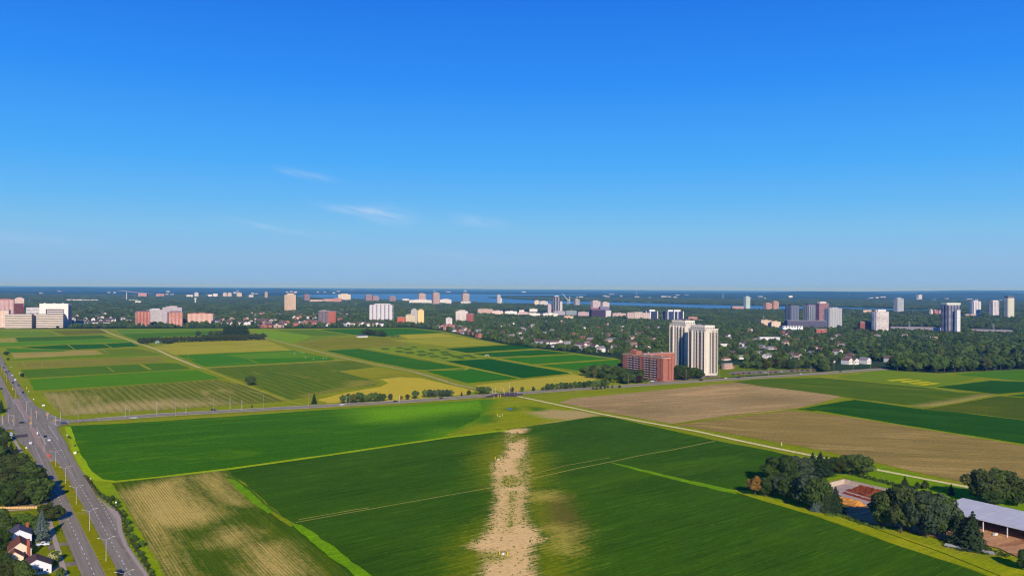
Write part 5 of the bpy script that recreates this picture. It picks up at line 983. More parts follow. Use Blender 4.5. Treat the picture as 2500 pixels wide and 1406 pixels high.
# shrubs along the right verge of the main road
vs_ = [(168, 1070, 7), (172, 1072, 6), (183, 1090, 5), (190, 1106, 5), (212, 1168, 7), (222, 1180, 8), (240, 1208, 10), (252, 1216, 11), (264, 1222, 12), (275, 1224, 15), (284, 1232, 15), (290, 1240, 12), (302, 1275, 14), (312, 1282, 16), (316, 1300, 14), (306, 1262, 11), (322, 1316, 16), (330, 1322, 15), (334, 1340, 16), (346, 1336, 18), (344, 1356, 14), (352, 1368, 13), (318, 1292, 11), (300, 1252, 10), (360, 1384, 12), (370, 1400, 12)]
for i, (px, yb, h) in enumerate(vs_): tpx(px, yb, yb-h, 'lightshrub' if i % 3 == 1 else 'shrub', 'roadside bush on the right verge of the main road', cat='shrub', group='bushes on the main road verge', wide=.85)
# farmyard trees, right foreground
YG = 'trees round the farmyard'
for px, yb, yt, k, lb, wd in [(1893, 1182, 1112, 'bigbroad', 'large leafy tree at the far left of the farmyard grove', 1.05), (1920, 1186, 1110, 'bigbroad', 'large leafy tree, second in the back of the grove', 1.0), (1948, 1172, 1113, 'silver', 'grey green tree in the back of the farmyard grove', 1.1), (1968, 1165, 1116, 'silver', 'grey green narrow tree before the dark spruces', .9),
    (1984, 1160, 1106, 'nearconifer', 'dark spruce, left of a pair behind the compost yard', 1.35), (2003, 1162, 1105, 'nearconifer', 'dark spruce, right of a pair behind the compost yard', 1.6), (2018, 1158, 1114, 'nearconifer', 'smaller dark spruce beside the pair behind the compost yard', 1.4), (2038, 1156, 1114, 'bigbroad', 'dark rounded tree between spruces and big maples', 1.2), (2050, 1158, 1116, 'bigbroad', 'dark rounded tree touching the big maples', 1.1),
    (2074, 1160, 1107, 'bigbroad', 'big dark maple, left one above the hedge', 1.15), (2104, 1163, 1107, 'bigbroad', 'big dark maple with pale trunk, right end above hedge', 1.2), (1844, 1212, 1162, 'copper', 'small copper orange tree at the field edge', 1.0), (1868, 1212, 1163, 'bigbroad', 'mid height tree right of the copper orange one', 1.0), (1884, 1208, 1160, 'bigbroad', 'shorter tree third from the copper orange one', 1.0), (1904, 1216, 1163, 'silver', 'dusty green tree in front of the grove', 1.0),
    (1918, 1222, 1166, 'bigbroad', 'tree standing low in front of the leafy grove', 1.05), (1952, 1228, 1162, 'bigbroad', 'massive dark tree left of the compost yard wall', 1.2), (1976, 1238, 1160, 'silver', 'massive grey green tree beside the compost yard wall', 1.25), (1996, 1246, 1164, 'bigbroad', 'tall dark tree at the compost yard front corner', 1.0), (1992, 1248, 1200, 'bluespruce', 'small blue spruce in front of the dark trees', .9), (2018, 1248, 1186, 'nearconifer', 'dark spruce nearest the orange sawdust heap', 1.3), (2040, 1250, 1190, 'nearconifer', 'dark spruce just left of the orange sawdust heap', 1.3),
    (2156, 1288, 1198, 'bigbroad', 'tall tree right of the brown windrows, leftmost of the front row', .95), (2178, 1290, 1190, 'bigbroad', 'tall tree, second in the front row right of windrows', .9), (2200, 1300, 1188, 'open', 'olive leaning tree in the front row by the shed', .85), (2222, 1296, 1188, 'silver', 'grey green tree in the front row by the shed', .9), (2246, 1306, 1192, 'open', 'sparse olive tree with pale trunks before the shed', .85), (2262, 1312, 1196, 'silver', 'grey green tree with white trunk before the shed', .85),
    (2288, 1312, 1202, 'silver', 'grey green tree touching the shed roof corner', .9), (2308, 1316, 1212, 'bigbroad', 'dark tree overlapping the shed roof corner', .8), (2340, 1330, 1256, 'nearconifer', 'dark spruce, left of two in front of the shed', 1.2), (2374, 1341, 1250, 'nearconifer', 'tall dark spruce, right of two in front of the shed', 1.3), (2356, 1336, 1268, 'nearconifer', 'shorter spruce between the two before the shed', 1.3),
    (2209, 1192, 1163, 'nearconifer', 'small dark spruce on the grass beyond the compost yard', 1.4), (2240, 1193, 1177, 'shrub', 'dark bush right of the small spruce on grass', .8), (2258, 1194, 1174, 'shrub', 'rounder dark bush, second from the small spruce', .9), (2322, 1208, 1181, 'nearconifer', 'small spruce in the shade left of the tall trees', 1.1),
    (2392, 1228, 1146, 'open', 'tall open crowned tree, left of the right edge group', .95), (2412, 1232, 1148, 'open', 'tall open crowned tree, second in right edge group', .9), (2438, 1232, 1144, 'bigbroad', 'tall dense tree in the middle of right edge group', .9), (2462, 1234, 1150, 'open', 'tall olive tree near the right picture edge', .9), (2484, 1236, 1162, 'bigbroad', 'dense tree cut by the right picture edge', .95), (2420, 1238, 1190, 'bigbroad', 'low tree beneath the right edge group', 1.2),
    (2504, 1392, 1340, 'bigbroad', 'dark tree at the lower right picture edge', 1.1)]:
    tpx(px, yb, yt, k, lb, group=YG, wide=wd*1.12, cat='shrub' if k == 'shrub' else 'tree')
# (hedges follow)
def hedge_run(name, pts, h, w, label, mat=LM_D, dens=34, leaf=.3, cat='hedge'):
    q = [P(*p) for p in pts]; rs = np.random.RandomState(3); pos = []; nr = []
    for i in range(len(q)-1):
        L = (q[i+1]-q[i]).length; k = int(L*dens)
        if k < 1: continue
        f = rs.uniform(0, 1, k); d = (q[i+1]-q[i])/L; px_ = np.array([q[i].x, q[i].y])+np.outer(f*L, [d.x, d.y]); a = rs.uniform(0, math.pi, k); ww = w*(.75+.35*np.sin(f*L*.9+i)); hh = h*(.8+.25*np.sin(f*L*1.3))
        o = np.cos(a)*ww/2; z = np.sin(a)**.7*hh; pos.append(np.stack([px_[:, 0]-d.y*o, px_[:, 1]+d.x*o, z], 1)); nr.append(np.stack([-d.y*np.cos(a), d.x*np.cos(a), np.sin(a)+.1], 1))
    pos = np.concatenate(pos); nr = np.concatenate(nr)+rs.normal(size=pos.shape)*.3; nr /= np.linalg.norm(nr, axis=1)[:, None]
    c0 = pos.mean(0)*np.array([1, 1, 0]); v, f_ = cards(pos-c0, nr, leaf*rs.uniform(.6, 1.3, len(pos)), rs); me = mesh_np(name, v, f_, mat); o = link(name, me, loc=tuple(c0)); tag(o, label, cat); return o
hedge_run('hedge', [(2010, 1152), (2045, 1150), (2100, 1165), (2160, 1180), (2200, 1192)], 2.4, 3.0, 'long dark hedge beyond the compost yard wall')
hedge_run('hedge', [(2015, 1258), (2060, 1262), (2110, 1282), (2160, 1292)], 1.6, 4.0, 'ragged low hedge before the sawdust heap', LM_L, 20)
hedge_run('hedge', [(208, 1163), (224, 1184), (243, 1208), (268, 1228), (292, 1252), (305, 1270), (308, 1295), (322, 1325), (345, 1360), (375, 1410)], 1.1, 2.4, 'ragged weedy scrub behind the guard posts of main road', LM_H, 26, .24)
hedge_run('hedge', [(2385, 1338), (2430, 1352), (2470, 1362)], 2.0, 4.0, 'low dark scrub behind the stacked pipes', LM_D, 20)
for i in range(2): pass
# wood and suburb trees beyond the fields ------------------------------------------------
rs = np.random.RandomState(9)
def polyW(pts): return [P(*p) for p in pts]
FARMW = [(p.x, p.y) for p in FARM]
EDGE = [P(*p) for p in TL[:-1]]+[P(1640, 932), P(2000, 908)]+[P(*p) for p in TR]
roadw = [p for p in bp_]
RIV = [P(*p) for p in [(700, 723), (760, 719), (850, 718), (1000, 717.5), (1150, 718.3), (1220, 719), (1430, 719.3), (1430, 720.6), (1230, 722), (1190, 727), (1330, 734.5), (1500, 738), (1600, 741), (1700, 744), (1870, 747), (2050, 750), (2200, 755), (2350, 759), (2600, 764), (2600, 767), (2350, 763), (2200, 762), (2050, 757.5), (1870, 760), (1700, 756), (1550, 751), (1400, 746), (1250, 744), (1130, 740), (1000, 737), (900, 733), (780, 730)]]
def candidates(y0, y1, step):
    ys = np.arange(y0, y1, step); out = []
    for y in ys:
        hw = y*0.63+60; xs = np.arange(-hw, hw, step); out.append(np.stack([xs, np.full(len(xs), y)], 1))
    p = np.concatenate(out); return p+rs.uniform(-step*.48, step*.48, p.shape)
def filt(p, near):
    keep = sdist(p, EDGE2) < (-3 if near else -3)
    keep &= ~(sdist(p, RIV) > -20)
    for q in PARK: keep &= ~(sdist(p, q) > -8)
    for (x, y, r, c) in OCC:
        d = np.array([x, y])/math.hypot(x, y); rel = p-np.array([x, y]); al = -(rel@d); pe = np.abs(rel@np.array([-d[1], d[0]])); keep &= ~((pe < r) & (al < c) & (al > -r*.8))
    for (x, y) in HOUSES:
        d = np.array([x, y])/math.hypot(x, y); rel = p-np.array([x, y]); al = -(rel@d); pe = np.abs(rel@np.array([-d[1], d[0]])); keep &= ~((pe < 8.5) & (al < 8+0.031*y) & (al > -8))
    return p[keep]
EDGE2 = [P(*p) for p in TL[:11]]+[P(1520, 880), P(1500, 930), P(1515, 941), P(1650, 935), P(1700, 932), P(2000, 911), P(2150, 901)]+[P(*p) for p in TR[1:]]+[Vector((900, 250, 0)), Vector((-900, 250, 0)), Vector((-2500, 900, 0)), Vector((-1800, 2200, 0))]
PARK = [polyW(q) for q in ([(2172, 797), (2285, 799), (2290, 812), (2230, 812), (2172, 808)], [(2360, 803), (2470, 806), (2480, 818), (2400, 817)], [(1560, 776), (1720, 780), (1720, 788), (1600, 787)], [(1200, 757), (1560, 768), (1500, 779), (1200, 772)],
                           [(1655, 905), (1760, 890), (1830, 905), (1990, 903), (1990, 910), (1760, 928), (1650, 934)], [(2035, 884), (2180, 884), (2170, 900), (2040, 906)], [(1870, 797), (2010, 800), (2010, 806), (1880, 806)], [(1585, 915), (1660, 900), (1665, 934), (1585, 940)], [(1770, 885), (1860, 884), (1860, 890), (1770, 896)])]
near = filt(candidates(1000, 2900, 12.0), True)
# clearings in the dense suburb
sub = [polyW(q) for q in ([(500, 800), (560, 766), (850, 762), (865, 797)], [(150, 797), (160, 764), (340, 763), (325, 795)], [(325, 801), (330, 790), (520, 788), (700, 801)])]
k_ = np.ones(len(near), bool)
for i, s_ in enumerate(sub): ins = sdist(near, s_) > 0; k_ &= ~(ins & (rs.uniform(0, 1, len(near)) < (.62, .72, .3)[i]))
near = near[k_]
cl_ = np.array([mnoise.noise(Vector((a/190, b/190, 0))) for a, b in near]); near = near[(cl_ < .34) | (rs.uniform(0, 1, len(near)) < .25)]
mid = filt(candidates(2900, 9500, 34.0), False)
w2 = np.array([mnoise.noise(Vector((a/500, b/500, 3))) for a, b in mid]); mid = mid[(w2 < .38) | (rs.uniform(0, 1, len(mid)) < .3)]
# the nearest wood-edge trees stand as individuals
WHERE = [(160, 'by the cream office blocks'), (330, 'before the white row houses'), (450, 'below the two red brick blocks'), (640, 'below the dense suburb'), (770, 'before the pink gabled terrace'), (840, 'near the red and grey block'), (960, 'before the white gabled terrace'), (1090, 'near the yellow sided block'), (1300, 'on the curved field edge'), (1500, 'left of the brick block'),
         (1640, 'behind the brick block'), (1770, 'beside the white twin towers'), (1960, 'right of the twin towers'), (2150, 'by the end of cross road'), (2330, 'at the wood corner'), (9999, 'in the right edge wood')]
def where(x, y):
    px = PX((x, y, 0))[0]
    for a, s_ in WHERE:
        if px < a: return s_
ed = -sdist(near, EDGE2); dist = np.hypot(near[:, 0], near[:, 1])
pxs = np.array([PX((a, b, 0))[0] for a, b in near]); vis = (pxs > -15) & (pxs < 2515)
score = dist+ed*1.4+np.where(vis, 0, 1e6); order = np.argsort(score)[:215]
ind = near[order]; near = np.delete(near, order, 0)
q_ = random.Random(8)
for x, y in ind:
    r_ = q_.random(); big = y < 1500
    kd = 'conifer' if r_ < .08 else ('purple' if r_ < .11 else ('bigbroad' if r_ < .5 else ('light' if r_ > .96 else 'broad')))
    hgt = q_.uniform(9, 15) if x < 450 else q_.uniform(14, 21)
    nm = {'conifer': 'pointed dark conifer', 'purple': 'dark purple leaved tree', 'bigbroad': 'dense dark green tree', 'light': 'bright light green tree', 'broad': 'mid green rounded tree'}[kd]
    tree(x, y, hgt, kd, nm+' '+where(x, y), group='trees at the edge of the wood', wide=1.2)
# small street trees along the far road
for i in range(44):
    px = 470+i*11.5; 
    if px > 975: break
    tpx(px, 801, 801-5.5-(i % 3), 'broad', 'small young tree in the line along the far field road', group='young trees on the far field road', wide=.9)
# everything else is one mass of crowns
def pool(name, items):
    out = []
    for nme, (v, f_), m in items: out.append(bpy.data.objects.new(nme, mesh_np(nme, v, f_, m)))
    return out
def simple(seed, mat, **kw): return ('crown_form', crown_round(seed, 10, 4.7, 18, 520, .62, low=.08, **kw), mat)
def clump(seed):
    r_ = np.random.RandomState(seed); V_, Q_ = [], []; o = 0
    for i in range(9):
        v, f_ = crown_round(seed*10+i, r_.uniform(7, 12), r_.uniform(4.6, 6.5), 8, 100, 1.35, low=.05); v = v+np.array([r_.uniform(-15, 15), r_.uniform(-15, 15), 0]); V_.append(v); Q_.append(f_+o); o += len(v)
    return np.concatenate(V_), np.concatenate(Q_)
forms = pool('w', [simple(201, LM), simple(202, LM), simple(203, LM_D), simple(204, LM, squash=1.15), simple(205, LM_D), ('crown_form', crown_cone(206, 12, 3.0, 9, 420, .6), LM_C), simple(207, LM)])
cforms = pool('c', [('clump_form', clump(s), LM if s % 2 else LM_D) for s in range(5)])
def scatter(name, pts, objs, smin, smax, label):
    me = bpy.data.meshes.new(name); me.vertices.add(len(pts)); co = np.zeros((len(pts), 3), np.float32); co[:, :2] = pts; me.vertices.foreach_set('co', co.ravel())
    r_ = np.random.RandomState(5); n = len(pts)
    s = r_.uniform(smin, smax, n).astype(np.float32); sv = np.stack([s*r_.uniform(.95, 1.25, n), s*r_.uniform(.95, 1.25, n), s], 1).astype(np.float32)
    if name == 'woodland':   # taller wood on the right
        pxx = pts[:, 0]/np.maximum(pts[:, 1], 1); sv *= np.where((pxx > .40) & (pts[:, 1] < 1900), 1.35, 1.0)[:, None].astype(np.float32)
    a = me.attributes.new('sc', 'FLOAT_VECTOR', 'POINT'); a.data.foreach_set('vector', sv.ravel())
    rr = np.zeros((n, 3), np.float32); rr[:, 2] = r_.uniform(0, 6.28, n); a = me.attributes.new('ro', 'FLOAT_VECTOR', 'POINT'); a.data.foreach_set('vector', rr.ravel())
    a = me.attributes.new('ix', 'INT', 'POINT'); a.data.foreach_set('value', r_.randint(0, len(objs), n).astype(np.int32))
    o = link(name, me); tag(o, label, 'woodland', kind='stuff')
    ng = bpy.data.node_groups.new(name+'_nodes', 'GeometryNodeTree'); ng.interface.new_socket('Geometry', in_out='INPUT', socket_type='NodeSocketGeometry'); ng.interface.new_socket('Geometry', in_out='OUTPUT', socket_type='NodeSocketGeometry')
    gi = ng.nodes.new('NodeGroupInput'); go = ng.nodes.new('NodeGroupOutput'); iop = ng.nodes.new('GeometryNodeInstanceOnPoints'); g2i = ng.nodes.new('GeometryNodeGeometryToInstance')
    for ob in reversed(objs):
        oi = ng.nodes.new('GeometryNodeObjectInfo'); oi.inputs['Object'].default_value = ob; oi.inputs['As Instance'].default_value = True
        ng.links.new(oi.outputs['Geometry'], g2i.inputs[0])
    def att(nm, dt):
        x = ng.nodes.new('GeometryNodeInputNamedAttribute'); x.data_type = dt; x.inputs['Name'].default_value = nm; return [q for q in x.outputs if q.enabled and q.name == 'Attribute'][0]
    m2p = ng.nodes.new('GeometryNodeMeshToPoints'); ng.links.new(gi.outputs[0], m2p.inputs[0])
    ng.links.new(m2p.outputs[0], iop.inputs['Points']); ng.links.new(g2i.outputs[0], iop.inputs['Instance']); iop.inputs['Pick Instance'].default_value = True
    ng.links.new(att('ix', 'INT'), iop.inputs['Instance Index']); ng.links.new(att('sc', 'FLOAT_VECTOR'), iop.inputs['Scale'])
    try:
        e2r = ng.nodes.new('FunctionNodeEulerToRotation'); ng.links.new(att('ro', 'FLOAT_VECTOR'), e2r.inputs[0]); ng.links.new(e2r.outputs[0], iop.inputs['Rotation'])
    except Exception: ng.links.new(att('ro', 'FLOAT_VECTOR'), iop.inputs['Rotation'])
    ng.links.new(iop.outputs[0], go.inputs[0]); md = o.modifiers.new('scatter', 'NODES'); md.node_group = ng; return o
scatter('woodland', near, forms, .75, 1.25, 'dark green suburban woodland behind the fields and round the towers')
scatter('distant_woodland', mid, cforms, .85, 1.35, 'far woodland fading towards the river and the horizon')
print('near', len(near), 'mid', len(mid), 'individual', len(ind))

# ------------------------------------------------------------------ vehicles
tyre = pmat('tyre', (34, 34, 36), .9, .1); glass = pmat('car_glass', (30, 34, 42), .15, .05, spec=.6); rimm = pmat('wheel_rim', (170, 170, 176), .35, .1, metal=.6)
CARS = {}
def car_body(kind):
    prof = {'car': [(-2.25, .35), (-2.3, .75), (-2.1, .95), (-1.45, 1.02), (-.9, 1.42), (.55, 1.45), (1.25, 1.0), (2.1, .88), (2.28, .62), (2.25, .35)],
            'suv': [(-2.3, .4), (-2.35, .95), (-2.2, 1.1), (-2.0, 1.7), (.5, 1.74), (1.2, 1.15), (2.15, 1.02), (2.32, .7), (2.3, .4)],
            'van': [(-2.6, .4), (-2.65, 2.1), (-2.4, 2.25), (1.5, 2.25), (2.2, 1.35), (2.7, 1.15), (2.75, .4)],
            'pickup': [(-2.9, .5), (-2.9, 1.12), (-.85, 1.12), (-.75, 1.75), (.75, 1.78), (1.4, 1.18), (2.6, 1.08), (2.7, .5)]}[kind]
    hw = .92 if kind == 'car' else 1.0; mb = MB(); k = len(prof)
    for sgn in (-1, 1):
        mb.v += [(x, sgn*hw*(1-.13*max(0, (z-1.0))), z) for x, z in prof]
    mb.f = [(i, (i+1) % k, k+(i+1) % k, k+i) for i in range(k)]+[tuple(range(k-1, -1, -1)), tuple(range(k, 2*k))]; mb.m = [0]*len(mb.f); return mb, hw
def car(px, py, color, label, kind='car', ang=None, cname=None, xy=None, group='vehicles on the roads'):
    p = xy or P(px, py); key = (kind, color)
    if key not in CARS:
        mb, hw = car_body(kind); body = mb.mesh('body', pmat('car_paint', color, .3, .04, spec=.5)); bv = body
        x0, x1, z0, z1 = {'car': (-1.2, .95, 1.03, 1.38), 'suv': (-1.9, .9, 1.2, 1.62), 'van': (.6, 1.7, 1.35, 2.0), 'pickup': (-.6, .95, 1.22, 1.68)}[kind]
        w1 = MB()
        for s in (-1, 1): w1.box(((x0+x1)/2-.05, s*hw*.955, (z0+z1)/2), (x1-x0-.3, .1, z1-z0-.06))
        ws = MB(); xf = {'car': .92, 'suv': .86, 'van': 1.86, 'pickup': 1.08}[kind]; zt = z1+.04; ws.quad((xf+.42, -hw*.82, z0), (xf+.42, hw*.82, z0), (xf-.2, hw*.76, zt), (xf-.2, -hw*.76, zt))
        xr = {'car': -1.2, 'suv': -2.16, 'van': -2.7, 'pickup': -.87}[kind]; ws.box((xr-.02, 0, (z0+z1)/2), (.12, hw*1.5, (z1-z0)*.75))
        wl = MB(); wl.tube((0, -.12, 0), (0, .12, 0), .36, .36, 12); rm = MB(); rm.tube((0, -.14, 0), (0, .14, 0), .2, .2, 8)
        hl = MB(); hl.box((0, 0, 0), (.12, .34, .16))
        CARS[key] = (body, w1.mesh('side_window', glass), ws.mesh('windscreen', glass), wl.mesh('tyre', tyre), rm.mesh('rim', rimm), hl.mesh('headlight', pmat('headlight_glass', (230, 230, 230), .2, .02)), hw)
    body, w1, ws, wl, rm, hl, hw = CARS[key]
    t = empty({'car': 'car', 'suv': 'car', 'van': 'van', 'pickup': 'pickup_truck'}[kind], (p.x, p.y, .41), ang if ang is not None else V_ANG, label, {'car': 'car', 'suv': 'car', 'van': 'van', 'pickup': 'pickup truck'}[kind], group)
    link('body', body, t); link('side_window', w1, t); link('windscreen', ws, t); xe = {'car': 2.27, 'suv': 2.31, 'van': 2.73, 'pickup': 2.68}[kind]
    wb = {'car': 1.4, 'suv': 1.42, 'van': 1.75, 'pickup': 1.75}[kind]
    for a in (-1, 1):
        for b in (-1, 1): w_ = link('wheel', wl, t, (a*wb, b*(hw-.1), .36)); link('rim', rm, w_)
        link('headlight', hl, t, (xe, a*.62, .72))
    return t
DKC = (34, 34, 42); WHC = (232, 232, 236); SIL = (150, 150, 158); RDC = (150, 30, 34); BLC = (54, 60, 84)
fa = (P(172, 1204)-P(273, 1406)); FA = math.atan2(fa.y, fa.x); ba = math.atan2(dirB.y, dirB.x)
for px, py, c, k, lb in [(11.5, 890, DKC, 'car', 'dark car farthest up the main road'), (8.5, 899, DKC, 'car', 'dark car nearest the median, far up the main road'), (22, 908, DKC, 'car', 'dark car in the outer lane beyond the close pair'), (15, 910, DKC, 'suv', 'dark vehicle, farther of a close pair up the main road'), (18, 914.5, BLC, 'car', 'dark bluish car, nearer of a close pair up the main road'),
                         (30, 918, WHC, 'car', 'white car in the outer lane up the main road'), (37, 930, WHC, 'van', 'white van in the outer lane above the crossing'), (31, 936, DKC, 'suv', 'dark vehicle just behind left of the white van'), (45.5, 942.5, DKC, 'car', 'dark car right below the white van'), (3, 951, DKC, 'suv', 'dark vehicle alone on the left carriageway'), (56, 960, DKC, 'suv', 'dark vehicle in the outer lane nearest the crossing'), (47, 964, SIL, 'car', 'grey car in the inner lane nearest the crossing'),
                         (110.5, 1068, DKC, 'car', 'black car below the crossing ahead of a white one'), (119.5, 1077.5, WHC, 'car', 'white car below the crossing behind a black one'), (74, 1085, WHC, 'suv', 'white car with dark roof heading down the left carriageway'), (291, 1404, (28, 28, 36), 'pickup', 'black pickup cut off at the bottom of the picture')]:
    car(px, py, c, lb, k, FA)
for px, py, c, k, lb in [(53, 1034, (20, 20, 26), 'car', 'black car turning in the middle of first crossing'), (138, 1029, SIL, 'suv', 'silver car leaving the first crossing, far lane'), (157, 1036, BLC, 'suv', 'dark grey car waiting at right of first crossing'), (327, 1023, (206, 206, 206), 'pickup', 'pale pickup with canopy on the cross road'), (521, 1003, DKC, 'suv', 'black car on the cross road by tall poles'), (835, 990, WHC, 'car', 'white car on cross road below the long clump'),
                         (965, 982, DKC, 'car', 'dark car on cross road right of a white one'), (1077, 974.5, DKC, 'car', 'dark car on cross road before the second crossing'), (1712, 930, DKC, 'suv', 'dark car on cross road under the twin towers'), (1803, 923, DKC, 'car', 'dark car on cross road right of the twin towers'), (1772, 925.5, WHC, 'car', 'white car on cross road right of the twin towers'), (1955, 914, WHC, 'car', 'white car far along the cross road'), (2052, 908.5, DKC, 'car', 'dark car near the end of the cross road')]:
    car(px, py, c, lb, k, ba)
for px, py, c, k, lb in [(1592, 932.5, WHC, 'pickup', 'white pickup parked before the brick block'), (1610, 930.5, RDC, 'suv', 'red car parked at the corner of the brick block'), (1622, 929.5, WHC, 'suv', 'white car parked right beside the red one'), (1728, 921, DKC, 'car', 'dark car parked at the foot of front tower'), (1745, 918, WHC, 'car', 'white car parked right of the front tower'), (2092, 901, DKC, 'car', 'dark car parked by the road end houses, left'), (2105, 900, DKC, 'suv', 'dark car parked by the road end houses, right'), (2116, 899.5, DKC, 'car', 'dark car parked under tree at the road end'), (2140, 897.5, RDC, 'car', 'red car parked at the far road end')]:
    car(px, py, c, lb, k, U, group='parked vehicles')
pk = random.Random(6)
for i in range(16):
    px = 1790+i*13; c = pk.choice([DKC, WHC, SIL, RDC, DKC]); car(px, 915-(px-1790)*.055+pk.uniform(-1, 1), c, '%s car in the parked row right of the twin towers' % {DKC: 'dark', WHC: 'white', SIL: 'silver', RDC: 'red'}[c], 'car', U+math.pi/2, group='parked row right of the twin towers')
car(105, 1334, WHC, 'white pickup parked on the driveway of the brown roofed house', 'pickup', math.radians(20), group='vehicles on the driveway'); car(111, 1323, (26, 26, 34), 'black car parked on the driveway beside the white house', 'car', math.radians(14), group='vehicles on the driveway')
car(27, 1064, (186, 206, 240), 'pale blue white van parked by the first crossing', 'van', FA, group='parked vehicles'); car(33, 1071, DKC, 'dark car parked behind the pale van', 'car', FA, group='parked vehicles')

# ------------------------------------------------------------------ poles, lamps, signals, signs
steel = pmat('lamp_steel', (206, 200, 190), .5, .08, 1); wood = pmat('pole_wood', (168, 150, 130), .9, .2, 1.5); yel = pmat('signal_yellow', (232, 176, 36), .5, .08); yelb = pmat('bollard_yellow', (236, 206, 50), .5, .08); blk = pmat('signal_black', (30, 30, 30), .6)
whs = pmat('sign_white', (236, 236, 232), .6, .05); insm = pmat('insulator', (90, 96, 100), .4)
def dlamp(px, yb, H, label, two=True, ang=None):
    p = P(px, yb); t = empty('street_lamp', (p.x, p.y, .2), FA+math.pi/2 if ang is None else ang, label, 'street lamp', 'street lamps along the main road')
    mb = MB(); mb.tube((0, 0, 0), (0, 0, H), .12, .07, 8); mb.tube((0, 0, 0), (0, 0, .5), .2, .18, 8); mb.build('pole', steel, t)
    for s in ((-1, 1) if two else (1,)):
        mb = MB(); mb.tube((0, 0, H-.15), (s*1.6, 0, H+.55), .05, .045, 6); mb.tube((s*1.6, 0, H+.55), (s*2.6, 0, H+.95), .045, .04, 6); mb.build('arm', steel, t)
        mb = MB(); mb.prism([(s*2.4, -.18), (s*3.4, -.16), (s*3.4, .16), (s*2.4, .18)][::s], H+.88, H+1.06); mb.build('lamp_head', steel, t)
WH = ['fourth from the bottom', 'third from the bottom', 'second from the bottom', 'first standing fully in view at the bottom']
dlamp(303, 1462, 9.2, 'double armed street lamp in the median, head just above bottom edge')
for i, (px, yb) in enumerate([(258.8, 1371.8), (218.7, 1296.2), (186, 1233.6), (160, 1182), (136, 1139), (107.6, 1103)]):
    dlamp(px, yb, 9.2, 'double armed street lamp in the median, %s' % ['nearest with its foot in view', 'second nearest, by cross strip', 'third nearest, above the bus bay', 'fourth nearest, beside the wood', 'fifth nearest, at median tip', 'on the brown paving by orange sign'][i])
for i, (px, yb) in enumerate([(64.7, 1007), (38.6, 972), (16, 932), (10, 921), (4.3, 909)]): dlamp(px, yb, 9.2, 'double armed street lamp up the main road, %s' % ['nearest, above the crossing', 'second above the crossing', 'middle of the far ones', 'fourth above the crossing', 'farthest at the left edge'][i])
def upole(px, yb, yt, lb, arm=True, name='utility_pole', mat=None, lamp=False, yoff=0):
    p = P(px, yb); H = (yb-yt)/F*p.y; t = empty(name, (p.x, p.y, 0), ba, lb, name.replace('_', ' '), 'poles along the cross road'); mb = MB(); mb.tube((0, 0, 0), (0, 0, H), .19, .12, 7); mb.build('pole', mat or wood, t)
    if arm:
        mb = MB(); mb.box((0, .25, H*.93), (.14, 2.6, .16)); mb.build('crossarm', wood, t)
        for y in (-.8, .25, 1.3): mb = MB(); mb.tube((0, y, H*.93), (0, y, H*.93+.45), .09, .05, 6); mb.build('insulator', insm, t)
    if lamp: mb = MB(); mb.tube((0, 0, H*.86), (0, -2.6, H*.9), .07, .05, 6); mb.build('arm', steel, t); mb = MB(); mb.box((0, -2.9, H*.9), (.3, .9, .16)); mb.build('lamp_head', steel, t)
    return p, H
TP = [(191, 1035, 979), (316, 1025, 979), (428.5, 1018.5, 973), (521, 1007.5, 967), (643, 1003, 961), (753, 1000, 960), (854, 990, 958), (1067, 977.5, 944), (1166.5, 970.5, 942.5), (1357, 957.5, 923), (1450, 952.5, 914.5), (1535, 946, 914), (1587, 940, 912), (1675, 936, 902), (1757, 931, 900), (1818, 928, 893), (1943, 915.5, 888), (2036, 911, 880), (2083, 905, 882), (2125, 903, 876)]
tops = []
tw = ['beside the first crossing', 'behind the pale pickup', 'third from the first crossing', 'by the black car', 'fifth from the first crossing', 'left of the lone conifer', 'before the long clump', 'before the grey green clump', 'left of the second crossing', 'right of second crossing', 'left of the brick block', 'before the brick block left end', 'before the brick block middle', 'between brick block and twin towers', 'right of the front tower',
      'second right of the front tower', 'near the far white car', 'third from the road end', 'second from the road end', 'at the road end']
for (px, yb, yt), lb in zip(TP, tw): tops.append(upole(px, yb, yt, 'tall pale wooden utility pole '+lb))
for px, yb, yt, lb in [(305.5, 1021, 994, 'left of the second tall pole'), (383, 1009, 980, 'between second and third tall poles'), (454, 1010, 983, 'right of the third tall pole'), (561.5, 998.5, 968, 'right of the black car'), (590.5, 1002, 974, 'left of the fifth tall pole'), (845, 987, 966, 'touching the long clump'), (975, 984, 963, 'beside a dark car and reddish tree'), (147, 1030, 1003, 'at the right corner of first crossing'), (1331, 952, 943, 'before the dark tree row'), (1877, 921, 897, 'before the wood right of twin towers'), (1980, 912, 893, 'farther along the cross road')]:
    upole(px, yb, yt, 'shorter grey street pole '+lb, arm=False, name='street_pole', mat=steel, lamp=True)
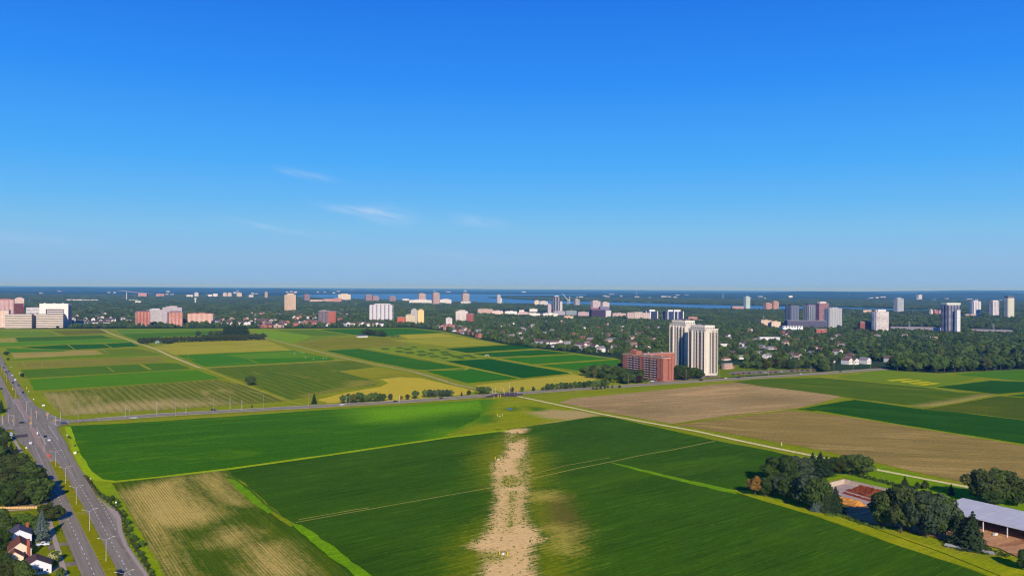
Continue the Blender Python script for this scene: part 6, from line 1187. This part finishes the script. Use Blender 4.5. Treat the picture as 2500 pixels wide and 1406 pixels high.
# wires between the tall poles: each span hangs on its poles
wire = pmat('cable', (110, 104, 100), .6)
def sig_pole(px, yb, yt, heads, label, mastarm=0, ang=0.0):
    p = P(px, yb); H = (yb-yt)/F*p.y; t = empty('traffic_signal', (p.x, p.y, .15), ang, label, 'traffic signal', 'yellow traffic signals at the crossings'); mb = MB(); mb.tube((0, 0, 0), (0, 0, H), .15, .12, 7)
    if mastarm: mb.tube((0, 0, H*.9), (mastarm, 0, H*.96), .1, .07, 6)
    mb.build('pole', steel, t)
    for (dx, z) in heads:
        mb = MB(); mb.box((dx, -.28, z), (.62, .34, 1.35)); hd = mb.build('signal_head', yel, t)
        for i in range(3): mb = MB(); mb.tube((dx, -.47, z+.4-.4*i), (dx, -.44, z+.4-.4*i), .14, .14, 10); mb.build('lens', blk, hd)
for a in [(75.6, 1046, 997, [(.5, 4.4), (-.6, 4.2), (.2, 8.2)], 'tall signal pole at the near median of first crossing', 0, .2), (34, 1043, 1012, [(-.8, 5.2)], 'signal pole at the left of first crossing', -3, .2), (20, 1034, 1010, [(.3, 4.4)], 'signal pole at the far left corner of first crossing', 0, .2), (116.5, 1024, 1006, [(-.7, 4.4), (.5, 5.0)], 'signal pole at the far right corner of first crossing', -2, .2),
          (135, 1038, 1016, [(0.4, 4.6), (-1.0, 3.6)], 'signal pole at the right corner of first crossing', -5, -.3), (89, 1022, 1004, [(0, 6.2)], 'slim signal pole hanging over the first crossing', -2, .4), (6, 1037, 1012, [(.3, 4.5)], 'signal pole at the left edge by first crossing', 0, .2)]: sig_pole(*a)
for i, a in enumerate([(1202, 963, 950, [(.3, 4.4)]), (1209, 959.5, 946, [(2.6, 5.8)]), (1229, 959, 946, [(.2, 5.2), (-2.8, 5.8)]), (1231, 965, 951, [(.2, 4.4)]), (1247, 960, 947, [(.2, 4.6)]), (1257, 964, 951, [(.3, 4.8)]), (1263, 963, 950, [(.2, 4.6)]), (1267, 963.5, 951, [(-.2, 4.2)])]):
    sig_pole(*a, 'signal pole at the second crossing, '+['far left one', 'left with an overhanging head', 'middle with two heads', 'near side middle one', 'far side middle one', 'near right one', 'right corner one', 'far right one'][i], (0, 3, -3, 0, 0, 0, 0, 0)[i], .3)
upole(1243.5, 961, 934, 'tallest bare pole at the second crossing', arm=False, name='street_pole', mat=steel)
def sign(px, yb, h, w, hh, c, label, two=False, ang=FA-math.pi/2, name='road_sign'):
    p = P(px, yb); t = empty(name, (p.x, p.y, 0), ang, label, 'sign', 'signs along the roads'); 
    for s in ((-1, 1) if two else (0,)): mb = MB(); mb.tube((s*w*.35, 0, 0), (s*w*.35, 0, h), .05, .05, 6); mb.build('post', steel, t)
    mb = MB(); mb.box((0, -.08, h-hh/2), (w, .06, hh)); mb.build('sign_panel', pmat('sign_paint', c, .5, .04), t)
for a in [(183, 1114, 3.2, 1.7, 1.4, (240, 236, 206), 'large cream sign board on the verge by bright field', True), (106, 996, 3.2, 2.4, 1.1, (240, 240, 236), 'white sign with dark shadow beside road above the crossing', True), (163, 1068, 2.4, .6, .6, (240, 240, 236), 'small white sign beside bush below first crossing'), (221, 1176, 2.4, .7, .6, (236, 230, 180), 'small pale sign where the guard posts begin'), (283, 1235, 2.4, .8, .8, (245, 245, 245), 'small white sign in the bushes by the bus bay'),
          (91, 1064, 3.0, .8, 1.6, (240, 240, 240), 'white narrow sign on the brown paving below crossing'), (118.5, 1118, 2.4, 1.4, 1.4, (236, 64, 30), 'bright orange red construction sign on the median paving'), (64, 1100, 2.6, 1.0, .9, (240, 240, 232), 'white sign on the left verge by the wood'), (8, 1053, 3.2, 1.0, 1.4, (236, 236, 236), 'white sign on the left corner of first crossing'), (31, 955, 3.0, 1.0, 1.0, (236, 196, 40), 'yellow diamond sign in the upper median'),
          (65, 952, 3.0, 1.0, 1.0, (236, 216, 40), 'yellow sign on the right verge above the crossing'), (47, 915, 2.6, .8, .8, (236, 226, 200), 'pale sign by the upper verge tree'), (70, 960, 2.6, .8, .8, (226, 226, 180), 'pale small sign below the yellow verge one'), (82, 980, 3.0, .8, .9, (240, 240, 240), 'white sign halfway down the right verge'), (1908, 1089, 3.0, .9, 2.6, (220, 196, 150), 'tan box sign standing beside the pale lane'), (26.5, 899, 2.4, .8, .8, (236, 226, 200), 'pale sign by the topmost right verge')]: sign(*a)
# guard posts at the bus bay
gp = MB(); L_ = pp((206, 1160), (222, 1184), (240, 1212), (264, 1234), (284, 1247), (296, 1265), (299, 1297), (314, 1335), (340, 1372), (364, 1406))
o = empty('guard_fence', L_[0], 0, 'low post and rail fence following the right kerb', 'fence'); rail = MB()
for i in range(len(L_)-1):
    a, b = L_[i]-L_[0], L_[i+1]-L_[0]; rail.tube(a+Vector((0, 0, .75)), b+Vector((0, 0, .75)), .06, .06, 4); k = max(1, int((b-a).length/2.6))
    for j in range(k): c = a.lerp(b, j/k); mb = MB(); mb.tube(c, c+Vector((0, 0, .95)), .1, .1, 5); mb.build('post', pmat('dark_post', (92, 84, 74), .8), o)
rail.build('rail', steel, o)
# yellow guarded wellheads in the bare strip
def well(px, py, label, n_=4, sc=1.0):
    p = P(px, py); t = empty('wellhead', p, .15, label, 'wellhead', 'wellheads guarded by yellow posts'); w = 3.4*sc
    for x, y in ((-w/2, -.9), (w/2, -.9), (w/2, .9), (-w/2+.4, .9))[:n_]: mb = MB(); mb.tube((x, y, 0), (x, y, 1.7*sc), .17*sc, .17*sc, 8); mb.build('post', yelb, t)
    mb = MB(); mb.tube((0, 0, 0), (0, 0, .55), .75, .75, 12); mb.tube((.1, 0, .55), (.1, 0, .8), .35, .3, 8); mb.build('cover', whs, t)
    mb = MB(); mb.tube((-w/2, .9, 1.1*sc), (w/2, .9, 1.1*sc), .08, .08, 5); mb.build('rail', pmat('dark_post', (92, 84, 74), .8), t)
well(1228, 1353, 'white wellhead with yellow posts on the bare soil, nearest'); well(1216, 1122, 'wellhead with yellow posts at the left edge of the bare strip', sc=1.2); well(1220, 1016, 'wellhead with yellow posts in the meadow, farthest', sc=1.3)
for i, (px, py) in enumerate([(1206, 973), (1216, 972), (1216, 968), (1222, 968.5)]): p = P(px, py); mb = MB(); mb.tube((0, 0, 0), (0, 0, 2.4), .3, .3, 8); mb.tube((0, 0, 2.4), (0, 0, 2.6), .34, .2, 8); o = mb.build('bollard', yelb); o.location = p; tag(o, 'short yellow bollard on the grass below the second crossing', 'bollard', 'bollards by the second crossing')
# tufts of weeds on the bare strip
def tufts():
    q = np.random.RandomState(12); sp_ = [P(*p) for p in STRIP[0]]; iw = [[P(*p) for p in w] for w in INW]; x0, x1 = min(p.x for p in sp_)-6, max(p.x for p in sp_)+6; y0, y1 = min(p.y for p in sp_), max(p.y for p in sp_)
    pts = np.stack([q.uniform(x0, x1, 26000), q.uniform(y0, y1, 26000)], 1); d = sdist(pts, sp_); k = np.zeros(len(pts)); k = np.where(d > -5, np.exp(-np.abs(d)/2.2)*.30+.012, 0)
    cn = np.array([mnoise.noise(Vector((a/7, b/12, 1))) for a, b in pts]); k = k*np.where(cn > .05, 1.4, .35)
    for w in iw: k += np.where(sdist(pts, w) > 0, .20, 0)
    pts = pts[q.uniform(0, 1, len(pts)) < k]; V_ = []; N_ = []
    for a, b in pts:
        for j in range(5): V_.append((a+q.normal()*.3, b+q.normal()*.3, .30+abs(q.normal())*.08)); N_.append(q.normal(size=3)+np.array([0, -.3, .7]))
    V_ = np.array(V_); N_ = np.array(N_); N_ /= np.linalg.norm(N_, axis=1)[:, None]; v, f_ = cards(V_, N_, q.uniform(.10, .30, len(V_)), q); o = link('weed_tufts', mesh_np('weed_tufts', v, f_, LM_L)); tag(o, 'scattered green weed tufts over the bare soil strip', 'weeds', kind='stuff')
tufts()
# people on the paths
def person(px, py, label, shirt, pants=(40, 44, 60)):
    p = P(px, py); t = empty('person', (p.x, p.y, .38), ba, label, 'person', 'people on the gravel paths'); me = bpy.data.meshes.new('body'); V = [(0, 0, .95), (0, 0, 1.2), (0, 0, 1.42), (0, 0, 1.52), (0, 0, 1.68), (.12, .05, .9), (.14, .2, .5), (.14, .3, .05), (-.12, -.05, .9), (-.14, -.12, .5), (-.14, -.28, .08), (.22, 0, 1.40), (.3, -.12, 1.12), (.3, -.02, .88), (-.22, 0, 1.40), (-.3, .1, 1.12), (-.3, .22, .92)]
    E = [(0, 1), (1, 2), (2, 3), (3, 4), (0, 5), (5, 6), (6, 7), (0, 8), (8, 9), (9, 10), (2, 11), (11, 12), (12, 13), (2, 14), (14, 15), (15, 16)]; me.from_pydata(V, E, []); o = link('body', me, t); o.modifiers.new('skin', 'SKIN'); R = [.17, .16, .17, .06, .12, .12, .09, .06, .12, .09, .06, .07, .05, .04, .07, .05, .04]
    sv = me.skin_vertices[0].data
    for i, r in enumerate(R): sv[i].radius = (r, r*.8)
    sv[0].use_root = True; me.materials.append(pmat('clothing', pants, .9)); mb = MB(); mb.prism([(-.24, -.14), (.24, -.14), (.24, .14), (-.24, .14)], .98, 1.44); mb.build('shirt', pmat('clothing', shirt, .9), t)
    mb = MB(); mb.tube((0, 0, 1.72), (0, 0, 1.82), .12, .06, 8); mb.build('hair', pmat('hair', (50, 36, 28), .9), t)
person(891, 884.5, 'person walking on the long gravel path past green field', (60, 60, 80)); person(1097, 934, 'person in dark clothes walking on the path near second crossing', (30, 30, 36)); person(1281, 973, 'person in black walking on the pale lane', (24, 24, 30)); person(1143, 942, 'person in pale top where the gravel path meets the crossing', (230, 220, 210)); person(1212, 963, 'person in white waiting at the second crossing', (236, 236, 236))

# ------------------------------------------------------------------ farmyard
soil = field_mat('yard_soil', (150, 106, 84), (176, 132, 108), c=(120, 76, 60), blotch=10, fine=.8)
sheet('yard', [(2050, 1238), (2130, 1238), (2230, 1262), (2330, 1250), (2520, 1270), (2600, 1340), (2600, 1400), (2500, 1366), (2440, 1340), (2400, 1330), (2300, 1318), (2200, 1290), (2120, 1278), (2070, 1262)], soil, 0.16, step=6)
sheet('concrete_yard', [(2018, 1192), (2061, 1180), (2168, 1206), (2180, 1225), (2140, 1243), (2050, 1220)], pmat('yard_concrete', (200, 176, 160), .9, .15, .3), 0.18, step=30, jit=0)
c1, c2, c3 = P(2017, 1193), P(2061, 1181.5), P(2166, 1205.5)
def wall(a, b, h, w, label, name='concrete_wall'):
    t = empty(name, (a+b)/2, math.atan2(b.y-a.y, b.x-a.x), label, 'wall'); L = (b-a).length; k = max(2, int(L/2.4)); m_ = pmat('bunker_concrete', (216, 196, 172), .9, .16, .5)
    mb = MB()
    for i in range(k): mb.box((-L/2+L*(i+.5)/k, 0, h/2), (L/k-.05, w, h))
    mb.build('panel', m_, t); mb = MB(); mb.box((0, 0, h+.06), (L+.2, w+.14, .12)); mb.build('coping', m_, t)
wall(c1, c2, 3.0, .4, 'short pale concrete wall closing the left of compost yard'); wall(c2, c3, 3.0, .4, 'long pale concrete wall behind the brown windrows')
def ridge_heap(name, a, b, w, h, mat, label, cat, seed, flat=.0):
    rs_ = np.random.RandomState(seed); L = (b-a).length; nx, ny = max(6, int(L/.7)), 12; V_ = []; 
    for i in range(nx+1):
        for j in range(ny+1):
            s = i/nx; q = j/ny*2-1; e = min(1, s*L/2.0, (1-s)*L/2.0); ww = w*(.85+.2*mnoise.noise(Vector((s*L*.25, 0, seed)))); zz = h*e*max(0, 1-abs(q)**1.5)*(.85+.3*mnoise.noise(Vector((s*L*.5, q*2, seed))))+.12*mnoise.noise(Vector((s*L*2, q*5, seed)))*(1-q*q)
            V_.append(((s-.5)*L, q*ww/2, zz-.02))
    Q_ = [(i*(ny+1)+j, (i+1)*(ny+1)+j, (i+1)*(ny+1)+j+1, i*(ny+1)+j+1) for i in range(nx) for j in range(ny)]
    me = bpy.data.meshes.new(name); me.from_pydata(V_, [], Q_); me.materials.append(mat); me.update(); o = link(name, me, loc=((a.x+b.x)/2, (a.y+b.y)/2, .45), rz=math.atan2(b.y-a.y, b.x-a.x)); tag(o, label, cat, 'heaps in the compost yard'); return o
cmp_ = field_mat('compost', (92, 44, 34), (118, 58, 42), c=(150, 84, 52), blotch=3, fine=1.5, streak=(10, 1)); saw = field_mat('sawdust', (156, 104, 56), (176, 122, 70), c=(128, 82, 44), blotch=3, fine=1.5, streak=(10, 1))
ridge_heap('compost_heap', P(2092, 1191), P(2172, 1212), 5, 2.4, cmp_, 'broad dark brown compost windrow against the long wall', 'compost heap', 1); ridge_heap('compost_heap', P(2080, 1195), P(2165, 1219), 3.0, 1.7, cmp_, 'rusty brown windrow, second from the long wall', 'compost heap', 2); ridge_heap('compost_heap', P(2066, 1198), P(2155, 1225), 2.8, 1.6, cmp_, 'rusty brown windrow, third from the long wall', 'compost heap', 3); ridge_heap('compost_heap', P(2056, 1204), P(2135, 1228), 2.2, 1.2, cmp_, 'narrow dark windrow nearest the sawdust heap', 'compost heap', 4)
ridge_heap('sawdust_heap', P(2042, 1222), P(2105, 1238), 11, 3.0, saw, 'lumpy golden orange heap of sawdust in the compost yard', 'sawdust heap', 5)
ridge_heap('soil_heap', P(2470, 1290), P(2520, 1302), 9, 2.0, soil, 'brown soil heap under the open side of the shed', 'soil heap', 6)
# open sided shed with a pale roof
def shed():
    A = P(2351, 1216, 7.6); A.z = 0; t = empty('open_shed', A, U, 'long open sided shed with pale lilac grey metal roof', 'shed'); w, L = 26.5, 110.0
    rf = pmat('metal_roof', (204, 203, 206), .75, .08, .15, k=1.1); mb = MB(); z1, z0 = 7.6, 5.6
    mb.v = [(-w, -L, z0), (0, -L, z1), (0, 0, z1), (-w, 0, z0), (-w, -L, z0+.3), (0, -L, z1+.3), (0, 0, z1+.3), (-w, 0, z0+.3)]; mb.f = [(0, 3, 2, 1), (4, 5, 6, 7), (0, 1, 5, 4), (1, 2, 6, 5), (2, 3, 7, 6), (3, 0, 4, 7)]; mb.m = [0]*6
    mb.build('roof', rf, t)
    for i in range(12): mb = MB(); y = -L*(i+.5)/12; mb.v = [(-w, y-.02, z0+.30), (0, y-.02, z1+.30), (0, y+.02, z1+.30), (-w, y+.02, z0+.30), (-w, y-.02, z0+.34), (0, y-.02, z1+.34), (0, y+.02, z1+.34), (-w, y+.02, z0+.34)]; mb.f = [(0, 3, 2, 1), (4, 5, 6, 7), (0, 1, 5, 4), (1, 2, 6, 5), (2, 3, 7, 6), (3, 0, 4, 7)]; mb.m = [0]*6; mb.build('seam', rf, t)
    mb = MB(); mb.box((-.2, -L/2, z1/2), (.3, L-1, z1-.2)); mb.build('back_wall', pmat('shed_wall', (120, 110, 104), .8), t); mb = MB(); mb.box((-w/2, -.25, (z0-.2)/2), (w-1, .3, z0-.3)); mb.build('end_wall', pmat('shed_wall', (120, 110, 104), .8), t)
    for i in range(10): mb = MB(); mb.box((-w+.6, -3-i*11.4, z0/2), (.35, .35, z0)); mb.build('post', whs, t)
    return A
shed()
p = P(2430, 1308); t = empty('concrete_block', p, .6, 'pale concrete block at the foot of a shed post', 'block'); mb = MB(); mb.box((0, 0, .6), (2.6, 1.1, 1.2)); mb.box((0, 0, 1.3), (2.2, .8, .2)); mb.build('block_body', whs, t)
# stacks of pipes on the grass
pipe = pmat('galvanised_pipe', (176, 176, 170), .5, .15, .8)
for (a, b), lb in (((P(2308, 1333), P(2368, 1344)), 'long stack of grey irrigation pipes on the grass, left'), ((P(2382, 1344), P(2428, 1355)), 'shorter stack of grey irrigation pipes on the grass, right')):
    t = empty('pipe_stack', (a+b)/2, math.atan2(b.y-a.y, b.x-a.x), lb, 'pipe stack', 'stacks of irrigation pipes'); L = (b-a).length
    for r_ in range(2):
        for j in range(7-r_*2): mb = MB(); q_ = random.Random(j+r_*9).uniform(-.5, .5); mb.tube((-L/2+q_, (j-3+r_)*.42, .75+r_*.36), (L/2+q_, (j-3+r_)*.42, .75+r_*.36), .19, .19, 8); mb.build('pipe', pipe, t)
    for s in (-.35, 0, .35): mb = MB(); mb.box((s*L, 0, .28), (.4, 3.4, .55)); mb.build('bearer', wood, t)
p = P(2345, 1329); t = empty('farm_trailer', p, .2, 'small red trailer half hidden under the spruces', 'trailer'); mb = MB(); mb.box((0, 0, 1.0), (4, 1.8, .9)); mb.build('body', pmat('red_paint', (170, 40, 40), .5), t); 
for s in (-1, 1): mb = MB(); mb.tube((0, s*.95, .45), (0, s*1.15, .45), .45, .45, 10); mb.build('wheel', tyre, t)
# sheds in the fields
def small_shed(px, py, w, l, hw, hr, label, wc, rc, rz=U):
    p = P(px, py); t = empty('field_shed', p, rz, label, 'shed'); a, r, ws = gable_meshes(w, l, hw, hr, 0, 0); a.build('wall', pmat('shed_paint', wc, .8), t); r.build('roof', pmat('shed_roof', rc, .8), t); mb = MB(); mb.box((0, -l/2-.05, 1.3), (w*.35, .12, 2.4)); mb.build('door', pmat('shed_door', tuple(int(c*.6) for c in wc), .8), t)
small_shed(884, 823.5, 9, 24, 3.4, 2.6, 'low dark roofed field shed with white front near clump', (226, 222, 214), (84, 84, 96), U+math.pi/2); small_shed(384, 838.5, 8, 8, 3.5, 2.5, 'small pale green hut before the windbreak', (150, 176, 156), (130, 150, 140)); small_shed(391, 839, 4, 5, 2.6, 1.6, 'tiny dark lean to right of the green hut', (90, 110, 90), (100, 110, 104))
p = P(1190, 870.5); t = empty('survey_cage', p, U, 'white rectangular frame standing at the corner of dark field', 'wire cage')
for a, b in (((-3, 0, 0), (-3, 0, 3)), ((3, 0, 0), (3, 0, 3)), ((-3, 0, 3), (3, 0, 3)), ((-3, 3, 0), (-3, 3, 3)), ((3, 3, 0), (3, 3, 3)), ((-3, 3, 3), (3, 3, 3))): mb = MB(); mb.tube(a, b, .22, .22, 5); mb.build('bar', whs, t)
# white plot markers
for i, (px, py) in enumerate([(719, 864.5), (742, 863.5), (746, 874.5), (765, 878), (789, 876.5), (796, 876.5), (735, 861.5), (459, 868)]): p = P(px, py); mb = MB(); mb.tube((0, 0, 0), (0, 0, 1.6), .12, .12, 6); mb.box((0, 0, 1.5), (.9, .2, .7)); o = mb.build('plot_marker', whs); o.location = p; tag(o, 'small white marker stake in the bright green research field', 'marker', 'white stakes in the research field')

# ------------------------------------------------------------------ houses at the lower left
def nhouse(px, py, w, l, hw, hr, wc, rc, label, chim=None, zb=0, rz=U, wins=True, door=True, off=(0, 0), big=None):
    p = P(px, py)+Vector((off[0], off[1], 0)); t = empty('house', p, rz, label, 'house', 'houses at the lower left'); a, r, ws = gable_meshes(w, l, hw, hr, 0, 0, win=False); a.build('wall', pmat('siding', wc, .75, .05, .6), t); rf = r.build('roof', pmat('near_shingles', rc, .95, .3, 2.2), t)
    if chim:
        mb = MB(); mb.box((chim[0], chim[1], (hw+hr+chim[2])/2), (1.1, 1.0, hw+hr+chim[2])); mb.box((chim[0], chim[1], hw+hr+chim[2]), (1.3, 1.2, .2)); mb.build('chimney', pmat('chimney_brick', (176, 96, 74), .9, .2, 2), rf)
    fr = pmat('window_frame', (222, 222, 222), .6)
    def win(x, y, z, ww, wh, face):
        mb = MB(); d = (ww+.2, .08, wh+.2) if face == 'y' else (.08, ww+.2, wh+.2); mb.box((x, y, z), d); f_ = mb.build('window', fr, t); mb = MB(); e = .05; d = (ww, .08, wh) if face == 'y' else (.08, ww, wh); mb.box((x+(e if face == 'x' and x > 0 else (-e if face == 'x' else 0)), y-(e if face == 'y' else 0), z), d); mb.build('pane', winm, f_)
    if wins:
        for x in (-.9, 0.1, 1.1): win(x+w*.08, -l/2-.04, hw*.60, .6, 1.2, 'y')
        win(w*.36, -l/2-.04, hw*.5, .5, .8, 'y')
        for y in (-l*.25, l*.2): win(w/2+.04, y, hw*.6, 1.1, 1.2, 'x')
    if door: mb = MB(); mb.box((w/2+.05, 0, 1.05), (.1, 1.0, 2.1)); mb.build('door', pmat('door_paint', (120, 60, 50), .6), t)
    return t
nhouse(45, 1334, 9.4, 10, 4.9, 2.6, (236, 238, 246), (96, 92, 110), 'white house with dark grey roof and brick chimney at lower left', chim=(3.2, 4.4, .6), off=(-2.0, 4))
nhouse(52, 1362, 8.5, 11, 3.6, 3.2, (244, 222, 192), (140, 84, 68), 'cream house with brown roof and tall brick chimney', chim=(3.0, -5.8, 1.0), off=(-3, 4)); nhouse(68, 1372, 6.5, 5, 2.8, 2.4, (246, 226, 198), (146, 88, 70), 'small cream front gable joined to the brown roofed house', wins=False, off=(-5, -1), door=False)
nhouse(90, 1404, 10.5, 8, 3.6, 2.8, (240, 240, 246), (110, 80, 76), 'white gabled house at the bottom edge above a brick base', off=(-2, 3)); nhouse(80, 1378, 4, 4.5, 2.2, 1.0, (240, 226, 210), (150, 92, 74), 'low brown roofed porch with white band between two houses', wins=False, off=(0, 0))
p = P(48, 1243); t = empty('timber_fence', p, .1, 'low golden timber fence beside the driveway below the wood', 'fence')
for i in range(14): mb = MB(); mb.box((-9+i*1.3, 0, .75), (1.15, .12, 1.5)); mb.build('panel', pmat('new_timber', (226, 184, 116), .8, .12, 2), t)

# ------------------------------------------------------------------ far ridges
def ridge(name, x0, x1, Y, top, seed, amp):
    V_ = []; n_ = 60; m_ = 8
    for i in range(n_+1):
        px = x0+(x1-x0)*i/n_; 
        for j in range(m_+1):
            q = j/m_; e = math.sin(q*math.pi); f = min(1, i/24, (n_-i)/12); y = Y+(q-.5)*7000; d = CR @ Vector((px-1250, 0, -F)); x = d.x/d.y*y
            V_.append((x, y, top*e*f*(1+amp*mnoise.noise(Vector((i*.16, seed, q))))))
    Q_ = [(i*(m_+1)+j, (i+1)*(m_+1)+j, (i+1)*(m_+1)+j+1, i*(m_+1)+j+1) for i in range(n_) for j in range(m_)]
    me = bpy.data.meshes.new(name); me.from_pydata(V_, [], Q_); me.materials.append(bpy.data.materials['wooded_ground']); me.update(); o = link(name, me); o['kind'] = 'structure'
ridge('hills', 1950, 3000, 30000, 128, 1, .12); ridge('hills', 1450, 2700, 17000, 62, 2, .5); ridge('hills', -200, 900, 21000, 50, 3, .5)

# ------------------------------------------------------------------ air
hz = bpy.data.materials.new('haze_air'); hz.use_nodes = True; n = hz.node_tree; n.nodes.clear(); pv = nn(n, 'ShaderNodeVolumePrincipled'); om = nn(n, 'ShaderNodeOutputMaterial')
pv.inputs['Color'].default_value = (0.11, 0.41, 1.0, 1); pv.inputs['Absorption Color'].default_value = (1, 1, 1, 1); pv.inputs['Density'].default_value = 5.0e-5; pv.inputs['Anisotropy'].default_value = 0.0; lk(n, pv.outputs[0], om.inputs['Volume'])
mb = MB(); mb.box((0, 29000, 89), (150000, 70000, 180)); o = mb.build('haze', hz); tag(o, 'thin blue summer haze over the plain', 'haze', kind='stuff')
# ------------------------------------------------------------------ every look-alike gets its own place in its label
def ordw(k): return {1: 'leftmost', 2: 'second', 3: 'third', 4: 'fourth', 5: 'fifth', 6: 'sixth', 7: 'seventh', 8: 'eighth', 9: 'ninth', 10: 'tenth'}.get(k, '%d%s' % (k, 'st' if k % 10 == 1 and k % 100 != 11 else 'nd' if k % 10 == 2 and k % 100 != 12 else 'rd' if k % 10 == 3 and k % 100 != 13 else 'th'))
by = {}
for o in list(S.objects):
    if o.parent is None and o.get('label'): by.setdefault(o['label'], []).append(o)
for lb, os_ in by.items():
    if len(os_) > 1:
        os_.sort(key=lambda o: PX(o.location)[0])
        for i, o in enumerate(os_):
            if i == 0: s_ = 'leftmost'
            elif i == len(os_)-1: s_ = 'rightmost'
            else: s_ = ordw(i+1)+' from left'
            o['label'] = lb+', '+s_
for o in S.objects:
    l = o.get('label')
    if l and len(l.split()) > 16: o['label'] = l.replace(' gable', '').replace(' from left', ' from left') if len(l.split()) < 18 else l.replace(' gable roof', ' roof').replace(' with', ',')
